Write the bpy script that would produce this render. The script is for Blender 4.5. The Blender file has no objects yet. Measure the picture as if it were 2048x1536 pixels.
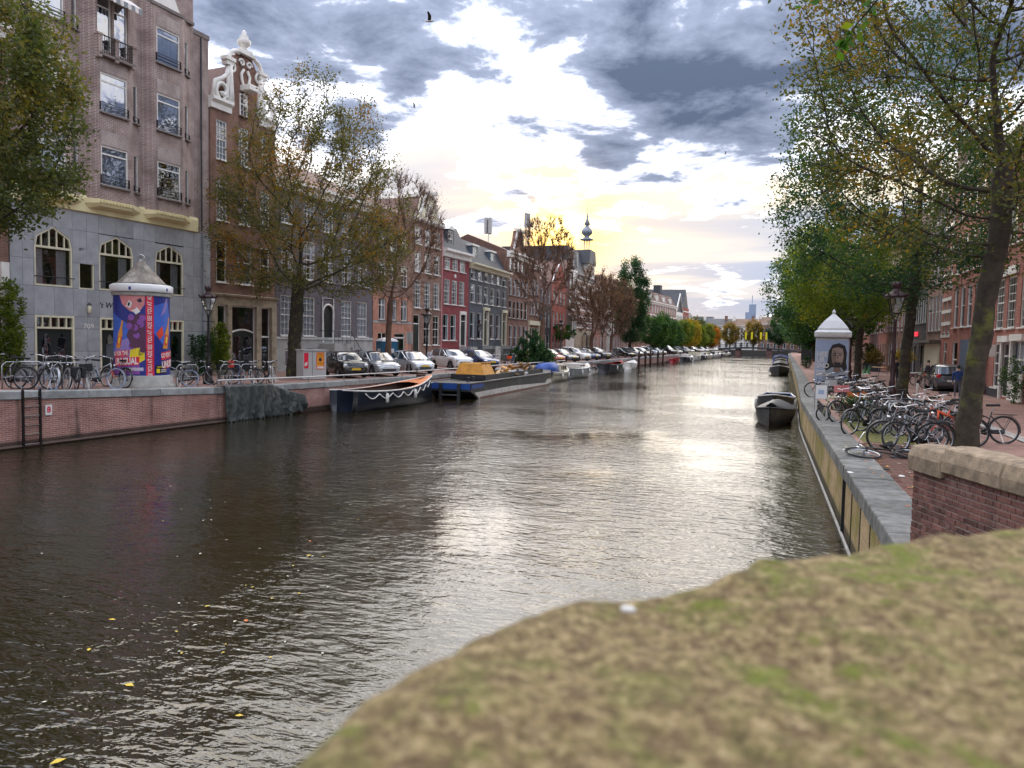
import bpy, math, random
import numpy as np
from mathutils import Vector, Matrix
S = bpy.context.scene
COL = S.collection
R = math.radians
random.seed(7)
# ------------------------------------------------------------------ camera
F, YAW, PIT, ROLL = 1500.0, R(18.5), math.atan(89 / 1500.0), 0.02
CAM = np.array([0, 0, 2.4])
_f0 = np.array([-math.sin(YAW), math.cos(YAW), 0]); _r0 = np.array([math.cos(YAW), math.sin(YAW), 0]); _z = np.array([0, 0, 1.0])
_f = _f0 * math.cos(PIT) - _z * math.sin(PIT); _u0 = np.cross(_r0, _f)
_r = _r0 * math.cos(ROLL) + _u0 * math.sin(ROLL); _u = np.cross(_r, _f)
cd = bpy.data.cameras.new('camera'); cam = bpy.data.objects.new('camera', cd); COL.objects.link(cam)
M4 = Matrix.Identity(4)
for i in range(3):
    M4[i][0], M4[i][1], M4[i][2], M4[i][3] = _r[i], _u[i], -_f[i], CAM[i]
cam.matrix_world = M4
cd.sensor_width = 36.0; cd.lens = 36.0 * F / 2048; cd.clip_start = 0.02; cd.clip_end = 6000
cd.dof.use_dof = True; cd.dof.focus_distance = 28.0; cd.dof.aperture_fstop = 5.5
S.camera = cam

# ------------------------------------------------------------------ node helpers
class NT:
    def __init__(s, tree): s.t = tree; tree.nodes.clear()
    def n(s, typ, ins=None, **props):
        nd = s.t.nodes.new(typ)
        for k, v in props.items(): setattr(nd, k, v)
        for k, v in (ins or {}).items(): s.put(nd.inputs[k], v)
        return nd
    def put(s, sock, v):
        if isinstance(v, bpy.types.NodeSocket): s.t.links.new(v, sock)
        elif isinstance(v, bpy.types.Node): s.t.links.new(v.outputs[0], sock)
        elif isinstance(v, (tuple, list)) and sock.type == 'RGBA': sock.default_value = tuple(v[:3]) + (1,)
        else: sock.default_value = v
    def m(s, op, a, b=0.0, clamp=False):
        nd = s.n('ShaderNodeMath', {0: a, 1: b}, operation=op); nd.use_clamp = clamp; return nd.outputs[0]
    def v(s, op, a, b=(0, 0, 0)):
        nd = s.n('ShaderNodeVectorMath', {0: a, 1: b}, operation=op)
        return nd.outputs['Value'] if op in ('DOT_PRODUCT', 'LENGTH') else nd.outputs[0]
    def mix(s, fac, a, b, mode='MIX'):
        nd = s.n('ShaderNodeMix', data_type='RGBA', blend_type=mode)
        s.put(nd.inputs[0], fac); s.put(nd.inputs[6], a); s.put(nd.inputs[7], b); return nd.outputs[2]
    def ramp(s, fac, stops, interp='LINEAR'):
        nd = s.n('ShaderNodeValToRGB', {0: fac}); cr = nd.color_ramp; cr.interpolation = interp
        while len(cr.elements) < len(stops): cr.elements.new(0.5)
        for e, (p, c) in zip(cr.elements, stops):
            e.position = p; e.color = (c, c, c, 1) if isinstance(c, (int, float)) else tuple(c) + (1,)
        return nd.outputs[0]
    def rng(s, x, a, b, c=0.0, d=1.0):
        return s.n('ShaderNodeMapRange', {0: x, 1: a, 2: b, 3: c, 4: d}, interpolation_type='SMOOTHSTEP').outputs[0]
    def noise(s, vec, scale, detail=4, rough=.55, dist=0.0):
        return s.n('ShaderNodeTexNoise', {'Vector': vec, 'Scale': scale, 'Detail': detail, 'Roughness': rough, 'Distortion': dist}).outputs[0]

# ------------------------------------------------------------------ world: daylight sky behind broken cloud
SKYX, SKYZ = -0.5, 1.2
SUN_AZ, SUN_EL = R(-14.6), R(8.6)          # azimuth from +Y towards +X
SD = (math.sin(SUN_AZ) * math.cos(SUN_EL), math.cos(SUN_AZ) * math.cos(SUN_EL), math.sin(SUN_EL))
W = bpy.data.worlds.new('World'); S.world = W; W.use_nodes = True
w = NT(W.node_tree)
tc = w.n('ShaderNodeTexCoord').outputs['Generated']
sep = w.n('ShaderNodeSeparateXYZ', {0: tc}); dx, dy, dz = sep.outputs
zz = w.m('MAXIMUM', dz, 0.0)
sky = w.n('ShaderNodeTexSky', sky_type='NISHITA')
sky.sun_disc = False; sky.sun_elevation = SUN_EL; sky.sun_rotation = SUN_AZ; sky.dust_density = 1.5; sky.air_density = 1.0
skyc = w.v('SCALE', sky.outputs[0]); skyc.node.inputs['Scale'].default_value = 0.002
den = w.m('ADD', zz, 0.13)
px_ = w.m('DIVIDE', dx, den); py_ = w.m('DIVIDE', dy, den)
P = w.n('ShaderNodeCombineXYZ', {0: w.m('ADD', px_, SKYX), 1: py_, 2: SKYZ}).outputs[0]
P2 = w.n('ShaderNodeCombineXYZ', {0: w.m('MULTIPLY', w.m('ADD', px_, w.m('MULTIPLY', py_, -.10)), .55), 1: w.m('MULTIPLY', py_, 1.6), 2: 8.3}).outputs[0]
big = w.noise(P, 0.8, 2, .5, .1)
det = w.noise(P, 3.0, 11, .60, .2)
dens = w.m('ADD', w.m('MULTIPLY', big, .60), w.m('MULTIPLY', det, .75))
elev = w.rng(zz, .10, .30)
thick = w.m('ADD', dens, w.m('SUBTRACT', w.m('MULTIPLY', elev, .195), .200))
streak = w.noise(P2, 1.1, 5, .5, .3)
veil = w.mix(w.rng(streak, .36, .62), (.028, .031, .038), (.058, .051, .041))
lowblue = w.mix(w.rng(streak, .47, .62), (.021, .029, .044), (.042, .044, .049))
veil = w.mix(w.rng(zz, .07, .19), lowblue, veil)
veil = w.mix(w.rng(zz, .0, .06, .6, 0.), veil, (.038, .041, .048))
base = w.mix(.92, skyc, veil)
cl = w.ramp(thick, [(.0, (.115, .112, .109)), (.565, (.115, .112, .109)), (.62, (.056, .058, .067)), (.685, (.0145, .0168, .0228)), (.82, (.0046, .0060, .0094))])
cmask = w.rng(thick, .53, .62)
col = w.mix(cmask, base, cl)
# dome brightened towards the unseen zenith, steeper than plain overcast, to light the facades
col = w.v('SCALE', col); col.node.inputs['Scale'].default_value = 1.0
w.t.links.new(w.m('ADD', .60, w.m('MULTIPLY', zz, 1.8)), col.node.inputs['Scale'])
# warm light round the veiled sun
dot = w.v('DOT_PRODUCT', w.v('NORMALIZE', tc), SD)
g1 = w.m('POWER', w.m('MAXIMUM', dot, 0.0), 1600.0); g2 = w.m('POWER', w.m('MAXIMUM', dot, 0.0), 620.0); g3 = w.m('POWER', w.m('MAXIMUM', dot, 0.0), 38.0)
thin = w.rng(thick, .68, .55)
strk = w.rng(streak, .38, .56, .25, 1.0)
col = w.mix(w.m('MULTIPLY', g3, w.m('MULTIPLY', thin, .35)), col, (.062, .043, .023))
glow = w.m('MULTIPLY', w.m('ADD', w.m('MULTIPLY', g2, .85), w.m('MULTIPLY', g1, 1.0)), w.m('MULTIPLY', w.m('ADD', thin, .2), strk), True)
col = w.mix(glow, col, (.112, .063, .012))
col = w.mix(w.m('MULTIPLY', g1, .85, True), col, (.22, .15, .05))
# below the horizon a dull haze
col = w.mix(w.rng(dz, -.02, .0), (.03, .031, .032), col)
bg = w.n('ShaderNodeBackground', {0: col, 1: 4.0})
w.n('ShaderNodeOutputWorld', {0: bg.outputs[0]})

sl = bpy.data.lights.new('sun', 'SUN'); sl.energy = .5; sl.angle = R(100); sl.color = (1, .90, .74)
so = bpy.data.objects.new('sun', sl); COL.objects.link(so)
so.rotation_euler = Vector((-SD[0], -SD[1], -SD[2])).to_track_quat('-Z', 'Y').to_euler()
S.view_settings.view_transform = 'Standard'; S.view_settings.look = 'None'
S.view_settings.exposure = 2.75; S.view_settings.gamma = 1.0; S.view_settings.use_curve_mapping = False
S.render.engine = 'CYCLES'; S.cycles.max_bounces = 6; S.cycles.transparent_max_bounces = 12
S.cycles.use_denoising = True; S.cycles.caustics_reflective = False; S.cycles.caustics_refractive = False
S.cycles.sample_clamp_indirect = 6.0

# ------------------------------------------------------------------ placing helpers (world metres)
def ray(px, py): return _f + _r * (px - 1024) / F - _u * (py - 768) / F
def ground(px, py, z=0.0):
    d = ray(px, py); return CAM + d * ((z - CAM[2]) / d[2])
def projx(x, y, z=0.0):
    d = np.array([x, y, z]) - CAM; return 1024 + np.dot(d, _r) / np.dot(d, _f) * F
WATER = -1.35
_ly = [-60, 0, 17, 27, 34, 45, 60, 80, 100, 118, 150, 184, 240, 300]
_lx = [-26, -23.6, -22.3, -21.5, -21.0, -20.3, -20.1, -19.6, -18.8, -18.2, -16.8, -15.0, -12.5, -10]
_ry = [-60, 0, 35, 55, 110, 180, 240, 300]
_rx = [1.62, 1.62, 1.66, 2.3, 3.7, 5.3, 7.0, 9.0]
def EL(y): return float(np.interp(y, _ly, _lx))
def ER(y): return float(np.interp(y, _ry, _rx))
def ZL(y): return float(np.interp(y, [8, 17, 22, 26, 32, 40], [.8, .47, .27, .13, .05, 0.0]))
def left_at(px, off):
    ys = np.linspace(3, 235, 4641); xs = np.interp(ys, _ly, _lx) - off
    e = [abs(projx(a, b) - px) for a, b in zip(xs[::12], ys[::12])]; k = int(np.argmin(e)) * 12
    sl_ = slice(max(0, k - 14), k + 14); e = [abs(projx(a, b) - px) for a, b in zip(xs[sl_], ys[sl_])]; k = max(0, k - 14) + int(np.argmin(e))
    return float(xs[k]), float(ys[k])
def right_at(px, off):
    ys = np.linspace(6, 235, 2291); xs = np.interp(ys, _ry, _rx) + off
    e = [abs(projx(a, b) - px) for a, b in zip(xs, ys)]; k = int(np.argmin(e))
    return float(xs[k]), float(ys[k])
# ------------------------------------------------------------------ mesh builder
class MB:
    def __init__(s): s.v = []; s.f = []
    def quad(s, *p):
        n = len(s.v); s.v += [tuple(q) for q in p]; s.f.append(tuple(range(n, n + len(p)))); return s
    def box(s, x0, y0, z0, x1, y1, z1):
        n = len(s.v)
        s.v += [(x0, y0, z0), (x1, y0, z0), (x1, y1, z0), (x0, y1, z0), (x0, y0, z1), (x1, y0, z1), (x1, y1, z1), (x0, y1, z1)]
        s.f += [tuple(n + i for i in q) for q in ((3, 2, 1, 0), (4, 5, 6, 7), (0, 1, 5, 4), (1, 2, 6, 5), (2, 3, 7, 6), (3, 0, 4, 7))]; return s
    def rbox(s, x0, y0, z0, x1, y1, z1, b=.02):
        s.loft([[(x0 + b, y0 + b, z0), (x1 - b, y0 + b, z0), (x1 - b, y1 - b, z0), (x0 + b, y1 - b, z0)],
                [(x0, y0, z0 + b), (x1, y0, z0 + b), (x1, y1, z0 + b), (x0, y1, z0 + b)],
                [(x0, y0, z1 - b), (x1, y0, z1 - b), (x1, y1, z1 - b), (x0, y1, z1 - b)],
                [(x0 + b, y0 + b, z1), (x1 - b, y0 + b, z1), (x1 - b, y1 - b, z1), (x0 + b, y1 - b, z1)]]); return s
    def loft(s, rings, closed=True, cap=True, loop=False):
        n0 = len(s.v); k = len(rings[0])
        for r in rings: s.v += [tuple(p) for p in r]
        m = len(rings)
        for i in range(m if loop else m - 1):
            for j in range(k if closed else k - 1):
                a, b = n0 + i * k + j, n0 + i * k + (j + 1) % k; c, d = n0 + ((i + 1) % m) * k + (j + 1) % k, n0 + ((i + 1) % m) * k + j
                s.f.append((a, b, c, d))
        if cap and closed and not loop:
            s.f.append(tuple(n0 + j for j in range(k - 1, -1, -1))); s.f.append(tuple(n0 + (m - 1) * k + j for j in range(k)))
        return s
    def lathe(s, prof, n=16, c=(0, 0, 0), ph=0.0, cap=True):
        return s.loft([[(c[0] + r * math.cos(2 * math.pi * j / n + ph), c[1] + r * math.sin(2 * math.pi * j / n + ph), c[2] + z) for j in range(n)] for r, z in prof], cap=cap)
    def tube(s, pts, r, n=6, cap=True, loop=False):
        P = [Vector(p) for p in pts]; m = len(P); rr = r if isinstance(r, (list, tuple)) else [r] * m
        rings = []; up = Vector((0, 0, 1)); prev = None
        for i in range(m):
            if loop: t = P[(i + 1) % m] - P[i - 1]
            else: t = P[min(i + 1, m - 1)] - P[max(i - 1, 0)]
            if t.length < 1e-9: t = Vector((0, 0, 1))
            t.normalize()
            if prev is None:
                a = up if abs(t.z) < .95 else Vector((1, 0, 0)); u = t.cross(a).normalized()
            else:
                u = (prev - t * prev.dot(t)); u = u.normalized() if u.length > 1e-6 else t.orthogonal().normalized()
            prev = u; v = t.cross(u)
            rings.append([P[i] + (u * math.cos(2 * math.pi * j / n) + v * math.sin(2 * math.pi * j / n)) * rr[i] for j in range(n)])
        return s.loft(rings, cap=cap, loop=loop)
    def prism(s, poly, a, b, axis='y'):
        """poly in 2D extruded along axis from a to b"""
        def q(p, t): return {'y': (p[0], t, p[1]), 'x': (t, p[0], p[1]), 'z': (p[0], p[1], t)}[axis]
        n = len(s.v); k = len(poly); s.v += [q(p, a) for p in poly] + [q(p, b) for p in poly]
        s.f.append(tuple(range(n, n + k))); s.f.append(tuple(range(n + 2 * k - 1, n + k - 1, -1)))
        for j in range(k): s.f.append((n + (j + 1) % k, n + j, n + k + j, n + k + (j + 1) % k))
        return s
    def ball(s, c, r, n=8, m=6):
        rx, ry, rz = r if isinstance(r, (tuple, list)) else (r, r, r)
        return s.loft([[(c[0] + rx * math.sin(math.pi * max(.02, min(.98, i / m))) * math.cos(2 * math.pi * j / n), c[1] + ry * math.sin(math.pi * max(.02, min(.98, i / m))) * math.sin(2 * math.pi * j / n), c[2] - rz * math.cos(math.pi * i / m)) for j in range(n)] for i in range(m + 1)])
    def xf(s, M, n0=0):
        s.v[n0:] = [tuple(M @ Vector(p)) for p in s.v[n0:]]; return s
    def mesh(s, name='m', smooth=False):
        me = bpy.data.meshes.new(name); me.from_pydata(s.v, [], s.f); me.validate()
        me.materials.append(None)
        if smooth: me.shade_smooth() if hasattr(me, 'shade_smooth') else [setattr(p, 'use_smooth', True) for p in me.polygons]
        return me
    def obj(s, name, mat, parent=None, smooth=False, loc=None, rot=None, bevel=0):
        return mobj(name, s.mesh(name, smooth), mat, parent, loc, rot, bevel)
def mobj(name, me, mat, parent=None, loc=None, rot=None, bevel=0):
    o = bpy.data.objects.new(name, me); COL.objects.link(o); o.parent = parent
    if loc is not None: o.location = loc
    if rot is not None: o.rotation_euler = rot
    if mat is not None and len(me.materials):
        o.material_slots[0].link = 'OBJECT'; o.material_slots[0].material = MAT[mat] if isinstance(mat, str) else mat
    if bevel:
        b = o.modifiers.new('bevel', 'BEVEL'); b.width = bevel; b.segments = 1; b.limit_method = 'ANGLE'
    return o
def tag(o, label, cat, group=None, kind=None):
    o['label'] = label; o['category'] = cat
    if group: o['group'] = group
    if kind: o['kind'] = kind
    return o
def thing(name, label, cat, loc=(0, 0, 0), rz=0.0, group=None):
    o = bpy.data.objects.new(name, None); COL.objects.link(o); o.empty_display_size = .2
    o.location = loc; o.rotation_euler = (0, 0, rz); return tag(o, label, cat, group)
def struct(o, kind='structure'): o['kind'] = kind; return o
def dup(root, loc, rz, label, group=None, mats=None, scale=None, rot=None):
    def cp(o, par):
        c = o.copy(); COL.objects.link(c); c.parent = par
        nm = o.name.split('.')[0]
        if mats and nm in mats and c.type == 'MESH': c.material_slots[0].link = 'OBJECT'; c.material_slots[0].material = MAT[mats[nm]]
        for ch in o.children: cp(ch, c)
        return c
    r = cp(root, None); r.location = loc; r.rotation_euler = rot if rot else (0, 0, rz); r['label'] = label
    if group: r['group'] = group
    if scale: r.scale = (scale,) * 3 if not isinstance(scale, tuple) else scale
    return r
def text_mesh(txt, size, depth=.004, align='CENTER', bold=0.0, shear=0.0, sx=1.0):
    cu = bpy.data.curves.new('t', 'FONT'); cu.body = txt; cu.size = size; cu.extrude = depth; cu.align_x = align; cu.align_y = 'CENTER'; cu.offset = bold; cu.shear = shear; cu.resolution_u = 3
    o = bpy.data.objects.new('t', cu); COL.objects.link(o); dg = bpy.context.evaluated_depsgraph_get()
    me = bpy.data.meshes.new_from_object(o.evaluated_get(dg)); bpy.data.objects.remove(o); bpy.data.curves.remove(cu)
    me.materials.clear(); me.materials.append(None)
    for v in me.vertices: v.co.x *= sx
    return me
def map_mesh(me, fn):
    for v in me.vertices: v.co = fn(*v.co)
    return me
def np_mesh(name, verts, faces, smooth=False):
    """verts Nx3, faces Mxk numpy"""
    me = bpy.data.meshes.new(name); V = np.asarray(verts, np.float32); Fc = np.asarray(faces, np.int32); k = Fc.shape[1]
    me.vertices.add(len(V)); me.vertices.foreach_set('co', V.ravel())
    me.loops.add(Fc.size); me.loops.foreach_set('vertex_index', Fc.ravel())
    me.polygons.add(len(Fc)); me.polygons.foreach_set('loop_start', np.arange(0, Fc.size, k, dtype=np.int32))
    me.polygons.foreach_set('loop_total', np.full(len(Fc), k, np.int32))
    if smooth: me.polygons.foreach_set('use_smooth', np.ones(len(Fc), bool))
    me.update(calc_edges=True); me.validate(); me.materials.append(None); return me

# ------------------------------------------------------------------ materials
MAT = {}
def newmat(name):
    m = bpy.data.materials.new(name); m.use_nodes = True; MAT[name] = m; return NT(m.node_tree)
def fin(t, bs, disp=None):
    t.n('ShaderNodeOutputMaterial', {0: bs.outputs[0] if isinstance(bs, bpy.types.Node) else bs})
def base(name, col, rough=.7, metal=0.0, var=.25, vs=3.0, bump=0.0, bs=30.0, spec=.5, coat=0.0, dirt=None, em=None, pv=0.0):
    t = newmat(name); oc = t.n('ShaderNodeTexCoord').outputs['Object']
    oi = t.n('ShaderNodeObjectInfo').outputs['Random']
    vec = t.v('ADD', oc, t.n('ShaderNodeCombineXYZ', {0: t.m('MULTIPLY', oi, 37.0), 1: t.m('MULTIPLY', oi, 11.0), 2: 0.0}).outputs[0])
    nz = t.noise(vec, vs, 6, .6); dark = tuple(c * (1 - var) for c in col); lite = tuple(min(1, c * (1 + var * .7)) for c in col)
    c = t.ramp(nz, [(.3, dark), (.55, col), (.75, lite)])
    if dirt: c = t.mix(t.rng(t.noise(vec, vs * .45, 7, .65), .52, .7, 0, dirt[1]), c, dirt[0])
    if pv: k_ = t.m('ADD', 1 - pv, t.m('MULTIPLY', oi, 2 * pv)); c = t.mix(1.0, c, t.n('ShaderNodeCombineColor', {0: k_, 1: k_, 2: t.m('MULTIPLY', k_, .98)}).outputs[0], 'MULTIPLY')
    ins = {'Base Color': c, 'Roughness': rough, 'Metallic': metal, 'Specular IOR Level': spec, 'Coat Weight': coat}
    if bump: ins['Normal'] = t.n('ShaderNodeBump', {'Height': t.noise(vec, bs, 5, .6), 'Strength': bump, 'Distance': .02}).outputs[0]
    b = t.n('ShaderNodeBsdfPrincipled', ins)
    if em: b.inputs['Emission Color'].default_value = tuple(em[0]) + (1,); b.inputs['Emission Strength'].default_value = em[1]
    fin(t, b)
def brickmat(name, c1, c2, mortar, bw=.22, bh=.065, ms=.011, stain=0.0, staincol=(.03, .03, .025), sol=False, moss=None, wet=False, flat=False, ax=(1.0, .3)):
    t = newmat(name); oc = t.n('ShaderNodeTexCoord').outputs['Object']; sp = t.n('ShaderNodeSeparateXYZ', {0: oc})
    a = t.m('ADD', t.m('MULTIPLY', sp.outputs[0], ax[0]), t.m('MULTIPLY', sp.outputs[1], ax[1])); z = sp.outputs[2]
    vec = t.n('ShaderNodeCombineXYZ', {0: z if sol else a, 1: a if sol else z, 2: 0.0}).outputs[0]
    if flat: vec = t.n('ShaderNodeMapping', {'Vector': oc, 'Rotation': (0, 0, R(45))}).outputs[0]
    bn = t.n('ShaderNodeTexBrick', {'Vector': vec, 'Color1': c1, 'Color2': c2, 'Mortar': mortar, 'Scale': 1.0, 'Mortar Size': ms, 'Brick Width': bw, 'Row Height': bh, 'Bias': 0.0})
    c = bn.outputs[0]
    blot = t.noise(vec, .9, 6, .6); c = t.mix(t.rng(blot, .35, .7, 0, .55), c, t.mix(.5, c1, (.02, .018, .018)))
    c = t.mix(t.rng(t.noise(vec, 2.3, 5, .6), .55, .75, 0, .3), c, tuple(min(1, x * 1.5) for x in c2))
    if stain:
        sv = t.n('ShaderNodeCombineXYZ', {0: t.m('MULTIPLY', a, 1.0), 1: t.m('MULTIPLY', z, .12), 2: 1.0}).outputs[0]
        c = t.mix(t.rng(t.noise(sv, 1.7, 6, .6), .53, .68, 0, stain), c, staincol)
    if moss:
        c = t.mix(t.m('MULTIPLY', t.rng(t.noise(vec, .9, 7, .7), .44, .62), t.rng(z, -1.5, -.2, .95, .7)), c, moss)
    if wet: c = t.mix(t.rng(z, -1.18, -1.05, .85, 0.), c, (.018, .018, .014))
    bp = t.n('ShaderNodeBump', {'Height': bn.outputs['Fac'], 'Strength': .5, 'Distance': -.012})
    b = t.n('ShaderNodeBsdfPrincipled', {'Base Color': c, 'Roughness': .85, 'Specular IOR Level': .25, 'Normal': bp.outputs[0]}); fin(t, b)
def glassmat(name, tint, refl=.22, trans=.75, rough=.02):
    t = newmat(name)
    lw = t.n('ShaderNodeLayerWeight', {'Blend': .35}).outputs['Fresnel']
    oc = t.n('ShaderNodeTexCoord').outputs['Object']; oi = t.n('ShaderNodeObjectInfo').outputs['Random']
    vec = t.v('ADD', oc, t.n('ShaderNodeCombineXYZ', {0: t.m('MULTIPLY', oi, 50.0), 1: 0.0, 2: 0.0}).outputs[0])
    bp = t.n('ShaderNodeBump', {'Height': t.noise(vec, 1.1, 2, .5), 'Strength': .12, 'Distance': .05}).outputs[0]
    gl = t.n('ShaderNodeBsdfGlossy', {'Color': (.9, .93, 1.0), 'Roughness': rough, 'Normal': bp})
    tr = t.n('ShaderNodeBsdfTransparent', {'Color': tuple(trans * x for x in tint)})
    f = t.m('ADD', t.m('MULTIPLY', lw, .7), refl, True)
    fin(t, t.n('ShaderNodeMixShader', {0: f, 1: tr.outputs[0], 2: gl.outputs[0]}))
def leafmat(name, stops, trans=.45):
    t = newmat(name); g = t.n('ShaderNodeNewGeometry').outputs['Random Per Island']
    oc = t.n('ShaderNodeTexCoord').outputs['Object']
    k = t.m('ADD', t.m('MULTIPLY', g, .5), t.m('MULTIPLY', t.rng(t.noise(oc, .30, 4, .6), .36, .64), .50))
    c = t.ramp(k, stops)
    d = t.n('ShaderNodeBsdfPrincipled', {'Base Color': c, 'Roughness': .55, 'Specular IOR Level': .35})
    tr = t.n('ShaderNodeBsdfTranslucent', {0: t.mix(1.0, c, (1.6, 1.5, .7), 'MULTIPLY')})
    fin(t, t.n('ShaderNodeMixShader', {0: trans, 1: d.outputs[0], 2: tr.outputs[0]}))

base('white_paint', (.80, .78, .73), .45, var=.12, vs=2.0, dirt=((.35, .33, .29), .35))
base('cream_paint', (.72, .68, .50), .5, var=.12, dirt=((.4, .37, .28), .3))
base('yellow_render', (.78, .70, .40), .8, var=.12, vs=1.2, bump=.2, dirt=((.55, .50, .32), .3))
base('dark_green_paint', (.015, .022, .022), .3, var=.2)
base('black_paint', (.014, .014, .016), .35, var=.2)
base('black_matte', (.012, .012, .012), .8, var=.3)
base('bluestone', (.36, .375, .40), .75, var=.22, vs=1.6, bump=.25, bs=60, dirt=((.48, .50, .52), .45), pv=0.1)
base('sill_stone', (.20, .17, .16), .8, var=.25, vs=4)
base('sandstone', (.42, .35, .25), .85, var=.35, vs=2.2, bump=.4, bs=40, dirt=((.13, .11, .09), .7))
base('plinth_stone', (.42, .42, .40), .8, var=.25, vs=1.3, dirt=((.16, .16, .15), .6), bump=.2)
base('coping_stone', (.17, .17, .166), .8, var=.55, vs=5, bump=.5, bs=45, dirt=((.09, .10, .075), .9), pv=0.28)
base('coping_pale', (.30, .31, .31), .8, var=.35, vs=2.5, bump=.35, bs=45, dirt=((.10, .10, .09), .6), pv=0.22)
base('granite_cap', (.29, .22, .15), .9, var=.45, vs=9, bump=.6, bs=70, dirt=((.13, .10, .075), .8), pv=0.12)
base('zinc', (.26, .29, .33), .45, .4, var=.2, vs=2)
base('slate_roof', (.055, .06, .07), .6, var=.3, vs=5, bump=.3)
base('tile_roof', (.16, .085, .065), .75, var=.45, vs=6, bump=.5, bs=8)
base('tile_roof_brown', (.20, .13, .09), .75, var=.45, vs=6, bump=.5, bs=8)
base('grey_roof', (.20, .19, .18), .8, var=.4, vs=3, bump=.4, bs=10)
base('lead_dark', (.05, .055, .065), .55, var=.3)
base('dormer_blue', (.085, .115, .16), .55, var=.15)
base('paint_darkred', (.24, .042, .05), .6, var=.18, vs=1.2, bump=.12, bs=25)
base('paint_slate', (.062, .078, .105), .6, var=.2, vs=1.2, bump=.12, bs=25)
base('paint_mauve', (.12, .105, .12), .7, var=.2, vs=1.0, bump=.15, bs=25)
base('paint_black_wall', (.022, .023, .028), .6, var=.25)
base('curtain', (.84, .86, .92), .9, var=.12, vs=6)  # also the pale sheets painting sky reflection into the tall corner block's panes
base('curtain_grey', (.42, .42, .42), .9, var=.2, vs=5)
base('interior', (.05, .045, .04), .9, var=.3)
brickmat('brick_709', (.235, .145, .130), (.34, .215, .185), (.60, .54, .50), ms=.012, stain=.3)
brickmat('brick_709_soldier', (0.268, 0.171, 0.160), (0.362, 0.246, 0.217), (0.620, 0.609, 0.580), ms=.012, sol=True)
brickmat('brick_brown', (.20, .088, .062), (.29, .135, .098), (.30, .23, .19), stain=.3)
brickmat('brick_brown2', (.23, .115, .080), (.32, .165, .12), (.36, .29, .24), stain=.3)
brickmat('brick_salmon', (0.462, 0.176, 0.110), (0.572, 0.242, 0.154), (0.462, 0.330, 0.264))
brickmat('brick_red', (0.396, 0.061, 0.039), (0.484, 0.094, 0.061), (0.352, 0.220, 0.176))
brickmat('brick_redbrown', (.32, .082, .055), (.43, .13, .09), (.42, .31, .26), stain=.3)
brickmat('brick_plum', (.14, .055, .058), (.21, .09, .085), (.28, .22, .2), stain=.3)
brickmat('brick_pink', (.42, .20, .16), (.52, .27, .21), (.5, .4, .35), stain=.3)
brickmat('brick_quay', (.33, .13, .105), (.45, .20, .155), (.50, .42, .37), stain=.75, wet=True, ms=.010, ax=(.1, 1.0))
brickmat('brick_quay_right', (.36, .23, .11), (.46, .30, .15), (.50, .42, .28), stain=.6, moss=(.20, .19, .03), staincol=(.04, .045, .012), wet=True, ax=(.1, 1.0))
base('parapet_brick', (.15, .066, .052), .85, var=.5, vs=5, bump=.7, bs=50, dirt=((.25, .18, .16), .5), pv=0.4)
base('mortar', (.40, .35, .30), .95, var=.3, vs=12, bump=.5, bs=60)
brickmat('clinker', (.19, .075, .058), (.27, .115, .085), (.10, .08, .065), bw=.21, bh=.07, ms=.010, stain=0.0, flat=True)
base('clinker_brick', (.15, .07, .052), .85, var=.4, vs=6, bump=.5, bs=50, dirt=((.12, .10, .06), .5), pv=0.35)
base('asphalt', (.07, .068, .066), .9, var=.2)
base('kerb_pale', (.42, .40, .37), .85, var=.25, vs=4)
base('moss', (.13, .13, .03), .95, var=.5, vs=8, bump=.6, bs=30)
base('grass', (.07, .10, .03), .9, var=.4, vs=8)
base('bark', (.042, .034, .024), .95, var=.6, vs=6, bump=1.0, bs=16, dirt=((.09, .093, .02), .9))
base('bark_moss', (.046, .036, .024), .95, var=.6, vs=3.6, bump=1.0, bs=18, dirt=((.100, .104, .020), .95))
base('bark_dark', (.040, .032, .026), .95, var=.45, vs=7, bump=.9, bs=14, dirt=((.07, .075, .03), .5))
base('twig_brown', (.15, .085, .058), .9, var=.3)
base('steel', (.42, .43, .44), .32, .9, var=.15)
base('rust_steel', (.19, .16, .14), .6, .4, var=.4, vs=5)
base('iron_black', (.018, .014, .015), .4, .3, var=.25)
base('iron_plum', (.045, .022, .024), .4, .3, var=.25)
base('chrome', (.7, .7, .72), .12, 1.0, var=.05)
base('rubber', (.016, .016, .017), .75, var=.25)
base('rubber_white', (.62, .62, .60), .6, var=.1)
base('rubber_blue', (.36, .44, .62), .6, var=.1)
base('plate_yellow', (.75, .48, .03), .4, var=.05)
base('plate_white', (.75, .75, .74), .4, var=.05)
base('amber', (.8, .3, .03), .3, var=.1)
base('tail_red', (.5, .015, .015), .25, var=.1)
base('tarp_green', (.052, .062, .058), .55, var=.25, vs=2.5, bump=.3, bs=14, dirt=((.03, .036, .033), .6))
base('tarp_blue', (.03, .09, .36), .5, var=.25, vs=3, bump=.3)
base('tarp_dark', (.050, .053, .058), .5, var=.25, vs=3, bump=.2)
base('orange_deck', (.68, .20, .05), .55, var=.15, vs=2)
base('hull_navy', (.014, .020, .034), .28, var=.25, vs=1.4, dirt=((.06, .065, .07), .4))
base('hull_black', (.030, .032, .036), .5, var=.35, vs=1.4, dirt=((.11, .105, .10), .55))
base('hull_blue', (.02, .08, .33), .4, var=.2)
base('hull_white', (.62, .58, .53), .5, var=.2, vs=2, dirt=((.34, .22, .16), .7))
base('hull_grey', (.25, .26, .27), .4, var=.2, dirt=((.12, .12, .12), .4))
base('hull_cream', (.60, .56, .42), .4, var=.15)
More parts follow.
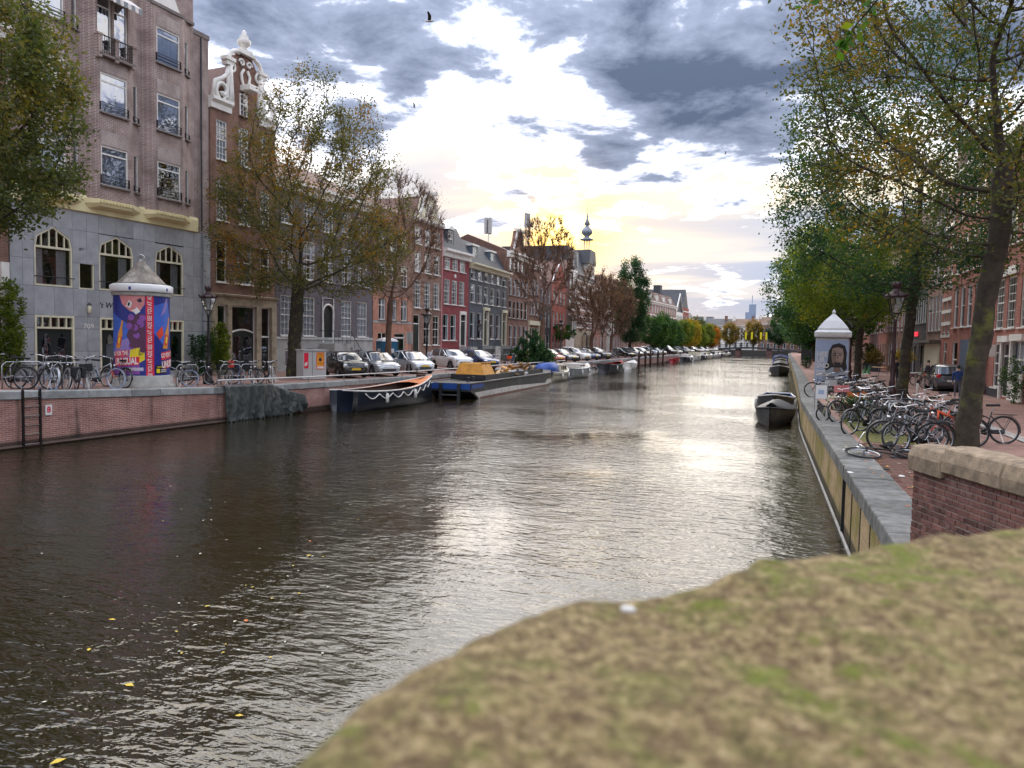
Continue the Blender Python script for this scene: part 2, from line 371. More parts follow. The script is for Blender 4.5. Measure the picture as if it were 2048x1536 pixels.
base('hull_rust', (.20, .09, .06), .6, var=.4, vs=3)
base('hull_red', (.34, .02, .03), .4, var=.2)
base('wood_plank', (.42, .25, .12), .7, var=.4, vs=5, bump=.3, pv=0.3)
base('wood_pale', (.56, .38, .20), .75, var=.35, vs=5, bump=.3, pv=0.3)
base('wood_dark', (.07, .04, .028), .7, var=.4, vs=5)
base('wood_grey', (.14, .13, .11), .9, var=.4, vs=6, bump=.5)
base('crate_orange', (.72, .33, .05), .6, var=.25, vs=2, dirt=((.55, .22, .04), .5))
base('debris_grey', (.35, .36, .37), .8, var=.3)
base('rope_white', (.72, .70, .66), .9, var=.15)
base('box_grey', (.44, .45, .44), .6, var=.12, vs=1.2, dirt=((.28, .28, .26), .4))
base('toilet_blue', (.02, .135, .25), .45, var=.15)
base('concrete', (.36, .35, .32), .9, var=.3, vs=3, bump=.3, dirt=((.16, .15, .13), .6))
base('cone_concrete', (.26, .225, .185), .9, var=.55, vs=2.6, bump=.45, dirt=((.66, .63, .58), .8))
base('skin', (.52, .33, .25), .6, var=.08)
base('denim', (.10, .11, .14), .9, var=.2)
base('jacket_blue', (.02, .06, .22), .8, var=.2)
base('jacket_dark', (.02, .02, .024), .85, var=.2)
base('hair_dark', (.02, .014, .011), .8, var=.2)
base('terracotta', (.45, .12, .05), .8, var=.2)
base('red_seat', (.5, .04, .04), .5, var=.1)
base('pink_plastic', (.62, .22, .22), .5, var=.1)
base('basket_wood', (.50, .13, .03), .65, var=.3, vs=6)
base('bike_black', (.014, .014, .016), .3, var=.1)
base('bike_grey', (.20, .22, .25), .35, .3, var=.1)
base('bike_silver', (.46, .48, .50), .3, .6, var=.1)
base('bike_blue', (.07, .12, .25), .35, var=.1)
base('bike_red', (.62, .07, .04), .35, var=.1)
base('bike_orange', (.72, .09, .02), .35, var=.1)
base('bike_cream', (.60, .57, .36), .4, var=.1)
base('bike_white', (.66, .66, .66), .35, var=.1)
base('bike_green', (.04, .11, .05), .4, var=.1)
for nm, c in dict(car_black=(.012, .012, .014), car_silver=(.40, .42, .44), car_pale=(.52, .55, .58), car_white=(.66, .66, .64), car_navy=(.02, .045, .13), car_grey=(.13, .14, .15), car_red=(.42, .07, .06), car_darkgrey=(.05, .052, .058)).items():
    base(nm, c, .22, .25 if nm in ('car_silver', 'car_pale', 'car_grey') else 0.0, var=.04, coat=.8)
base('car_glass', (.035, .042, .050), .05, var=.1, spec=1.0, coat=1.0)
base('lens', (.62, .64, .66), .08, .5, var=.1, coat=1.0)
base('interior_dark', (.02, .02, .022), .8, var=.2)
base('yellow_banner', (.80, .70, .02), .8, var=.1)
base('haze_blue', (.30, .37, .50), .5, var=.1)  # distance haze put into the base colour of the horizon blocks
base('neon_red', (.9, .05, .08), .4, em=((1.0, .06, .10), .12))
base('orange_lamp', (.9, .35, .03), .4, var=.05)
base('green_plastic', (.03, .30, .09), .5, var=.1)
base('gull_white', (.62, .62, .62), .8, var=.1)
base('awning_pink', (.62, .30, .30), .8, var=.1)
base('awning_white', (.72, .68, .66), .8, var=.1)
base('awning_grey', (.25, .27, .29), .8, var=.1)
glassmat('glass', (.90, .94, .98), .10, .92)
glassmat('glass_sky', (.62, .72, .9), .26, .8)
glassmat('glass_lamp', (.95, .96, .95), .12, .92)
leafmat('leaf_autumn', [(.0, (0.056, 0.068, 0.022)), (.42, (0.096, 0.100, 0.026)), (.62, (0.144, 0.120, 0.027)), (.82, (0.256, 0.136, 0.024)), (1.0, (0.336, 0.120, 0.024))])
leafmat('leaf_gold', [(.0, (0.050, 0.058, 0.014)), (.35, (0.120, 0.104, 0.020)), (.65, (0.260, 0.166, 0.025)), (1.0, (0.420, 0.239, 0.030))])
leafmat('leaf_mix', [(.0, (0.036, 0.060, 0.019)), (.4, (0.068, 0.092, 0.024)), (.62, (0.112, 0.112, 0.026)), (.8, (0.208, 0.144, 0.024)), (1.0, (0.352, 0.208, 0.028))])
leafmat('leaf_green', [(.0, (0.016, 0.052, 0.018)), (.4, (0.030, 0.089, 0.022)), (.75, (0.060, 0.135, 0.022)), (1.0, (0.140, 0.177, 0.025))])
leafmat('leaf_deep', [(.0, (0.012, 0.038, 0.020)), (.5, (0.022, 0.068, 0.028)), (.9, (0.050, 0.114, 0.030)), (1.0, (0.160, 0.156, 0.030))])
leafmat('leaf_olive', [(.0, (0.048, 0.072, 0.028)), (.5, (0.084, 0.112, 0.036)), (.8, (0.144, 0.136, 0.036)), (1.0, (0.240, 0.184, 0.040))])
leafmat('leaf_yellowgreen', [(.0, (0.045, 0.089, 0.012)), (.5, (0.110, 0.166, 0.015)), (.85, (0.220, 0.250, 0.020)), (1.0, (0.420, 0.354, 0.020))])
leafmat('leaf_brown', [(.0, (.11, .065, .038)), (.5, (.18, .10, .052)), (1.0, (.27, .14, .06))], .3)
leafmat('leaf_near', [(.0, (0.020, 0.078, 0.012)), (.7, (0.050, 0.135, 0.018)), (1.0, (0.220, 0.250, 0.020))], .5)
leafmat('leaf_yellow', [(.0, (0.160, 0.146, 0.015)), (.5, (0.320, 0.250, 0.020)), (1.0, (0.500, 0.333, 0.030))])
leafmat('leaf_orange', [(.0, (0.220, 0.104, 0.020)), (.5, (0.450, 0.177, 0.020)), (1.0, (0.550, 0.291, 0.030))])
base('leaf_float', (.62, .44, .03), .5, var=.2)
base('leaf_float_pale', (.60, .58, .48), .5, var=.2)
base('leaf_float_red', (.55, .15, .03), .5, var=.2)
# water
t = newmat('canal_water'); oc = t.n('ShaderNodeTexCoord').outputs['Object']; sp = t.n('ShaderNodeSeparateXYZ', {0: oc})
rv = t.n('ShaderNodeMapping', {'Vector': oc, 'Rotation': (0, 0, R(24)), 'Scale': (.62, 1.35, 1)}).outputs[0]
h1 = t.noise(rv, 3.4, 3, .5, .5); h2 = t.noise(rv, 9.5, 2, .5, .3); h3 = t.noise(oc, .45, 3, .5)
hh = t.m('ADD', t.m('MULTIPLY', h1, 1.0), t.m('ADD', t.m('MULTIPLY', h2, .32), t.m('MULTIPLY', h3, .9)))
calm = t.rng(t.noise(oc, .11, 4, .55), .34, .60, .25, 1.15)
bp = t.n('ShaderNodeBump', {'Height': t.m('MULTIPLY', hh, calm), 'Strength': .85, 'Distance': .05})
b = t.n('ShaderNodeBsdfPrincipled', {'Base Color': (.018, .014, .006), 'Roughness': .04, 'IOR': 1.5, 'Specular IOR Level': .7, 'Normal': bp.outputs[0]}); fin(t, b)
# mossy stone of the near parapet
t = newmat('mossy_stone'); oc = t.n('ShaderNodeTexCoord').outputs['Object']
n1 = t.noise(oc, 95, 8, .75); n2 = t.noise(oc, 24, 9, .75); n3 = t.noise(oc, 260, 4, .75); n4 = t.noise(t.v('ADD', oc, (3, 7, 1)), 70, 8, .75)
c = t.ramp(n1, [(.32, (.10, .07, .03)), (.44, (.28, .21, .09)), (.54, (.50, .39, .20)), (.66, (.84, .68, .42))])
c = t.mix(t.rng(n4, .47, .57, 0, .85), c, t.ramp(n3, [(.35, (.09, .055, .03)), (.55, (.22, .14, .07)), (.75, (.42, .31, .17))]))
c = t.mix(t.rng(n2, .47, .62, 0, .7), c, t.ramp(n1, [(.34, (.07, .08, .02)), (.5, (.22, .23, .05)), (.64, (.46, .44, .16))]))
c = t.mix(t.rng(t.noise(t.v('ADD', oc, (9, 2, 4)), 6.5, 6, .7), .57, .63, 0, .85), c, t.ramp(n3, [(.35, (.12, .17, .012)), (.7, (.32, .38, .03))]))
c = t.mix(t.rng(n3, .60, .70, 0, .6), c, (.80, .72, .55)); c = t.mix(1.0, c, (.62, .59, .52), 'MULTIPLY')
bp = t.n('ShaderNodeBump', {'Height': t.m('ADD', n1, t.m('MULTIPLY', n3, .5)), 'Strength': .8, 'Distance': .006})
fin(t, t.n('ShaderNodeBsdfPrincipled', {'Base Color': c, 'Roughness': .95, 'Normal': bp.outputs[0]}))
# ------------------------------------------------------------------ water and ground
mb = MB(); mb.quad((-60, -60, WATER), (60, -60, WATER), (60, 330, WATER), (-60, 330, WATER))
struct(mb.obj('water', 'canal_water'))
mb = MB(); mb.quad((-3000, -800, -3.2), (3000, -800, -3.2), (3000, 4000, -3.2), (-3000, 4000, -3.2)); struct(mb.obj('ground', 'asphalt'))
ysg = [-60, 0, 8, 12, 17, 19.5, 22, 24, 26, 29, 32, 36, 40, 45, 52, 60, 70, 80, 90, 100, 109, 118, 134, 150, 167, 184, 212, 240, 300]
def sheet(name, fa, fb, mat, z0=0.0, zf=None, ys=ysg):
    m = MB()
    for a, b in zip(ys[:-1], ys[1:]):
        za, zb = (zf(a), zf(b)) if zf else (0, 0)
        m.quad((fa(a), a, za + z0), (fb(a), a, za + z0), (fb(b), b, zb + z0), (fa(b), b, zb + z0))
    return struct(m.obj(name, mat))
brickmat('paving', (.32, .17, .135), (.43, .24, .195), (.30, .24, .20), bw=.21, bh=.07, ms=.010, flat=True)
sheet('pavement_left', lambda y: -300, lambda y: EL(y) - .5, 'paving', 0, ZL)
sheet('pavement_right', lambda y: ER(y) + .64, lambda y: 300, 'paving')
sheet('parking_strip_left', lambda y: EL(y) - 5.6, lambda y: EL(y) - 5.5, 'kerb_pale', .006, ZL, [y for y in ysg if y >= 22])
sheet('kerb_right', lambda y: 6.42 + max(0, y - 45) * .02, lambda y: 6.62 + max(0, y - 45) * .02, 'kerb_pale', .03)
sheet('gutter_right', lambda y: 6.72 + max(0, y - 45) * .02, lambda y: 6.86 + max(0, y - 45) * .02, 'kerb_pale', .005)
mb = MB(); mb.quad((-300, 262, .4), (300, 262, .4), (300, 1500, .4), (-300, 1500, .4)); mb.quad((-300, 262, -2), (300, 262, -2), (300, 262, .4), (-300, 262, .4)); struct(mb.obj('far_street', 'asphalt'))
# mossy planted strip beside the right coping
mb = MB()
for i in range(12):
    y0, y1 = 20.6 + i * .55, 20.6 + (i + 1) * .55; mb.quad((ER(y0) + .8, y0, .012), (ER(y0) + 2.1 + .1 * math.sin(i * 2.1), y0, .012), (ER(y1) + 2.1 + .1 * math.sin(i * 2.1 + 2.1), y1, .012), (ER(y1) + .8, y1, .012))
struct(mb.obj('mossy_strip', 'moss'), 'stuff')

# ------------------------------------------------------------------ quay walls
def quay(name, label, E, Z, sgn, y0, y1, wallmat, copmat, cw, slen, nst, cope_z):
    t = thing(name, label, 'quay wall', (E(y0), y0, 0)); o = Vector((E(y0), y0, 0))
    m = MB(); ys = np.arange(y0, y1, 1.0)
    for a, b in zip(ys[:-1], ys[1:]):
        m.quad((E(a), a, -2.4), (E(b), b, -2.4), (E(b), b, Z(b) - .2), (E(a), a, Z(a) - .2)) if sgn < 0 else m.quad((E(b), b, -2.4), (E(a), a, -2.4), (E(a), a, Z(a) - .2), (E(b), b, Z(b) - .2))
    w_ = m.obj('brickwork', wallmat, t); w_.location = -o
    m = MB(); y = y0; k = 0; rest = MB()
    while y < y1 - slen:
        L = slen * random.uniform(.8, 1.2); ya, yb = y + .006, y + L - .006
        j = random.uniform(-.008, .008); out = -sgn
        def ring(yy):
            e, z = E(yy), Z(yy) + cope_z + j
            return [(e + out * .05, yy, z - .27), (e + out * .05, yy, z - .02), (e + out * .03, yy, z), (e - out * cw, yy, z), (e - out * cw, yy, z - .27)]
        ra, rb = ring(ya), ring(yb)
        mm = rest if k >= nst else MB()
        mm.loft([ra, rb] if sgn < 0 else [rb, ra])
        if k < nst:
            c = Vector(((ra[0][0] + rb[0][0]) / 2, (ya + yb) / 2, 0)); mm.v = [tuple(Vector(p) - c) for p in mm.v]
            mm.obj('coping_stone', copmat, t, loc=c - o, bevel=.012)
        y += L; k += 1
    if rest.v: struct(rest.obj('coping', copmat, t, loc=-o), 'stuff')
    return t
ql = quay('quay_wall', 'long pinkish brick quay wall with dark damp streaks and grey coping on the left bank', EL, ZL, -1, 4, 238, 'brick_quay', 'coping_pale', .5, 1.5, 90, .02)
qr = quay('quay_wall', 'mossy yellow-green brick quay wall with broad grey coping on the right bank', ER, lambda y: 0.0, 1, 4, 238, 'brick_quay_right', 'coping_stone', .66, 1.15, 90, .03)
# timber strip along the waterline
m = MB(); m.tube([(ER(y) - .05, y - 4, WATER + .03) for y in range(4, 60, 4)], .035, 5); m.obj('wale', 'concrete', qr, loc=(-ER(4), 0, 0))
m = MB(); m.box(-.055, 0, -2.0, .77, .10, .02); m.obj('expansion_joint', 'black_matte', qr, loc=(ER(16.1) - ER(4), 16.1 - 4, .004))
m = MB()
for y in (12.4, 13.6, 14.9): m.box(-.008, y - .016, -2.0, .02, y + .016, -.26)
m.obj('drain_streak', 'black_matte', qr, loc=(ER(10) - ER(4), -4, 0))
m = MB(); m.tube([(EL(y) + .04 - EL(4), y - 4, WATER + .05) for y in range(4, 34, 3)], .06, 5); m.obj('fender_beam', 'wood_dark', ql)
# clinker bricks of the near right pavement: the nearest laid one by one
cb = MB(); cb.rbox(-.1, -.034, -.05, .1, .034, .012, .006); cbm = cb.mesh('clinker'); rows = []
pv = bpy.data.objects['pavement_right']
for iy in range(150):
    for ix in range(9):
        y = 9.4 + iy * .0735; x = ER(y) + .78 + ix * .212 + (.106 if iy % 2 else 0)
        if x < 3.4 + max(0, (y - 10) * .12) and not (y < 10.3 and x > 2.0): rows.append((x, y))
rows.sort(key=lambda p: p[1]); rest = MB()
for k, (x, y) in enumerate(rows):
    rz = random.uniform(-.03, .03); dz = random.uniform(-.004, .006)
    if k < 300: mobj('clinker', cbm, 'clinker_brick', pv, (x, y, dz), (random.uniform(-.02, .02), random.uniform(-.02, .02), rz))
    else:
        n0 = len(rest.v); rest.rbox(-.1, -.034, -.05, .1, .034, .012, .006); rest.xf(Matrix.Translation((x, y, dz)) @ Matrix.Rotation(rz, 4, 'Z'), n0)
struct(rest.obj('clinkers', 'clinker_brick', pv), 'stuff')
# ------------------------------------------------------------------ our bridge: deck, near capstone, brick wing wall
m = MB(); m.prism([(-30, -9), (30, -9), (30, .35), (-30, .35)], .7, .95, 'z'); m.prism([(-30, -9), (30, -9), (30, -8.6), (-30, -8.6)], -2, .7, 'z'); m.prism([(-30, -.2), (30, -.2), (30, .05), (-30, .05)], -2, .7, 'z'); struct(m.obj('bridge_deck', 'asphalt'))
ctrl = [(-.20, -.35), (-.205, .05), (-.19, .30), (-.183, .36), (-.165, .42), (-.14, .50), (-.10, .555), (-.045, .605), (-.02, .65), (.0, .685), (.08, .765), (.17, .84), (.27, .925), (.45, 1.05), (.8, 1.26), (1.3, 1.5)]
def catmull(c, n):
    P = [np.array(p, float) for p in c]; P = [2 * P[0] - P[1]] + P + [2 * P[-1] - P[-2]]; out = []
    for i in range(1, len(P) - 2):
        for k in range(n):
            t = k / n; a, b, cc, d = P[i - 1:i + 3]
            out.append(.5 * ((2 * b) + (-a + cc) * t + (2 * a - 5 * b + 4 * cc - d) * t * t + (-a + 3 * b - 3 * cc + d) * t ** 3))
    return out + [P[-2]]
kf = lambda y: float(np.interp(y, [.0, .2, .32, .45, .56, .66, .75], [1.0, 1.06, 1.13, 1.14, 1.065, 1.0, 1.0])); ctrl = [(p[0] * kf(p[1]), p[1] * kf(p[1])) for p in ctrl]; ed = catmull(ctrl, 14); rings = []
rr = random.Random(3)
from mathutils import noise as mn
ne = len(ed) - 1
for i, p in enumerate(ed):
    a = ed[max(0, i - 1)]; b = ed[min(ne, i + 1)]; d = (b - a) / np.linalg.norm(b - a); nn = np.array([d[1], -d[0]])  # towards the deck
    f = i / ne; inner = np.array([.30 + 1.3 * f, -.45 + 1.0 * f]); ring = []
    top = 2.2 + .018 * min(1, max(0, (p[1] - .60) / .07)); q0 = p + nn * .03
    for k in range(46):
        v = (1 - k / 45.0) ** 1.5; q = q0 * (1 - v) + inner * v
        z = top * (1 - v) + 2.2 * v - .05 * v * v + .008 * mn.noise(Vector((q[0] * 9, q[1] * 9, 0))) + .004 * mn.noise(Vector((q[0] * 38, q[1] * 38, 5))) + .002 * mn.noise(Vector((q[0] * 95, q[1] * 95, 2)))
        ring.append((q[0], q[1], z))
    z = ring[-1][2]
    for k in range(1, 9):
        an = k / 8 * math.pi / 2; nz = .004 * mn.noise(Vector((p[0] * 30, p[1] * 30, k * .6))); q = p + nn * (.03 - .03 * math.sin(an)); ring.append((q[0] + nz, q[1] + nz, z - .03 * (1 - math.cos(an))))
    ring.append((p[0], p[1], 2.0)); ring.append((p[0], p[1], .9)); rings.append(ring)
m = MB(); m.loft(rings, closed=False)
tag(m.obj('parapet_capstone', 'mossy_stone', smooth=True), 'rough tan sandstone bridge parapet with green moss, large and blurred in the foreground', 'parapet')
m = MB(); m.ball((0, 0, .002), (.006, .0035, .0025), 8, 5); P_ = ground(1256, 1224, 2.207); tag(m.obj('bird_dropping', 'rope_white', None, True, loc=(P_[0], P_[1], 2.207)), 'small white spot lying on the foreground stone', 'spot')
# wing wall
wa = Vector((1.76, 10.02, 0)); wb = Vector((3.25, 5.8, 0)); wd = (wb - wa); wl = wd.length; wd.normalize()
ww = thing('wing_wall', 'dark red brick parapet wall with rough tan granite cap beside the near right quay', 'wall', wa + Vector((0, 0, .09)), math.atan2(wd.y, wd.x))
# local x along the wall towards the bridge, local +y to the street, face at y=0 towards the canal (local -y)
m = MB(); m.box(.006, .012, -.6, wl, .44, .98); m.obj('mortar_core', 'mortar', ww)
bm_ = [MB().rbox(0, 0, 0, L, .1, .058, .006).mesh('brick') for L in (.205, .1)]; rest = MB()
cnt = 0
for r_ in range(22):
    z = -.42 + r_ * .069 - .03; x = -.002 - (.1 if r_ % 2 else 0); hdr = r_ % 2
    if z > .90: break
    while x < wl:
        L = .205 if not hdr else .1
        x0 = max(x, -.002)
        if x0 < 3.1 and cnt < 300: mobj('brick', bm_[1 if hdr or x < -.01 else 0], 'parapet_brick', ww, (x0, random.uniform(-.004, .004), z), (0, 0, random.uniform(-.01, .01))); cnt += 1
        else: rest.rbox(x0, 0, z, x0 + L, .1, z + .058, .006)
        x += L + .012
struct(rest.obj('bricks', 'parapet_brick', ww), 'stuff')
m = MB()
for r_ in range(18): m.rbox(-.004, .005 + .11 * (r_ % 2), -.4 + r_ * .069, .1, .215 + .11 * (r_ % 2), -.342 + r_ * .069, .006)
m.obj('end_brick', 'parapet_brick', ww)
xs = [-.05, .62, 1.62, 2.7, 3.6, wl]
for i in range(5):
    h = .15 + (.06 if i >= 1 else 0) + (.06 if i > 2 else 0)
    m = MB(); x0, x1 = xs[i] + .004, xs[i + 1] - .004; rings = []
    for k in range(9):
        x = x0 + (x1 - x0) * k / 8; j = [random.uniform(-.007, .007) for _ in range(7)]
        rings.append([(x, -.05 + j[0], .94 - (.10 if i < 1 else .02)), (x, -.055 + j[1], .94 + h * .55), (x, -.01 + j[2], .94 + h + .05), (x, .16, .94 + h + .075 + j[3]), (x, .32, .94 + h + .07 + j[4]), (x, .47 + j[5], .94 + h + .02), (x, .49, .93)])
    m.loft(rings); m.obj('cap_stone', 'granite_cap', ww, bevel=.015)
# ------------------------------------------------------------------ buildings
def panel(m, p0, p1, z0, z1, holes=(), rev=.16, inward=None, cuts=()):
    """wall face from p0 to p1 (2D, local) with rectangular holes (u0,u1,w0,w1); outward is to the right of p0->p1 seen from above reversed (local -y for +x)"""
    p0 = Vector((p0[0], p0[1], 0)); p1 = Vector((p1[0], p1[1], 0)); d = p1 - p0; L = d.length; d.normalize(); n = Vector((-d.y, d.x, 0))  # into the building
    us = sorted({0.0, L} | {min(max(h[0], 0), L) for h in holes} | {min(max(h[1], 0), L) for h in holes} | set(cuts))
    zs = sorted({z0, z1} | {min(max(h[2], z0), z1) for h in holes} | {min(max(h[3], z0), z1) for h in holes})
    P = lambda u, z, k=0.0: tuple(p0 + d * u + n * k + Vector((0, 0, z)))
    for a, b in zip(us[:-1], us[1:]):
        for c, e in zip(zs[:-1], zs[1:]):
            uc, zc = (a + b) / 2, (c + e) / 2
            if any(h[0] < uc < h[1] and h[2] < zc < h[3] for h in holes): continue
            m.quad(P(a, c), P(b, c), P(b, e), P(a, e))
    for h in holes:
        a, b, c, e = h[:4]
        m.quad(P(a, c), P(a, c, rev), P(a, e, rev), P(a, e)); m.quad(P(b, c, rev), P(b, c), P(b, e), P(b, e, rev))
        m.quad(P(a, c, rev), P(a, c), P(b, c), P(b, c, rev)); m.quad(P(a, e), P(a, e, rev), P(b, e, rev), P(b, e))
_wc = {}
def win_meshes(w_, h, style):
    key = (round(w_, 2), round(h, 2), style)
    if key in _wc: return _wc[key]
    f = MB(); ft = .065 if style != 'thin' else .045; hw = w_ / 2
    for b in ((-hw, -.03, 0, -hw + ft, .06, h), (hw - ft, -.03, 0, hw, .06, h), (-hw + ft, -.03, h - ft, hw - ft, .06, h), (-hw + ft, -.03, 0, hw - ft, .06, ft)): f.box(*b)
    iw = w_ - 2 * ft
    def vb(x, z0, z1, t=.012): f.box(x - t, -.005, z0, x + t, .035, z1)
    def hb(z, t=.014): f.box(-hw + ft, -.012, z - t, hw - ft, .04, z + t)
    if style == 'sash': hb(h * .54, .03)
    elif style == 'sash6':
        hb(h * .52, .028)
        for x in (-iw / 6, iw / 6): vb(x, ft, h - ft)
        for k in (1, 2, 4, 5): hb(h * k / 6)
    elif style == 'sash4':
        hb(h * .54, .028); vb(0, ft, h - ft); hb(h * .27); hb(h * .78)
    elif style == 'sashT':
        hb(h * .62, .028); vb(0, h * .62, h - ft)
    elif style == 'top': hb(h * .80, .035)
    elif style == 'case': vb(0, ft, h - ft, .04); hb(h * .68, .035)
    elif style == 'door':
        hb(h * .76, .04)
    g = MB(); g.quad((-hw + ft, .02, ft), (hw - ft, .02, ft), (hw - ft, .02, h - ft), (-hw + ft, .02, h - ft))
    s = MB(); s.box(-hw - .06, -.20, -.07, hw + .06, .02, 0)
    d = MB()
    if style == 'door': 
        d.box(-hw + ft, .0, 0.01, hw - ft, .05, h * .76 - .04)
    cu = MB()
    nn = 14; zt = h - ft
    pts = [(-hw + ft + iw * i / nn, .07 + .015 * math.sin(i * 2.3)) for i in range(nn + 1)]
    for a, b in zip(pts[:-1], pts[1:]): cu.quad((a[0], a[1], ft), (b[0], b[1], ft), (b[0], b[1], zt), (a[0], a[1], zt))
    ch = MB(); w3 = iw * .30
    for x0 in (-hw + ft, hw - ft - w3):
        pts = [(x0 + w3 * i / 6, .07 + .015 * math.sin(i * 2.6)) for i in range(7)]
        for a, b in zip(pts[:-1], pts[1:]): ch.quad((a[0], a[1], ft), (b[0], b[1], ft), (b[0], b[1], zt), (a[0], a[1], zt))
    r = dict(f=f.mesh('window'), g=g.mesh('pane'), s=s.mesh('sill'), d=d.mesh('door_leaf') if d.v else None, c=cu.mesh('curtain'), h=ch.mesh('curtain'))
    _wc[key] = r; return r
def window(par, p, w_, h, style='sash', rz=0.0, frame='white_paint', sill='sill_stone', glass='glass', curtain=None, rail=0, door='dark_green_paint'):
    k = win_meshes(w_, h, style)
    o = mobj('door' if style == 'door' else 'window', k['f'], frame, par, p, (0, 0, rz))
    mobj('pane', k['g'], glass, o)
    if k['d']: mobj('door_leaf', k['d'], door, o)
    elif sill: mobj('sill', k['s'], sill, o)
    if curtain == 'full': mobj('curtain', k['c'], 'curtain', o)  # on the tall corner block some of these only paint in sky reflection
    elif curtain == 'grey': mobj('curtain', k['c'], 'curtain_grey', o)
    elif curtain == 'half': mobj('curtain', k['h'], 'curtain', o)
    if rail:
        m = MB()
        for i in range(rail): m.box(-w_ / 2 - .05, -.13, .12 + i * .16, w_ / 2 + .05, -.105, .145 + i * .16)
        for x in (-w_ / 2 - .04, w_ / 2 + .02): m.box(x, -.125, .08, x + .02, -.02, .16 + (rail - 1) * .16)
        m.obj('railing', 'iron_black', o)
    return o
class Line:
    """a street front: point, heading in degrees from +Y, side"""
    def __init__(s, p, ang, side): s.p = Vector((p[0], p[1], 0)); s.a = R(ang); s.d = Vector((math.sin(s.a), math.cos(s.a), 0)); s.side = side
    def at(s, q): return s.p + s.d * q
    def root(s, name, label, s0, s1, cat='house', z=0.0, group=None):
        if s.side == 'L': o = s.at(s0); rz = math.atan2(s.d.y, s.d.x)
        else: o = s.at(s1); rz = math.atan2(-s.d.y, -s.d.x)
        t = thing(name, label, cat, (o.x, o.y, z), rz, group); t['w'] = s1 - s0; return t
def house(line, label, s0, s1, H, wall, rows=(), depth=10.0, roof='flat', rh=2.6, roofmat='tile_roof', cornice=None, name='canal_house', holes_extra=(), group=None, z=0.0, frame='white_paint', front=True, sill='sill_stone', bands=None):
    """rows: (z, h, w, [x...], style, curtain)"""
    t = line.root(name, label, s0, s1, z=z, group=group); Wd = s1 - s0; fr = frame; rs = random.Random(label)
    holes = [(x - r[2] / 2, x + r[2] / 2, r[0], r[0] + r[1]) for r in rows for x in r[3]] + list(holes_extra)
    m = MB(); panel(m, (0, 0), (Wd, 0), -.3, H, holes)
    m.quad((Wd, 0, -.3), (Wd, depth, -.3), (Wd, depth, H), (Wd, 0, H)); m.quad((0, depth, -.3), (0, 0, -.3), (0, 0, H), (0, depth, H)); m.quad((Wd, depth, -.3), (0, depth, -.3), (0, depth, H), (Wd, depth, H))
    m.quad((0, 0, H - .02), (Wd, 0, H - .02), (Wd, depth, H - .02), (0, depth, H - .02))
    m.obj('wall', wall, t)
    m = MB(); m.quad((.05, 1.6, 0), (Wd - .05, 1.6, 0), (Wd - .05, 1.6, H - .1), (.05, 1.6, H - .1)); m.obj('room', 'interior', t)
    for r in rows:
        for x in r[3]:
            cu = r[5] if len(r) > 5 else None
            if cu == 'mix': cu = rs.choice([None, 'half', 'full', 'grey', None])
            window(t, (x, .07, r[0]), r[2], r[1], r[4], frame=fr, curtain=cu, sill=sill, glass='glass')
    o = .12
    if roof == 'par':   # ridge parallel to the street
        m = MB(); d2 = depth / 2
        m.prism([(0.05, H), (d2, H + rh), (depth - .05, H)], 0, Wd, 'x'); m.obj('roof', roofmat, t)
    elif roof == 'perp':
        m = MB(); m.prism([(0, H), (Wd / 2, H + rh), (Wd, H)], .25, depth, 'y'); m.obj('roof', roofmat, t)
    elif roof == 'mans':
        m = MB(); m.loft([[(0, .1, H), (Wd, .1, H), (Wd, depth, H), (0, depth, H)], [(.0, 1.5, H + rh), (Wd, 1.5, H + rh), (Wd, depth - 1.5, H + rh), (0, depth - 1.5, H + rh)]]); m.obj('roof', roofmat, t)
    if cornice:
        ch, cp, cm = cornice; m = MB()
        m.prism([(-.04, H - ch), (-.04 - cp * .35, H - ch + .05), (-.04 - cp * .4, H - ch * .45), (-.04 - cp, H - ch * .28), (-.04 - cp, H), (.15, H + .02), (.15, H - ch)], -.03, Wd + .03, 'x')
        m.obj('cornice', cm, t)
    if bands:
        for zb, hb_, bm in bands:
            m = MB(); m.box(-.02, -.05, zb, Wd + .02, .0, zb + hb_); m.obj('string_course', bm, t)
    return t
def ev(n, W_, mar): return [mar + (W_ - 2 * mar) * (i + .5) / n for i in range(n)]
def dormer(t, x, y, z, w_, h, mat, dep=2.2, ped=False, top='white_paint'):
    m = MB(); panel(m, (x - w_ / 2, y), (x + w_ / 2, y), z, z + h, [(.14, w_ - .14, z + .12, z + h - .1)], .12)
    m.quad((x + w_ / 2, y, z), (x + w_ / 2, y + dep, z), (x + w_ / 2, y + dep, z + h), (x + w_ / 2, y, z + h)); m.quad((x - w_ / 2, y + dep, z), (x - w_ / 2, y, z), (x - w_ / 2, y, z + h), (x - w_ / 2, y + dep, z + h))
    d = m.obj('dormer', mat, t)
    window(d, (x, y + .06, z + .12), w_ - .28, h - .22, 'sash4', sill=None)
    m = MB()
    if ped: m.prism([(x - w_ / 2 - .12, z + h), (x, z + h + .45), (x + w_ / 2 + .12, z + h)], y - .12, y + dep, 'y')
    else: m.box(x - w_ / 2 - .12, y - .12, z + h, x + w_ / 2 + .12, y + dep, z + h + .18)
    m.obj('dormer_roof', top, d)
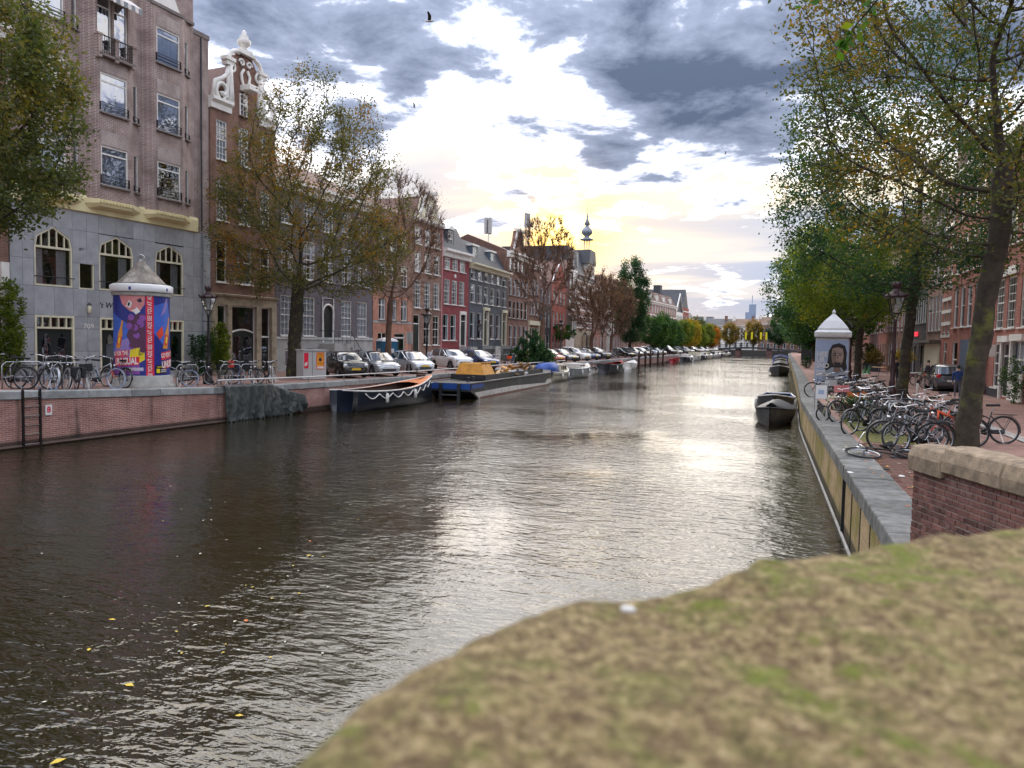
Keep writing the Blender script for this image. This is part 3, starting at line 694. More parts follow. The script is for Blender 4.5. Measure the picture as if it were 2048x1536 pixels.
def chimney(t, x, y, z, w_, d_, h, mat='brick_plum', pots=2):
    m = MB(); m.box(x - w_ / 2, y - d_ / 2, z, x + w_ / 2, y + d_ / 2, z + h); m.box(x - w_ / 2 - .06, y - d_ / 2 - .06, z + h - .2, x + w_ / 2 + .06, y + d_ / 2 + .06, z + h - .08); c = m.obj('chimney', mat, t)
    for i in range(pots):
        m = MB(); m.lathe([(.13, 0), (.11, .45), (.14, .5)], 8, (x - w_ / 2 + w_ * (i + .5) / pots, y, z + h)); m.obj('chimney_pot', 'terracotta', c)
def stoop(t, x, wd_, zt, out=1.5, n=6, dirn=1):
    """landing before a door with steps running down along the front"""
    m = MB(); m.box(x - wd_ / 2, -out, -.2, x + wd_ / 2, -.02, zt); s = m.obj('stoop', 'plinth_stone', t)
    for i in range(n):
        a = x + dirn * (wd_ / 2 + i * .27); b = x + dirn * (wd_ / 2 + (i + 1) * .27); m = MB()
        m.box(min(a, b), -out, -.2, max(a, b), -out * .25, zt * (n - i - .5) / (n + .5)); m.obj('step', 'coping_stone', s)
    m = MB(); h = .9
    e = x + dirn * (wd_ / 2 + n * .27)
    m.tube([(x - dirn * wd_ / 2, -out, zt + h), (x + dirn * wd_ / 2, -out, zt + h), (e, -out, h)], .022, 5); m.tube([(x - dirn * wd_ / 2, -out, zt + h), (x - dirn * wd_ / 2, -.05, zt + h)], .022, 5)
    for k in range(5): m.tube([(x - wd_ / 2 + wd_ * k / 4, -out, zt), (x - wd_ / 2 + wd_ * k / 4, -out, zt + h)], .014, 4)
    for k in range(1, 5): f = k / 4; m.tube([(x + dirn * wd_ / 2 + (e - x - dirn * wd_ / 2) * f, -out, zt * (1 - f)), (x + dirn * wd_ / 2 + (e - x - dirn * wd_ / 2) * f, -out, zt * (1 - f) + h)], .014, 4)
    m.obj('handrail', 'iron_black', s)

LA = Line((-30.5, 34.5), 4.3, 'L')
# ---- the office block with the number 709
S0 = -10.3; Z0 = .18
b9 = LA.root('office_block', 'tall brick and bluestone corner block with a yellow band and three window bays', S0, 1.22, 'building')
X = lambda s_: s_ - S0
BW = 1.22 - S0
gw = [(-9.2, -7.35, 4.42, 7.16), (-5.95, -3.98, 4.42, 7.12), (-2.63, -.74, 4.42, 7.10)]
nw = [(-7.03, -6.22, 4.40, 6.36), (-3.72, -2.95, 4.40, 6.33)]
dr = [(-9.25, -7.32, .2, 3.08), (-5.96, -3.98, .2, 3.08), (-2.63, -.76, .2, 3.08)]
hl = [(X(a), X(b), c, d) for a, b, c, d in gw + nw + dr]
m = MB(); panel(m, (0, .035), (BW, .035), -.3, 8.05, hl, .18)
m.quad((BW, .03, -.3), (BW, 12, -.3), (BW, 12, 8.0), (BW, .03, 8.0)); m.quad((0, 12, -.3), (0, .03, -.3), (0, .03, 8.0), (0, 12, 8.0)); m.obj('wall', 'black_matte', b9)
m = MB(); m.quad((.05, 1.8, 0), (BW - .05, 1.8, 0), (BW - .05, 1.8, 20), (.05, 1.8, 20)); m.obj('room', 'interior', b9)
cx = sorted({0.0, BW, X(-6.62), X(-3.34), X(-.05), X(.5)} | {X(v) for h in gw + dr for v in h[:2]} | {X(-8.3), X(-5.0), X(-1.7), X(-9.75)})
cx = [c for i, c in enumerate(cx) if i == 0 or c - cx[i - 1] > .06]
cz = [-.3, .35, 1.42, 2.5, 3.08, 4.40, 5.6, 7.16, 8.04]
for a, b in zip(cx[:-1], cx[1:]):
    for c, d in zip(cz[:-1], cz[1:]):
        # cut the slab back where an opening crosses it
        segs = [(a, b)]
        for h in hl:
            if h[2] < (c + d) / 2 < h[3]:
                ns = []
                for p, q in segs:
                    if h[1] <= p or h[0] >= q: ns.append((p, q)); continue
                    if h[0] > p: ns.append((p, h[0]))
                    if h[1] < q: ns.append((h[1], q))
                segs = ns
        for p, q in segs:
            if q - p < .05: continue
            m = MB(); m.box(p + .006, .0, c + .006, q - .006, .04, d - .006); m.obj('stone_slab', 'bluestone', b9)
for i, (a, b, c, d) in enumerate(gw):      # big pointed windows
    a, b = X(a), X(b); mid = (a + b) / 2; zs_ = 6.78; k = .17; ft = .08
    m = MB(); out = [(a, c), (b, c), (b, 6.2), (b - .1, 6.68), (mid, d), (a + .1, 6.68), (a, 6.2)]
    inn = [(a + ft, c + ft), (b - ft, c + ft), (b - ft, 6.18), (b - .1 - ft * .8, 6.62), (mid, d - ft * 1.05), (a + .1 + ft * .8, 6.62), (a + ft, 6.18)]
    n_ = len(out)
    for j in range(n_):
        o1, o2, i1, i2 = out[j], out[(j + 1) % n_], inn[j], inn[(j + 1) % n_]
        m.quad((o1[0], .03, o1[1]), (o2[0], .03, o2[1]), (i2[0], .03, i2[1]), (i1[0], .03, i1[1])); m.quad((i1[0], .03, i1[1]), (i2[0], .03, i2[1]), (i2[0], .14, i2[1]), (i1[0], .14, i1[1]))
    m.box(a + ft, .04, 6.14, b - ft, .13, 6.24)
    for q in range(1, 5):
        x = a + (b - a) * q / 5; m.box(x - .028, .05, 6.2, x + .028, .12, d - .09 - (d - 6.68) * abs(x - mid) / ((b - a) / 2 - .1))
    wn = m.obj('window', 'cream_paint', b9)
    m = MB(); m.quad(*[(p[0], .10, p[1]) for p in inn]); m.obj('pane', 'glass', wn)
    for q in range(2): m = MB(); x0 = a + ft + q * ((b - a) * .62); [m.quad((x0 + j * .1, .3 + .02 * math.sin(j * 3), c + ft), (x0 + j * .1 + .1, .3 + .02 * math.sin(j * 3 + 3), c + ft), (x0 + j * .1 + .1, .3 + .02 * math.sin(j * 3 + 3), 6.1), (x0 + j * .1, .3 + .02 * math.sin(j * 3), 6.1)) for j in range(5)]; m.obj('curtain', 'curtain_grey', wn)
    m = MB(); m.tube([(a - .05, -.05, c + .42), (b + .05, -.05, c + .42)], .022, 5); m.obj('railing', 'iron_black', wn)
    for sd in (0, 1):
        e = (a, a + .1) if not sd else (b, b - .1); m = MB(); m.prism([(e[0], 6.2), (e[1], 6.68), (mid, d), (e[0], d)] if sd == 0 else [(e[0], 6.2), (e[0], d), (mid, d), (e[1], 6.68)], .0, .10, 'y'); m.obj('spandrel', 'bluestone', b9)
for a, b, c, d in nw:
    a, b = X(a), X(b); mid = (a + b) / 2; ft = .06; m = MB(); out = [(a, c), (b, c), (b, d - .2), (mid, d), (a, d - .2)]; inn = [(a + ft, c + ft), (b - ft, c + ft), (b - ft, d - .24), (mid, d - .08), (a + ft, d - .24)]
    for j in range(5):
        o1, o2, i1, i2 = out[j], out[(j + 1) % 5], inn[j], inn[(j + 1) % 5]; m.quad((o1[0], .03, o1[1]), (o2[0], .03, o2[1]), (i2[0], .03, i2[1]), (i1[0], .03, i1[1])); m.quad((i1[0], .03, i1[1]), (i2[0], .03, i2[1]), (i2[0], .14, i2[1]), (i1[0], .14, i1[1]))
    wn = m.obj('window', 'cream_paint', b9); m = MB(); m.quad(*[(p[0], .10, p[1]) for p in inn]); m.obj('pane', 'glass', wn)
    m = MB(); m.prism([(a, d - .2), (mid, d), (a, d)], 0, .1, 'y'); m.prism([(b, d - .2), (b, d), (mid, d)], 0, .1, 'y'); m.obj('spandrel', 'bluestone', b9)
for a, b, c, d in dr:
    a, b = X(a), X(b); m = MB()
    m.box(a, -.02, c, a + .09, .14, d); m.box(b - .09, -.02, c, b, .14, d); m.box(a + .09, -.02, d - .09, b - .09, .14, d); m.box(a + .09, -.02, 2.47, b - .09, .14, 2.56)
    for q in range(1, 5): x = a + (b - a) * q / 5; m.box(x - .03, .0, 2.56, x + .03, .13, d - .09)
    o = m.obj('door_frame', 'cream_paint', b9)
    m = MB(); m.quad((a + .09, .1, 2.56), (b - .09, .1, 2.56), (b - .09, .1, d - .09), (a + .09, .1, d - .09)); m.obj('pane', 'glass', o)
    m = MB(); m.box(a + .09, .08, c, b - .09, .13, 2.47); o = m.obj('door', 'dark_green_paint', b9)
    for f in (.3, .7):
        x = a + (b - a) * f; m = MB(); m.prism([(x - .2, 1.1), (x + .2, 1.1), (x + .2, 2.0), (x, 2.28), (x - .2, 2.0)], .06, .075, 'y'); m.obj('pane', 'glass_sky', o)
    m = MB(); m.lathe([(.03, -.02), (.04, .02), (.02, .05)], 8, (0, 0, 0)); m.obj('handle', 'chrome', o, loc=((a + b) / 2, .05, 1.35), rot=(R(90), 0, 0))
# yellow band with corbelled balcony blocks
m = MB(); m.prism([(.02, 8.04), (-.1, 8.08), (-.12, 8.7), (-.05, 8.86), (.2, 8.9), (.2, 8.04)], -.02, X(.22), 'x'); yb = m.obj('cornice_band', 'yellow_render', b9)
bays = [(-9.62, -7.72, 'a'), (-6.3, -4.4, 'b'), (-3.0, -1.1, 'c')]
SL, SLR, DEP = .42, .93, .40      # left and right slant runs and depth of a bay
for s0_, s1_, tg in bays:
    a, b = X(s0_), X(s1_); m = MB()
    m.loft([[(a - .3, -.1, 8.28), (a + .1, -.5, 8.42), (b - .1, -.5, 8.42), (b + .3 + .1, -.1, 8.28)], [(a - .5, -.1, 8.5), (a - .02, -DEP - .14, 8.56), (b + .02, -DEP - .14, 8.56), (b + SLR - .1, -.1, 8.5)], [(a - .5, -.1, 8.74), (a - .02, -DEP - .14, 8.74), (b + .02, -DEP - .14, 8.74), (b + SLR - .1, -.1, 8.74)]]); m.obj('corbel', 'yellow_render', b9)
    for k in range(11):
        x = a + .05 + (b - a - .1) * k / 10; m = MB(); m.box(x - .05, -DEP - .22, 8.58, x + .05, -DEP - .13, 8.72); m.obj('dentil', 'yellow_render', b9)
TOP = 20.9
m = MB()
prev = 0.0
zrow = [(9.46, 1.88), (12.92, 1.88), (16.36, 1.82)]
for s0_, s1_, tg in bays:
    a, b = X(s0_), X(s1_); tz = 19.25 if tg == 'c' else TOP
    l0 = a - SL; r0 = b + SLR
    panel(m, (prev, .02), (max(prev + .01, l0), .02), 8.85, TOP if tg != 'x' else 19)
    fh = [(.2, .2 + 1.5, z, z + h) for z, h in zrow if not (tg == 'b' and z > 16)]
    if tg == 'b': fh += [(.08, .86, 15.85, 18.4), (1.0, 1.78, 15.85, 18.4)]
    shh = [(.28, .72, z, z + h) for z, h in zrow if not (tg == 'b' and z > 16)]
    if tg == 'b': rev = 1.0
    panel(m, (l0, .02), (a, -DEP), 8.7, tz); panel(m, (a, -DEP), (b, -DEP), 8.7, tz, fh); panel(m, (b, -DEP), (r0, .02), 8.7, tz, shh)
    if tz < TOP:
        m.quad((l0, .02, tz), (a, -DEP, tz), (b, -DEP, tz), (r0, .02, tz)); panel(m, (l0, .02), (r0, .02), tz, TOP)
    prev = r0
panel(m, (prev, .02), (X(.05), .02), 8.85, TOP); panel(m, (X(.05), .02), (X(.05), .10), 8.0, TOP); panel(m, (X(.05), .10), (BW, .10), 8.0, 19.05)
m.quad((BW, .1, 8), (BW, 12, 8), (BW, 12, 19.05), (BW, .1, 19.05)); m.quad((X(.05), .1, 19.05), (BW, .1, 19.05), (BW, 12, 19.05), (X(.05), 12, 19.05)); m.quad((X(.05), .1, 19.05), (X(.05), 12, 19.05), (X(.05), 12, TOP), (X(.05), .1, TOP)); m.quad((0, .02, TOP), (X(.05), .02, TOP), (X(.05), 12, TOP), (0, 12, TOP)); m.quad((0, 12, 8), (0, .02, 8), (0, .02, TOP), (0, 12, TOP))
m.obj('brick_wall', 'brick_709', b9)
an = math.atan2(DEP + .02, SLR)
for s0_, s1_, tg in bays:
    a, b = X(s0_), X(s1_)
    for z, h in zrow:
        top_b = tg == 'b' and z > 16
        if not top_b:
            window(b9, (a + .95, -DEP + .05, z), 1.5, h, 'top', frame='white_paint', glass='glass_sky', rail=3, curtain='full' if (z > 11 or tg == 'b') else None)  # pale sheets behind tinted panes: some blinds, others painting in the sky reflection
            d = Vector((SLR, DEP + .02, 0)).normalized()
            window(b9, (b + d.x * .5 - .02, -DEP + d.y * .5 + .05, z), .44, h, 'thin', rz=an, frame='white_paint', glass='glass_sky', rail=2)
            m = MB(); m.box(a + .2, -DEP - .012, z + h + .06, a + 1.7, -DEP, z + h + .72); m.obj('soldier_course', 'brick_709_soldier', b9)
        else:
            for xx in (.47, 1.39): window(b9, (a + xx, -DEP + .10, 15.85), .78, 2.55, 'top', glass='glass_sky', sill=None)
            m = MB(); m.box(a - .05, -DEP - .3, 15.5, b + .05, -DEP, 15.62); bal = m.obj('balcony', 'sill_stone', b9)
            m = MB()
            for k in range(16): m.box(a + k * (b - a) / 15 - .01, -DEP - .28, 15.62, a + k * (b - a) / 15 + .01, -DEP - .26, 16.45)
            m.box(a - .02, -DEP - .29, 16.42, b + .02, -DEP - .25, 16.47); m.box(a - .02, -DEP - .29, 15.95, b + .02, -DEP - .26, 15.98); m.obj('railing', 'iron_black', bal)
            for xx in (0, .93, 1.9): m = MB(); m.box(a + xx - .1, -DEP - .3, 15.4, a + xx + .1, -DEP - .06, 16.4); m.box(a + xx - .13, -DEP - .33, 16.4, a + xx + .13, -DEP - .03, 16.5); m.obj('balcony_pier', 'brick_709', bal)
            m = MB(); m.quad((a - .1, -DEP - .02, 18.75), (b + .1, -DEP - .02, 18.75), (b + .1, -DEP - .75, 18.25), (a - .1, -DEP - .75, 18.25)); aw = m.obj('awning', 'awning_white', b9)
            for k in range(10):
                x = a - .1 + k * (b - a + .2) / 10; m = MB(); m.quad((x, -DEP - .75, 18.25), (x + .2, -DEP - .75, 18.25), (x + .2, -DEP - .76, 18.0), (x + .1, -DEP - .76, 17.96), (x, -DEP - .76, 18.0)); m.obj('valance', 'awning_grey' if k % 2 else 'awning_white', aw)
    if tg == 'c':
        m = MB(); m.box(a - .1, -DEP - .06, 19.2, b + .1, .1, 19.36); m.box(b, -.3, 19.2, b + SLR, .1, 19.34); m.obj('coping', 'sill_stone', b9)
        m = MB(); m.prism([(a + .1, 19.36), (b - .1, 19.36), ((a + b) / 2, 20.9)], -.35, 1.2, 'y'); m.obj('gable_dormer', 'white_paint', b9)
m = MB(); m.box(X(.02), .04, 18.95, BW + .03, .5, 19.2); m.obj('coping', 'sill_stone', b9)
m = MB(); m.tube([(X(.62), .03, 8.2), (X(.62), .03, 18.9)], .05, 6); m.obj('drainpipe', 'lead_dark', b9)
m = MB(); m.tube([(X(.62), -.03, .2), (X(.62), -.03, 8.1)], .05, 6); m.obj('drainpipe', 'zinc', b9)
me = text_mesh('709', .34, .006, sx=1.15); mobj('house_number', me, 'rope_white', b9, (X(-6.58), -.012, 2.62), (R(90), 0, 0))
me = text_mesh("‘t Wa", .40, .006, 'LEFT', shear=.2); mobj('lettering', me, 'black_paint', b9, (X(-6.0), -.012, 3.68), (R(90), 0, 0))
m = MB(); m.lathe([(.02, 0), (.09, .06), (.085, .36), (.02, .44)], 8); m.obj('wall_lamp', 'cream_paint', b9, True, loc=(X(-6.6), -.12, 3.25))
m = MB(); m.lathe([(.10, .38), (.11, .42), (.02, .52)], 8); m.obj('lamp_cap', 'lead_dark', b9, True, loc=(X(-6.6), -.12, 3.25))
# ---- neighbour behind the left tree
h_ = house(LA, 'brown brick house at the left edge mostly hidden by the green tree', -19, -10.35, 15, 'brick_brown', [(z, 1.9, 1.1, ev(4, 8.6, .5), 'sash', 'mix') for z in (1.2, 4.7, 8.2, 11.6)], z=.3, cornice=(.6, .4, 'white_paint'))
m = MB(); m.box(8.25, -.12, 0, 8.6, .05, 5.0); m.obj('pilaster', 'white_paint', h_)

# ---- house with the white neck gable
gx = lambda s_: s_ - 1.25
NR = [(12.5, 2.25, .82, [gx(2.12), gx(3.9), gx(5.75)], 'sash6', None), (9.0, 2.35, .82, [gx(2.12), gx(3.9), gx(5.75)], 'sash6', 'grey'), (5.42, 2.4, .82, [gx(2.08), gx(5.75)], 'sash', None), (5.42, 2.4, 1.4, [gx(3.88)], 'sash', 'grey')]
nh = house(LA, 'tall brown brick house with an ornate white neck gable and urn', 1.25, 6.68, 15.6, 'brick_brown', NR, holes_extra=[(gx(1.62), gx(2.42), .1, 4.1), (gx(2.75), gx(4.85), .1, 4.1), (gx(5.3), gx(6.2), .1, 4.1)], roof='perp', rh=3.0, sill='white_paint')
m = MB(); ngp = [(1.45, 15.6), (4.1, 15.6), (3.95, 16.8), (3.9, 18.3), (3.4, 18.95), (2.75, 19.15), (2.1, 18.95), (1.6, 18.3), (1.55, 16.8)]
m.prism(ngp, 0.02, .4, 'y'); gb = m.obj('neck_gable', 'brick_brown', nh)
def arc(c, r0, r1, a0, a1, n=16): return [(c[0] + (r0 + (r1 - r0) * i / n) * math.cos(R(a0 + (a1 - a0) * i / n)), c[1] + (r0 + (r1 - r0) * i / n) * math.sin(R(a0 + (a1 - a0) * i / n))) for i in range(n + 1)]
def trim(pts, r, par=gb, nm='scroll', y=-.05): m = MB(); m.tube([(p[0], y, p[1]) for p in pts], r, 7); return m.obj(nm, 'white_paint', par, True)
for sg in (-1, 1):
    c0 = 2.75; mx = lambda pts: [(c0 + sg * p[0], p[1]) for p in pts]
    trim(mx([(1.15, 15.9), (1.18, 16.6), (1.25, 17.4), (1.28, 18.1)]), .17)
    trim(mx([(1.36, 16.0), (1.5, 16.5), (1.42, 17.1), (1.5, 17.7)]), .10)
    trim(mx(arc((1.85, 16.45), .62, .12, -90, 330)), .13); trim(mx(arc((1.45, 16.05), .42, .08, 180, 560)), .10)
    trim(mx([(2.62, 16.0), (2.4, 16.9), (1.9, 17.15), (1.5, 17.5), (1.4, 18.0)]), .12)
    trim(mx(arc((.62, 18.45), .75, .6, 0, 100)), .13); trim(mx(arc((1.15, 18.0), .35, .06, 90, 450)), .08)
    trim(mx([(.15, 18.2), (.35, 17.9), (.3, 17.5), (.12, 17.2)]), .09); trim(mx(arc((.3, 18.55), .24, .05, 0, 400)), .07)
    m = MB(); m.box(c0 + sg * 1.0 - (.0 if sg > 0 else .75), -.28, 18.3, c0 + sg * 1.0 + (.75 if sg > 0 else 0), .2, 18.5); m.box(c0 + sg * 1.1 - (.0 if sg > 0 else .55), -.2, 18.05, c0 + sg * 1.1 + (.55 if sg > 0 else 0), .2, 18.3); m.obj('gable_moulding', 'white_paint', gb)
    m = MB(); x0, x1 = (-.05, 1.55) if sg < 0 else (4.0, 5.48); m.prism([(.1, 15.25), (-.12, 15.3), (-.15, 15.6), (-.32, 15.75), (-.32, 15.92), (.1, 15.95)], x0, x1, 'x'); m.obj('shoulder_moulding', 'white_paint', nh)
m = MB(); m.box(2.05, -.25, 19.05, 3.45, .3, 19.22); m.box(2.3, -.2, 19.22, 3.2, .25, 19.38); m.obj('gable_top', 'white_paint', gb)
m = MB(); m.lathe([(.2, 0), (.14, .12), (.34, .3), (.42, .55), (.22, .72), (.26, .82), (.10, .95), (.14, 1.08), (.02, 1.2)], 12, (2.75, .05, 19.38)); m.obj('urn', 'white_paint', gb, True)
for k in range(4): trim(arc((2.75, 17.0 - k * .3), .18 - .02 * k, .04, 90 * k, 90 * k + 360), .07)
window(gb, (2.6, -.02, 15.45), .62, 1.3, 'sash4', frame='white_paint')
m = MB(); m.rbox(2.35, -.75, 16.9, 3.1, .1, 17.25, .03); m.obj('hoist_box', 'white_paint', gb)
sg_ = thing  # stone shop front
m = MB()
for a, b in ((.0, .34), (1.18, 1.5), (3.62, 4.02), (4.98, 5.43)): m.box(a, -.16, -.1, b, .02, 4.2)
m.box(0, -.14, 4.1, 5.43, .05, 4.55); m.prism([(.0, 4.5), (-.3, 4.62), (-.34, 4.72), (.0, 4.78)], -.02, 5.45, 'x'); m.obj('stone_front', 'sandstone', nh)
def shopdoor(par, x0, x1, z0, z1, arch=True, leafs=2, mid=2.4):
    m = MB(); m.box(x0, .03, z0, x0 + .08, .12, z1); m.box(x1 - .08, .03, z0, x1, .12, z1); m.box(x0 + .08, .03, z1 - .08, x1 - .08, .12, z1)
    pts = [(x0 + (x1 - x0) * i / 12, mid + (.22 * math.sin(math.pi * i / 12) if arch else 0)) for i in range(13)]
    for a, b in zip(pts[:-1], pts[1:]): m.quad((a[0], .03, a[1]), (b[0], .03, b[1]), (b[0], .03, b[1] + .1), (a[0], .03, a[1] + .1)); m.quad((a[0], .03, a[1] + .1), (b[0], .03, b[1] + .1), (b[0], .12, b[1] + .1), (a[0], .12, a[1] + .1))
    o = m.obj('door', 'white_paint', par)
    m = MB(); m.quad((x0 + .08, .09, mid), (x1 - .08, .09, mid), (x1 - .08, .09, z1 - .08), (x0 + .08, .09, z1 - .08)); m.obj('pane', 'glass', o)
    m = MB(); m.box(x0 + .08, .085, z0, x1 - .08, .13, mid + .2); d = m.obj('door_leaf', 'dark_green_paint', o)
    n = leafs
    for k in range(n):
        a = x0 + .08 + (x1 - x0 - .16) * k / n; b = a + (x1 - x0 - .16) / n; m = MB(); m.quad((a + .12, .08, z0 + .7), (b - .12, .08, z0 + .7), (b - .12, .08, mid - .15), (a + .12, .08, mid - .15)); m.obj('pane', 'glass_sky', d)
        g = MB()
        for q in range(1, 3): x = a + .12 + (b - a - .24) * q / 3; g.box(x - .008, .07, z0 + .7, x + .008, .078, mid - .15)
        for q in range(1, 6): z = z0 + .7 + (mid - .85 - z0) * q / 6; g.box(a + .12, .07, z - .008, b - .12, .078, z + .008)
        g.obj('glazing_bar', 'iron_black', d)
    return o
shopdoor(nh, 1.5, 3.62, .1, 4.1); shopdoor(nh, .34, 1.18, .1, 4.1, False, 1, 2.0); shopdoor(nh, 4.02, 4.98, .1, 4.1, False, 1, 2.2)
# ---- mauve-black five-bay house
dx5 = [1.15, 3.42, 5.5, 7.78, 9.82]
dk = house(LA, 'wide mauve-grey painted five-bay house with stone plinth, white curtains and arched door', 6.72, 17.9, 12.5, 'paint_mauve', [(2.36, 2.65, 1.28, [dx5[0], dx5[1], dx5[3], dx5[4]], 'sash6', 'full'), (6.2, 2.6, 1.22, dx5, 'sash6', 'half'), (9.7, 1.8, 1.18, dx5, 'sash6', None)], roof='par', rh=2.7, cornice=(.7, .5, 'white_paint'), holes_extra=[(5.0, 6.0, 1.9, 4.5)], sill='white_paint')
m = MB(); panel(m, (0, -.06), (11.18, -.06), -.3, 2.1, [(.9, 1.8, .3, 1.5), (3.0, 3.9, .3, 1.5), (6.3, 7.3, .2, 1.6), (8.8, 9.8, .3, 1.4)], .2); m.prism([(-.06, 2.1), (-.14, 2.12), (-.12, 2.25), (.0, 2.28)], 0, 11.18, 'x'); m.obj('plinth', 'plinth_stone', dk)
for x, w_ in ((1.35, .9), (3.45, .9), (6.8, 1.0), (9.3, 1.0)): window(dk, (x, .02, .3), w_, 1.12, 'case', sill=None)
m = MB(); ar = [(4.94, 1.9)] + arc((5.5, 4.0), .62, .62, 180, 0, 14) + [(6.06, 1.9)]
m.tube([(p[0], -.05, p[1]) for p in ar], .07, 6); m.tube([(4.86, -.04, 2.0), (4.86, -.04, 5.05), (6.14, -.04, 5.05), (6.14, -.04, 2.0)], .05, 4); m.obj('door_surround', 'white_paint', dk)
m = MB(); m.prism([(5.0, 1.9), (6.0, 1.9), (6.0, 4.0)] + arc((5.5, 4.0), .5, .5, 0, 180, 10)[1:-1] + [(5.0, 4.0)], .05, .1, 'y'); d = m.obj('door', 'black_paint', dk); m = MB(); m.box(5.15, .03, 2.3, 5.85, .05, 3.2); m.box(5.2, .03, 3.4, 5.8, .05, 3.9); m.obj('door_panel', 'dark_green_paint', d)
stoop(dk, 5.5, 1.9, 1.85, 1.3, 7, 1)

LB = Line(LA.at(17.9), 3.5, 'L')
sx_ = [1.35, 3.05, 4.8]
sm = house(LB, 'salmon-red brick house with a pale stone belt and dark garage door behind the thin tree', 0.05, 6.1, 12.6, 'brick_brown2', [(3.76, 1.75, 1.08, sx_, 'case', 'half'), (6.6, 1.75, 1.05, sx_, 'sash4', None), (9.3, 1.5, 1.05, sx_, 'sash4', None)], roof='par', rh=2.2, holes_extra=[(.75, 2.1, 1.0, 2.75), (3.25, 5.0, .05, 2.75)], bands=[(3.52, .16, 'plinth_stone')])
m = MB(); panel(m, (0, -.03), (6.04, -.03), -.3, 3.5, [(.75, 2.1, 1.0, 2.75), (3.25, 5.0, .05, 2.75)], .1); panel(m, (0, -.03), (6.04, -.03), 3.7, 5.75, [(x - .54, x + .54, 3.76, 5.51) for x in sx_], .1); m.obj('wall_facing', 'brick_salmon', sm)
window(sm, (1.42, .05, 1.0), 1.35, 1.75, 'case'); shopdoor(sm, 3.25, 5.0, .05, 2.75, False, 2, 2.3)
bx_ = [1.0, 2.78, 4.5]
bn_ = house(LB, 'brown brick house with a cream bell gable and hoist beam, beside the dark red house', 6.13, 11.62, 12.5, 'brick_brown2', [(10.5, 1.45, 1.08, bx_, 'sash', 'half'), (8.1, 1.75, 1.06, bx_, 'sash4', None), (5.0, 2.38, 1.12, bx_, 'sash6', 'half'), (1.76, 2.65, 1.14, [2.78, 4.5], 'sash4', None), (1.1, 3.3, 1.1, [.9], 'door', None)], roof='perp', rh=2.4, sill='white_paint')
m = MB(); gp = [(.3, 12.5), (5.2, 12.5), (5.1, 13.1), (4.3, 13.25), (4.1, 13.9)] + arc((2.75, 13.8), 1.25, 1.25, 5, 175, 12) + [(1.4, 13.9), (1.2, 13.25), (.4, 13.1)]
m.prism(gp, -.06, .3, 'y'); g_ = m.obj('bell_gable', 'cream_paint', bn_); m = MB(); m.tube([(p[0], -.14, p[1]) for p in gp[2:]], .12, 6); m.prism([(-.1, 12.4), (-.35, 12.55), (-.35, 12.7), (.1, 12.75)], .1, 5.4, 'x'); m.obj('gable_moulding', 'white_paint', g_)
m = MB(); m.box(2.6, -.9, 14.9, 2.9, 2, 15.15); m.box(1.9, -.3, 15.05, 3.6, .4, 15.2); m.obj('hoist_beam', 'white_paint', g_); window(g_, (2.75, -.1, 12.75), .9, 1.3, 'sash4', sill=None)
m = MB(); m.tube([(5.42, -.07, .2), (5.42, -.07, 12.3)], .06, 6); m.obj('drainpipe', 'awning_pink', bn_)
rd = house(LB, 'narrow dark red painted house with white cornice and grey dormer', 11.65, 17.52, 10.7, 'paint_darkred', [(8.82, 1.5, 1.2, [1.1, 2.72, 4.38], 'sash6', 'half'), (5.6, 2.32, 1.2, [1.05, 2.65, 4.25], 'sash6', 'half'), (2.2, 2.45, 1.2, [.9, 2.5], 'sash', 'half'), (1.65, 3.2, 1.35, [4.55], 'door', None), (.2, .9, 1.0, [.9, 2.5], 'case', None)], roof='mans', rh=2.6, roofmat='slate_roof', cornice=(.75, .55, 'white_paint'), sill='white_paint')
dormer(rd, 2.7, .5, 10.85, 1.3, 1.9, 'lead_dark', 2.4, True); chimney(rd, .7, 2.2, 11.5, .9, .7, 2.2, 'lead_dark', 1); m = MB(); m.lathe([(.14, 0), (.14, 1.0), (.24, 1.1), (.24, 1.3), (.1, 1.45)], 8, (.7, 2.2, 13.9)); m.obj('flue', 'black_matte', rd); chimney(rd, 5.3, 3.2, 12.2, .9, .8, 1.7, 'brick_plum', 2)
m = MB(); m.box(3.85, -.1, 4.72, 5.25, .02, 5.05); m.box(3.85, -.08, .9, 4.0, .02, 4.8); m.box(5.1, -.08, .9, 5.25, .02, 4.8); m.obj('door_case', 'white_paint', rd); stoop(rd, 4.55, 1.5, 1.6, 1.3, 5, -1)
m = MB(); m.rbox(2.55, -.08, 8.15, 2.85, 0, 8.5, .03); m.obj('wall_plaque', 'white_paint', rd)
e_ = LB.at(17.55)
LC = Line(e_, -1.0, 'L')
sx6 = [1.05 + i * 2.04 for i in range(6)]
slt = house(LC, 'six-bay dark slate-blue painted house with two blue-grey dormers', 0.05, 12.35, 10.0, 'paint_slate', [(8.38, 1.32, 1.25, sx6, 'sash', 'half'), (6.05, 1.85, 1.25, sx6, 'sash', 'half'), (2.4, 2.7, 1.25, [sx6[0], sx6[1], sx6[3], sx6[4]], 'sash', 'half'), (1.7, 3.6, 1.35, [4.95, 11.15], 'door', None), (.2, 1.1, 1.0, [sx6[0], sx6[3]], 'case', None)], roof='mans', rh=2.5, roofmat='slate_roof', cornice=(.6, .6, 'cream_paint'), sill='white_paint')
for x in (2.6, 8.2): dormer(slt, x + .5, .6, 10.2, 1.6, 1.75, 'dormer_blue', 2.6)
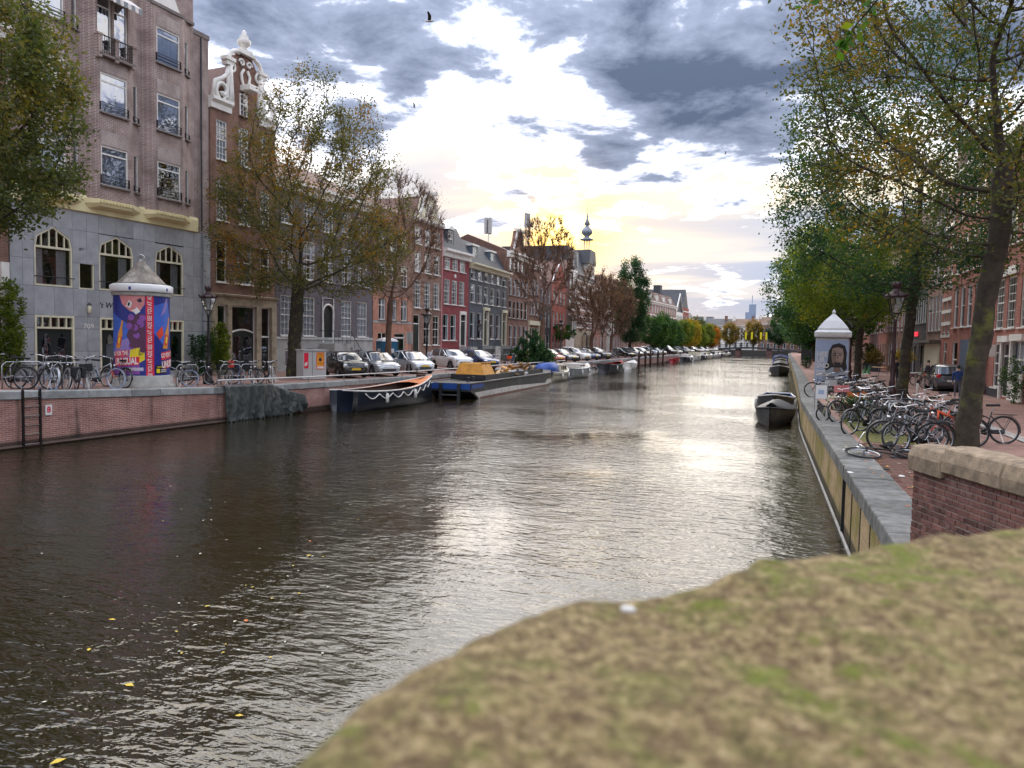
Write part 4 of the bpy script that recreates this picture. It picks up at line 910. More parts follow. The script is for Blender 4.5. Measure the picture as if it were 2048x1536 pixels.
for x in (4.95, 11.15):
    m = MB(); m.box(x - .85, -.22, 5.4, x + .85, .02, 5.72); m.box(x - .78, -.12, 1.7, x - .66, .02, 5.4); m.box(x + .66, -.12, 1.7, x + .78, .02, 5.4); m.obj('door_case', 'cream_paint', slt); stoop(slt, x, 1.7, 1.65, 1.5, 5, -1)
m = MB(); m.prism([(3.5, 11.0), (6.5, 14.6), (10, 11.0)], 1, 12.5, 'x'); m.obj('rear_roof', 'tile_roof', slt)
def antenna(t, x, y, z, n=3, h=2.4, lattice=False):
    m = MB(); m.tube([(x, y, z - 1.5), (x, y, z + h)], .06, 5)
    if lattice:
        for q in ((-.7, 0), (-.5, .2)): m.tube([(x + q[0], y + q[1], z - 1.5), (x + q[0], y + q[1], z + h + .4)], .04, 4)
        for k in range(6): m.tube([(x - .7, y, z - 1 + k * .55), (x - .5, y + .2, z - .7 + k * .55)], .025, 4)
    a = m.obj('antenna_mast', 'steel', t)
    for k in range(n): an_ = 2.1 * k; m = MB(); m.rbox(x + .34 * math.cos(an_) - .22, y + .34 * math.sin(an_) - .16, z + h - 2.0, x + .34 * math.cos(an_) + .22, y + .34 * math.sin(an_) + .16, z + h, .03); m.obj('antenna_panel', 'box_grey', a)
br2 = house(LC, 'brown brick house with white-trimmed gable and antenna mast behind the bare tree', 12.4, 21.2, 12.6, 'brick_brown', [(z, h, 1.15, ev(5, 8.8, .4), 'sash', c) for z, h, c in ((10.4, 1.6, None), (7.6, 2.0, 'half'), (4.9, 2.1, None))] + [(.9, 3.2, 1.3, ev(4, 8.8, .6), 'sash', 'half')], roof='par', rh=2.0, cornice=(.7, .5, 'white_paint'))
m = MB(); m.prism([(1.6, 12.6), (6.4, 12.6), (5.4, 14.2), (5.0, 15.3), (3.0, 15.3), (2.6, 14.2)], -.05, .4, 'y'); g_ = m.obj('gable', 'brick_brown', br2); m = MB(); m.tube([(1.6, -.1, 12.7), (2.6, -.1, 14.2), (3.0, -.1, 15.3)], .13, 6); m.tube([(6.4, -.1, 12.7), (5.4, -.1, 14.2), (5.0, -.1, 15.3)], .13, 6); m.prism([(-.1, 15.2), (-.4, 15.3), (-.4, 15.5), (.4, 15.55)], 2.6, 5.4, 'x'); m.obj('gable_moulding', 'white_paint', g_); antenna(br2, 7.2, 5.0, 15.3, 4, 2.3)
br3 = house(LC, 'brown brick house with a cream shop front behind the bare tree', 21.25, 26.2, 12.0, 'brick_brown', [(z, 1.9, 1.0, ev(3, 4.95, .3), 'sash', 'mix') for z in (5.6, 8.2)] + [(.6, 3.4, 1.2, ev(3, 4.95, .3), 'sash', None)], cornice=(.6, .5, 'white_paint'), roof='par')
m = MB(); m.box(0, -.25, 4.3, 4.95, .0, 4.85); m.box(.0, -.1, 0, .22, 0, 4.3); m.box(4.73, -.1, 0, 4.95, 0, 4.3); m.obj('shop_fascia', 'cream_paint', br3)
bs_ = house(LC, 'narrow house with black painted shop floor and plum walls, behind the bare tree', 26.25, 32.6, 10.5, 'brick_plum', [(z, 1.9, 1.0, ev(3, 6.35, .4), 'sash', 'mix') for z in (7.4,)] + [(4.2, 2.3, 1.1, ev(3, 6.35, .4), 'sash', 'full'), (.5, 2.6, 1.3, ev(3, 6.35, .5), 'sash', None)], roof='par')
m = MB(); panel(m, (0, -.04), (6.35, -.04), -.3, 7.0, [(x - .55, x + .55, 4.2, 6.5) for x in ev(3, 6.35, .4)] + [(x - .65, x + .65, .5, 3.1) for x in ev(3, 6.35, .5)], .1); m.obj('painted_front', 'paint_black_wall', bs_); antenna(bs_, 4.1, 3.0, 16.6, 2, 3.3, True); chimney(bs_, 3.9, 3.2, 10.0, 1.2, 1.0, 5.3, 'brick_plum', 0)
rdg = house(LC, 'bright red brick house with a pointed white-edged gable', 32.7, 41.4, 10.6, 'brick_red', [(z, 2.0, .95, ev(4, 8.7, .4), 'sash', 'mix') for z in (4.4, 7.7)] + [(.6, 2.6, 1.2, ev(4, 8.7, .6), 'sash', None)], roof='perp', rh=3.0)
m = MB(); m.prism([(0, 10.6), (8.7, 10.6), (4.35, 14.2)], -.02, .35, 'y'); g_ = m.obj('gable', 'brick_red', rdg); m = MB(); m.tube([(-.1, -.08, 10.6), (4.35, -.08, 14.3), (8.8, -.08, 10.6)], .16, 6); m.obj('gable_moulding', 'white_paint', g_)
pl = house(LC, 'tall narrow plum brick house with white bay windows', 41.5, 47.3, 12.4, 'brick_plum', [(z, 2.4, 1.7, [2.9], 'case', 'full') for z in (3.9, 7.3, 10.6)], roof='perp', rh=2.5)
for z in (3.9, 7.3, 10.6):
    m = MB(); m.box(1.7, -.7, z - .15, 4.1, 0, z); m.box(1.7, -.75, z + 2.4, 4.1, 0, z + 2.7); [m.box(x, -.7, z, x + .14, -.58, z + 2.4) for x in (1.7, 2.8, 3.96)]; bw_ = m.obj('bay_window', 'white_paint', pl); m = MB(); m.quad((1.84, -.62, z), (3.96, -.62, z), (3.96, -.62, z + 2.4), (1.84, -.62, z + 2.4)); m.obj('pane', 'glass_sky', bw_)
m = MB(); m.box(0, -.08, 0, 5.8, 0, 3.2); m.obj('shop_front', 'white_paint', pl)
pal = house(LC, 'red and white banded corner palace with a slender onion turret on its roof', 47.4, 62.2, 13.2, 'brick_pink', [(z, 2.1, .95, ev(7, 14.8, .5), 'sash', 'mix') for z in (4.9, 7.9, 10.7)] + [(.6, 3.0, 1.3, ev(4, 14.8, 2.0), 'sash', None)], roof='mans', rh=4.4, roofmat='slate_roof', cornice=(.8, .6, 'plinth_stone'), depth=14, bands=[(z, .22, 'white_paint') for z in (4.5, 5.4, 6.3, 7.4, 8.4, 9.4, 10.3, 11.3, 12.1)])
m = MB(); m.box(0, -.12, -.2, 14.8, 0, 4.2); m.obj('stone_base', 'sandstone', pal)
m = MB(); m.prism([(6.0, 0), (9.0, 0), (9.0, 2.4)] + arc((7.5, 2.4), 1.5, 1.5, 0, 180, 10)[1:-1] + [(6.0, 2.4)], -.3, -.1, 'y'); m.obj('arched_doorway', 'interior_dark', pal)
for k in range(4): m = MB(); m.tube([(5.6 + k % 2 * 3.8, -.35 - .2 * (k // 2), 0), (5.6 + k % 2 * 3.8, -.35 - .2 * (k // 2), 3.4)], .18, 8); m.obj('column', 'sandstone', pal)
m = MB(); m.box(9.0, -.2, 13.2, 14.0, 2, 15.6); dm = m.obj('dormer', 'white_paint', pal)
for x in (10.1, 11.5, 12.9): window(dm, (x, -.22, 13.5), 1.0, 1.9, 'sash', sill=None)
m = MB(); m.prism([(8.5, 15.6), (14.5, 15.6), (13.6, 18.0), (9.4, 18.0)], -.4, 6, 'y'); m.obj('dormer_roof', 'slate_roof', dm)
for x in (.6, 3.4, 14.5): chimney(pal, x, .8, 13.2, .7, .7, 3.6, 'plinth_stone', 0)
tw = MB(); tw.lathe([(.75, 0), (.75, .3), (.6, .35)], 8, (12.0, .9, 17.9)); tw.lathe([(.55, 2.0), (1.35, 2.05), (1.1, 2.25), (.5, 2.5), (.45, 2.7), (.9, 3.1), (1.05, 3.5), (.8, 4.0), (.35, 4.4), (.3, 4.6), (.55, 4.75), (.22, 5.6), (.05, 7.0), (.03, 8.3)], 10, (12.0, .9, 17.9)); t_ = tw.obj('turret', 'zinc', pal, True)
for k in range(6): m = MB(); m.tube([(12.0 + .5 * math.cos(k * 1.047), .9 + .5 * math.sin(k * 1.047), 18.2), (12.0 + .5 * math.cos(k * 1.047), .9 + .5 * math.sin(k * 1.047), 20)], .09, 5); m.obj('turret_post', 'white_paint', t_)
m = MB(); m.quad((11.7, .9, 26.2), (12.6, .9, 26.1), (12.5, .9, 26.45), (12.2, .9, 26.35), (11.8, .9, 26.6)); m.obj('weathervane', 'iron_black', t_)
# large hall roof rising behind
hall = LC.root('hall', 'big grey-brown pitched roof rising behind the brown houses', 24, 47, 'building'); m = MB(); m.box(0, 14, 0, 23, 34, 11.5); m.obj('wall', 'brick_brown2', hall); m = MB(); m.prism([(14, 11.5), (17, 17.4), (31, 17.4), (34, 11.5)], -.2, 23, 'x'); m.obj('roof', 'grey_roof', hall); chimney(hall, 9, 19, 17.3, 1.4, 1, .9, 'brick_brown2', 0)
# houses further along, mostly behind trees
gen = [(62.3, 68.5, 11.8, 'brick_redbrown', 'red brick house with white windows right of the banded palace'), (68.6, 76, 12.5, 'brick_brown2', 'pale-fronted brown house behind the two brown trees'), (76.1, 84, 11.6, 'plinth_stone', 'light grey stone-fronted house behind the bare brown trees'), (84.1, 93, 13.0, 'brick_plum', 'plum brick house behind the tall dark green tree'), (93.1, 104, 12.0, 'brick_brown', 'brown brick house left of the pink awning building')]
for a, b, H_, mt, lb in gen:
    house(LC, lb, a, b, H_, mt, [(z, 2.0, 1.05, ev(max(3, int((b - a) / 2)), b - a, .4), 'sash', 'mix') for z in (1.2, 4.6, 7.8)], roof='perp' if mt != 'plinth_stone' else 'par', rh=2.6, cornice=(.6, .5, 'white_paint'))
LD = Line((-26.6, 176), 5.0, 'L')
pk = house(LD, 'long pink brick building with a row of pink striped awnings', 0, 36, 12.3, 'brick_pink', [(z, 2.1, 1.2, ev(12, 36, .8), 'sash', 'half') for z in (1.2, 4.4, 9.6)] + [(6.7, 1.7, 1.2, ev(12, 36, .8), 'sash', None)], roof='mans', rh=2.6, roofmat='tile_roof', cornice=(.7, .6, 'white_paint'), depth=14)
for k in range(9):
    x = 1.0 + k * 3.9; m = MB(); pts = [(0, 9.3), (-.5, 9.15), (-1.0, 8.7), (-1.25, 8.0)]
    for i in range(3): m.quad((x, pts[i][0], pts[i][1]), (x + 3.4, pts[i][0], pts[i][1]), (x + 3.4, pts[i + 1][0], pts[i + 1][1]), (x, pts[i + 1][0], pts[i + 1][1]))
    m.quad((x, 0, 9.3), (x, -.5, 9.15), (x, -1.0, 8.7), (x, -1.25, 8.0), (x, 0, 8)); a_ = m.obj('awning', 'awning_pink', pk)
    for q in range(4):
        m = MB(); [m.quad((x + .25 + q * .85, pts[i][0] - .012, pts[i][1] + .012), (x + .65 + q * .85, pts[i][0] - .012, pts[i][1] + .012), (x + .65 + q * .85, pts[i + 1][0] - .012, pts[i + 1][1] + .012), (x + .25 + q * .85, pts[i + 1][0] - .012, pts[i + 1][1] + .012)) for i in range(3)]; m.obj('awning_stripe', 'awning_white', a_)
for x in (6, 14, 22, 30): dormer(pk, x, .3, 12.4, 2.0, 1.8, 'white_paint', 2.5, True, 'tile_roof')
dkr = house(LD, 'white and dark-roofed gabled house right of the pink awning building', 36.2, 46, 11.0, 'white_paint', [(z, 2.0, 1.2, ev(4, 9.8, .6), 'sash', None) for z in (1.2, 4.5, 8.0)], roof='perp', rh=5.2, roofmat='slate_roof', depth=12); chimney(dkr, 3, 6, 13.5, 2.4, 2.0, 5.0, 'lead_dark', 0)
m = MB(); m.tube([(0, 0, 11), (4.9, 0, 16.2), (9.8, 0, 11)], .2, 5); m.obj('gable_moulding', 'white_paint', dkr)
rdt = house(LD, 'red and white house with steep dark gable roof and hoist in the distance', 46.2, 55, 12.6, 'brick_red', [(z, 2.1, 1.1, ev(4, 8.8, .5), 'sash', None) for z in (1.2, 4.6, 8.4)], roof='perp', rh=5.5, roofmat='slate_roof', depth=12, bands=[(4.0, .3, 'white_paint'), (7.6, .3, 'white_paint'), (11.4, .3, 'white_paint')])
house(LD, 'white stuccoed house with flat dark roof at the far left bank', 55.2, 66, 10.0, 'white_paint', [(z, 2.0, 1.1, ev(5, 10.8, .5), 'sash', None) for z in (1.2, 4.4, 7.3)], roof='mans', rh=1.8, roofmat='lead_dark')
# facing houses beyond the far bridge (closing the view)
LE = Line((-46, 283), 90, 'L')   # heading +X, front towards the camera
def cross(label, x0, x1, H_, mt, rf, rfm, n): return house(Line((x0, 283), 90, 'R'), label, -(x1 - x0), 0, H_, mt, [], roof=rf)
class Cross(Line):
    def root(s, name, label, s0, s1, cat='house', z=0.0, group=None): t = thing(name, label, cat, (s0, s.p.y, z), 0, group); return t
LX = Cross((0, 283), 90, 'X')
far = [(-34, -22, 8.5, 'brick_brown2', 'tile_roof_brown', 'brown house at the far end left of the distant bridge'), (-21.8, -11.5, 9.0, 'white_paint', 'slate_roof', 'white-windowed house with dark roof beyond the left end of the bridge'), (-11.3, -2.4, 9.0, 'white_paint', 'tile_roof_brown', 'pale house with brown tiled roof beyond the bridge'), (-2.2, 5, 9.8, 'brick_brown2', 'tile_roof_brown', 'brown house with tall chimneys beyond the middle of the bridge'), (5.2, 16, 8.8, 'brick_brown', 'slate_roof', 'dark house beyond the right end of the far bridge'), (16.2, 30, 9, 'brick_brown2', 'tile_roof', 'brick house far behind the right bank trees')]
for a, b, H_, mt, rf, lb in far:
    t_ = house(LX, lb, a, b, H_, mt, [(z, 2.0, 1.1, ev(max(3, int((b - a) / 2.2)), b - a, .4), 'sash', 'half') for z in (1.0, 3.9, 6.3)], roof='par', rh=2.6, roofmat=rf, cornice=(.5, .4, 'white_paint'))
    chimney(t_, (b - a) * .8, 4, H_ + 1, 1.0, 1.0, 2.6, 'brick_brown', 0)
    chimney(t_, .6, 4, H_ + 1, .9, 1.0, 2.4, 'white_paint', 0)
tw = thing('tower', 'hazy blue glass office tower on the horizon above the far roofs', 'tower', (-25, 1400, -3)); m = MB(); m.box(-9, 0, 0, 5, 14, 62); m.obj('shaft', 'haze_blue', tw); m = MB(); m.box(-3, 2, 62, 9, 14, 76); m.box(5, 2, 0, 9, 14, 62); m.obj('upper_block', 'haze_blue', tw); m = MB(); m.tube([(2, 7, 76), (2, 7, 92)], .7, 5); m.obj('mast', 'haze_blue', tw)
tf = thing('office_block', 'low pale flat-roofed block on the horizon behind the far roofs', 'building', (-62, 620, 0)); m = MB(); m.box(-22, 0, 0, 22, 15, 23); m.obj('wall', 'haze_blue', tf); m = MB(); m.box(-22.5, -.5, 23, 22.5, 15.5, 23.8); m.obj('roof_edge', 'concrete', tf)

# ---- right bank
LR = Line((11, 40), 1.2, 'R')
# local x runs towards the camera: x = s1 - s
r1 = house(LR, 'red brick house with tall white sash windows and white shop door at the right edge', -5.5, 5.0, 12.5, 'brick_redbrown', [(3.42, 2.45, 1.35, [5 - 3.3, 5 - 1.35], 'sash6', None), (3.42, 2.45, 1.35, [5 + .8, 5 + 2.9], 'sash6', None), (7.4, 2.2, 1.3, ev(5, 10.5, .5), 'sash6', 'half'), (.5, 2.2, 1.2, [1.65], 'sash4', None), (.1, 2.6, 1.3, [3.3], 'door', None), (.1, 2.7, 1.9, [5.2], 'case', 'full')], roof='par', cornice=(.7, .6, 'white_paint'), sill='white_paint')
m = MB(); m.box(.55, -.12, 5.95, 4.6, 0, 6.35); m.obj('lintel', 'white_paint', r1); m = MB(); m.box(2.5, -.25, 2.75, 4.2, 0, 3.05); m.box(4.2, -.12, 0, 4.4, 0, 2.9); m.box(2.5, -.1, 0, 2.7, 0, 2.75); m.obj('door_case', 'white_paint', r1); m = MB(); m.box(4.4, -.2, 2.8, 6.3, 0, 3.1); m.box(4.3, -.06, .05, 6.2, .05, 1.3); m.obj('shop_front', 'white_paint', r1)
m = MB(); m.box(-.02, -.05, -.2, 2.4, 0, .45); m.obj('plinth', 'lead_dark', r1)
m = MB(); m.box(2.0, -1.1, 2.02, 2.08, -.15, 2.62); sgn_ = m.obj('sign_board', 'white_paint', r1)
r2 = house(LR, 'red-brown brick house with white door surround behind the near mossy trunk', 5.05, 14.8, 13, 'brick_redbrown', [(z, 2.4, 1.15, ev(5, 9.75, .4), 'sash', c) for z, c in ((3.7, 'grey'), (7.0, 'half'), (10.2, None))] + [(.4, 2.4, 1.5, ev(4, 9.75, .5), 'sash', None)], roof='par', cornice=(.7, .6, 'white_paint'), sill='white_paint')
m = MB(); m.box(5.6, -.5, 1.2, 9.4, -.02, 2.9); sf = m.obj('shop_front', 'dormer_blue', r2); me = text_mesh('ONK', .55, .01); mobj('lettering', me, 'rope_white', sf, (8.6, -.52, 2.4), (R(90), 0, 0))
r3 = house(LR, 'brick house banded with white stone blocks behind the second trunk', 14.85, 17.6, 13.5, 'brick_redbrown', [(z, 2.2, .7, ev(2, 2.75, .1), 'sash', None) for z in (3.4, 6.6, 9.6)] + [(.2, 2.6, 1.0, [1.4], 'door', None)], roof='perp', bands=[(z, .22, 'white_paint') for z in (3.1, 3.9, 4.7, 5.5, 6.3, 7.1, 7.9, 8.7, 9.5, 10.3)])
r4 = house(LR, 'brown brick house with long narrow white windows between banded house and black shop', 17.65, 23.4, 12.8, 'brick_brown2', [(z, 2.5, .95, ev(4, 5.75, .3), 'sash', 'half') for z in (3.6, 6.9, 10)] + [(.3, 2.5, 1.2, ev(3, 5.75, .3), 'sash', None)], roof='par', cornice=(.6, .6, 'white_paint'))
m = MB(); m.box(-2.6, -.7, 2.75, 5.7, 0, 2.95); m.obj('shop_canopy', 'wood_grey', r4); m = MB(); m.box(.3, -.12, 0, 5.5, 0, 2.7); m.obj('shop_front', 'cream_paint', r4)
r5 = house(LR, 'black painted house with white mullions and a small red sign', 23.5, 30, 6.9, 'paint_black_wall', [(4.3, 2.0, .8, ev(6, 6.5, .2), 'thin', None), (.3, 2.3, 1.6, [1.5, 4.6], 'thin', None)], roof='par', rh=1.8, roofmat='slate_roof')
m = MB(); m.box(2.2, -.16, 3.3, 3.4, -.05, 3.65); m.obj('red_sign', 'neon_red', r5)
gr_ = [(30.1, 37, 11.5, 'brick_brown', 'brown brick house just beyond the black shop on the right bank'), (37.1, 45, 13, 'brick_brown2', 'brown gabled house on the right bank with cream awning'), (45.1, 53, 12, 'brick_redbrown', 'red-brown house on the right bank, second beyond the cream awning'), (53.1, 62, 12.5, 'brick_plum', 'plum brick house on the right bank behind the third tree'), (62.1, 75, 12, 'brick_redbrown', 'wide red-brown brick house far along the right bank'), (75.1, 92, 12.5, 'brick_brown', 'wide brown brick house far along the right bank'), (92.2, 120, 12, 'brick_brown2', 'long brown terrace far along the right bank'), (120.2, 170, 12, 'brick_redbrown', 'long red-brown terrace at the far end of the right bank'), (170.2, 225, 11, 'brick_brown', 'last brown terrace before the far bridge on the right bank')]
for a, b, H_, mt, lb in gr_:
    t_ = house(LR, lb, a, b, H_, mt, [(z, 2.2, 1.0, ev(min(9, max(4, int((b - a) / 1.8))), b - a, .3), 'sash', 'mix') for z in (.6, 3.9, 7.0, 9.6 if H_ > 12.4 else 7.0)[:4 if H_ > 12.4 else 3]], roof='perp' if (b - a) < 10 else 'par', rh=2.6, cornice=(.6, .5, 'white_paint'))
house(LR, 'brick house at the far right beside the bridge, outside the trees', -16, -5.6, 12, 'brick_redbrown', [(z, 2.2, 1.2, ev(5, 10.4, .4), 'sash', 'half') for z in (3.6, 7.2)], roof='par')
# ------------------------------------------------------------------ trees
def colonize(rg, start, attr, step=.35, infl=2.2, kill=.55, iters=90, up=.12):
    """space colonisation; start: list of (pos, parent)"""
    pos = [np.array(p, float) for p, _ in start]; par = [q for _, q in start]
    A = attr.copy(); P = np.array(pos)
    d = np.linalg.norm(A[:, None] - P[None], axis=2); near = d.argmin(1); nd = d.min(1)
    for it in range(iters):
        if not len(A): break
        ok = nd < (infl if it > 6 else 6.0)
        if not ok.any(): break
        dirs = {}
        v = A[ok] - P[near[ok]]; v /= np.maximum(np.linalg.norm(v, axis=1), 1e-6)[:, None]
        idx = near[ok]; u, inv = np.unique(idx, return_inverse=True); acc = np.zeros((len(u), 3)); np.add.at(acc, inv, v)
        acc += np.array([0, 0, up]) + rg.normal(0, .18, acc.shape); acc /= np.maximum(np.linalg.norm(acc, axis=1), 1e-6)[:, None]
        new = P[u] + acc * step; n0 = len(P); P = np.vstack([P, new]); par += u.tolist()
        dn = np.linalg.norm(A[:, None] - new[None], axis=2); m_ = dn.min(1); a_ = dn.argmin(1)
        b = m_ < nd; near[b] = n0 + a_[b]; nd[b] = m_[b]
        keep = nd > kill; A, near, nd = A[keep], near[keep], nd[keep]
        if len(P) > 9000: break
    return P, np.array(par)
def wood_mesh(P, par, r, name, nmin=4):
    V = []; Fc = []; base_ = 0
    idx = np.array([i for i in range(len(P)) if par[i] >= 0]); A = P[par[idx]]; B = P[idx]; ra = r[par[idx]]; rb = r[idx]
    ra = np.minimum(ra, rb * 1.8)
    t = B - A; L = np.maximum(np.linalg.norm(t, axis=1), 1e-6); t = t / L[:, None]
    up = np.where(np.abs(t[:, 2:3]) < .9, np.array([[0, 0, 1.0]]), np.array([[1.0, 0, 0]])); u = np.cross(t, up); u /= np.linalg.norm(u, axis=1)[:, None]; v = np.cross(t, u)
    outV = []; outF = []; off = 0
    for lo, hi, n in ((.0, .02, 3), (.02, .08, 5), (.08, 9, 10)):
        s_ = (rb >= lo) & (rb < hi)
        if not s_.any(): continue
        a = np.arange(n) * 2 * math.pi / n; cs, sn = np.cos(a), np.sin(a)
        ring = lambda C, rad: C[s_][:, None, :] + rad[s_][:, None, None] * (u[s_][:, None, :] * cs[None, :, None] + v[s_][:, None, :] * sn[None, :, None])
        r0 = ring(A, ra); r1 = ring(B + t * (rb * .3)[:, None], rb); k = s_.sum()
        VV = np.concatenate([r0, r1], axis=1).reshape(-1, 3); b0 = off + np.arange(k)[:, None] * 2 * n; j = np.arange(n); j2 = (j + 1) % n
        FF = np.stack([b0 + j, b0 + j2, b0 + n + j2, b0 + n + j], axis=2).reshape(-1, 4)
        if n == 10: VV = VV + (VV - np.repeat(np.stack([A[s_], B[s_]], 1).repeat(n, axis=1).reshape(-1, 3), 1, axis=0)) * np.array([.22 * mn.noise(Vector(q * 3.0)) + .10 * mn.noise(Vector(q * 9.0)) for q in VV])[:, None]
        outV.append(VV); outF.append(FF); off += len(VV)
    return np_mesh(name, np.vstack(outV), np.vstack(outF), True)
def leaf_mesh(rg, C, size, name, droop=.3, aspect=.55):
    """one bent diamond leaf per row of C"""
    n = len(C); d = rg.normal(0, 1, (n, 3)); d[:, 2] = d[:, 2] * .6 - droop; d /= np.linalg.norm(d, axis=1)[:, None]
    s = rg.normal(0, 1, (n, 3)); s -= d * (s * d).sum(1)[:, None]; s /= np.linalg.norm(s, axis=1)[:, None]; nn = np.cross(d, s)
    L = size * rg.uniform(.65, 1.25, n)[:, None]
    V = np.stack([C - d * L * .5, C + s * L * aspect * .5 - d * L * .05 + nn * L * .10, C + d * L * .5, C - s * L * aspect * .5 - d * L * .05 + nn * L * .10], axis=1).reshape(-1, 3)
    return np_mesh(name, V, np.arange(4 * n).reshape(-1, 4))
def crown_pts(rg, n, prof, c=(0, 0), shell=.55, clump=0.0, squash=1.0):
    """points in a body of revolution; prof: [(z, r)]"""
    zs = [p[0] for p in prof]; rs = [p[1] for p in prof]; out = []
    while len(out) < n:
        z = rg.uniform(zs[0], zs[-1]); r_ = np.interp(z, zs, rs)
        if rg.uniform(0, max(rs) ** 2) > r_ * r_: continue
        a = rg.uniform(0, 2 * math.pi); k = math.sqrt(rg.uniform(shell * shell * rg.uniform(0, 1), 1))
        x, y = c[0] + r_ * k * math.cos(a), c[1] + r_ * k * math.sin(a) * squash
        if clump and mn.noise(Vector((x * .8, y * .8, z * .8))) < clump - .35: continue
        out.append((x, y, z))
    return np.array(out)
def tree(label, loc, trunk, prof, leaf, nattr=700, nleaf=14000, lsize=.13, seed=1, rtrunk=.22, c=(0, 0), step=.38, kill=.6, bark='bark', twigs=0, spread=.22, name='tree', group=None, clump=.15, squash=1.0, up=.12, tipw=.011, flare=1.25):
    rg = np.random.default_rng(seed)
    t = thing(name, label, 'tree', loc, 0, group)
    st = [(trunk[0], -1)]
    for a, b in zip(trunk[:-1], trunk[1:]):
        a, b = np.array(a, float), np.array(b, float); k = max(1, int(np.linalg.norm(b - a) / .3))
        for i in range(1, k + 1): st.append((a + (b - a) * i / k + (rg.normal(0, .012, 3) if i < k else 0), len(st) - 1))
    A = crown_pts(rg, nattr, prof, c, clump=clump, squash=squash)
    nst = len(st)
    # only the upper part of the trunk sprouts
    P, par = colonize(rg, st, A, step, kill=kill, infl=max(2.4, 5 * step), up=up)
    ch = np.zeros(len(P)); r = np.zeros(len(P)); e = 2.3
    for i in range(len(P) - 1, -1, -1):
        r[i] = max(tipw, r[i] ** (1 / e) if r[i] > 0 else tipw)
        if par[i] >= 0: r[par[i]] += r[i] ** e
    sc = rtrunk / r[nst - 1] if r[nst - 1] > rtrunk else 1.0
    r = np.where(r > .03, .03 + (r - .03) * min(1.0, (rtrunk - .03) / max(.001, r[nst - 1] - .03)), r)
    for i in range(nst): r[i] = max(r[i], rtrunk * (flare - (flare - 1) * min(1, P[i][2] / 1.2)) * (1 + .05 * mn.noise(Vector(P[i] * 2))))
    if twigs:
        tips = np.where(r < .03)[0]; sel = rg.choice(tips, size=twigs); L = rg.uniform(.3, .8, twigs)[:, None]
        cen = P.mean(0); d = P[sel] - np.array([cen[0], cen[1], cen[2] - 3]); d /= np.linalg.norm(d, axis=1)[:, None]; d = d + rg.normal(0, .35, d.shape); d /= np.linalg.norm(d, axis=1)[:, None]
        n0 = len(P); P = np.vstack([P, P[sel] + d * L]); par = np.concatenate([par, sel]); r = np.concatenate([r, np.full(twigs, tipw * .6)])
    trk = mobj('trunk', wood_mesh(P, par, r, 'trunk'), bark, t)
    if nleaf:
        tips = np.where(r < .035)[0]; gw_ = rg.gamma(.9, 1, len(tips)) + .05; sel = rg.choice(tips, size=nleaf, p=gw_ / gw_.sum()); C = P[sel] + rg.normal(0, spread, (nleaf, 3)); mobj('crown', leaf_mesh(rg, C, lsize, 'crown'), leaf, t)
    return t
tx, ty = left_at(-135, 3.0)
tree('dense green tree cut by the left edge in front of the brick office block', (tx, ty, ZL(ty)), [(0, 0, 0), (.1, 0, 2), (.2, .1, 4.2)], [(4.6, 1.5), (6, 3.2), (8, 3.7), (10.5, 3.7), (12.6, 2.9), (14.2, 1.0)], 'leaf_olive', 1100, 40000, .16, 11, .24, c=(.9, .4), kill=.5, spread=.22)
tree('large autumn tree with broad see-through crown before the mauve house', (-24.7, 35.6, 0), [(0, 0, 0), (.08, 0, 2.2), (.25, 0, 4.6), (.3, 0, 5.6)], [(4.7, 2.6), (5.6, 5.0), (7.5, 5.7), (10, 5.2), (12.5, 4.2), (15, 2.8), (16.8, 1.3), (17.4, .4)], 'leaf_autumn', 1700, 36000, .15, 5, .36, c=(.8, .5), kill=.55, clump=.22, spread=.2, twigs=2500, squash=1.0)
tree('slender brown half-bare tree beside the blue portable toilet', (-23.4, 44.2, 0), [(0, 0, 0), (.0, 0, 2.5), (.1, 0, 4.6)], [(4.8, .8), (6, 2.2), (8.5, 3.1), (11, 2.8), (13.2, 1.2)], 'leaf_brown', 800, 2600, .12, 21, .2, c=(.5, .3), kill=.45, bark='twig_brown', twigs=3200, tipw=.011)
tx, ty = left_at(1083, 3.2)
tree('bare brown vase-shaped tree in front of the gabled brown houses', (tx, ty, 0), [(0, 0, 0), (0, 0, 3.2), (.1, 0, 4.4)], [(4.6, .7), (6.5, 2.2), (9.5, 3.4), (12.5, 3.5), (15, 2.0), (15.6, .6)], 'leaf_brown', 900, 3000, .14, 31, .28, kill=.5, bark='twig_brown', twigs=7000, tipw=.015)
for k, (px, off, H_, rr_, sd) in enumerate([(1182, 3.0, 12.5, 3.6, 41), (1222, 3.0, 12.2, 3.5, 42)]):
    tx, ty = left_at(px, off)
    tree(['brown wintry tree hiding the banded palace, left of a pair', 'brown wintry tree just left of the tall dark green tree'][k], (tx, ty, 0), [(0, 0, 0), (0, 0, 2.6), (.1, 0, 3.4)], [(3.0, 1.0), (5, rr_ * .8), (8, rr_), (10.5, rr_ * .7), (H_, .5)], 'leaf_brown', 800, 4500, .18, sd, .24, kill=.55, bark='twig_brown', twigs=6000, tipw=.018)
tx, ty = left_at(1259, 3.0)
tree('tall dark green tree standing above the parked cars in the middle distance', (tx, ty, 0), [(0, 0, 0), (0, 0, 2.0)], [(2.2, 1.2), (4, 2.6), (9, 3.2), (13, 2.6), (16.5, 1.0)], 'leaf_deep', 800, 26000, .28, 51, .25, kill=.7, spread=.35)
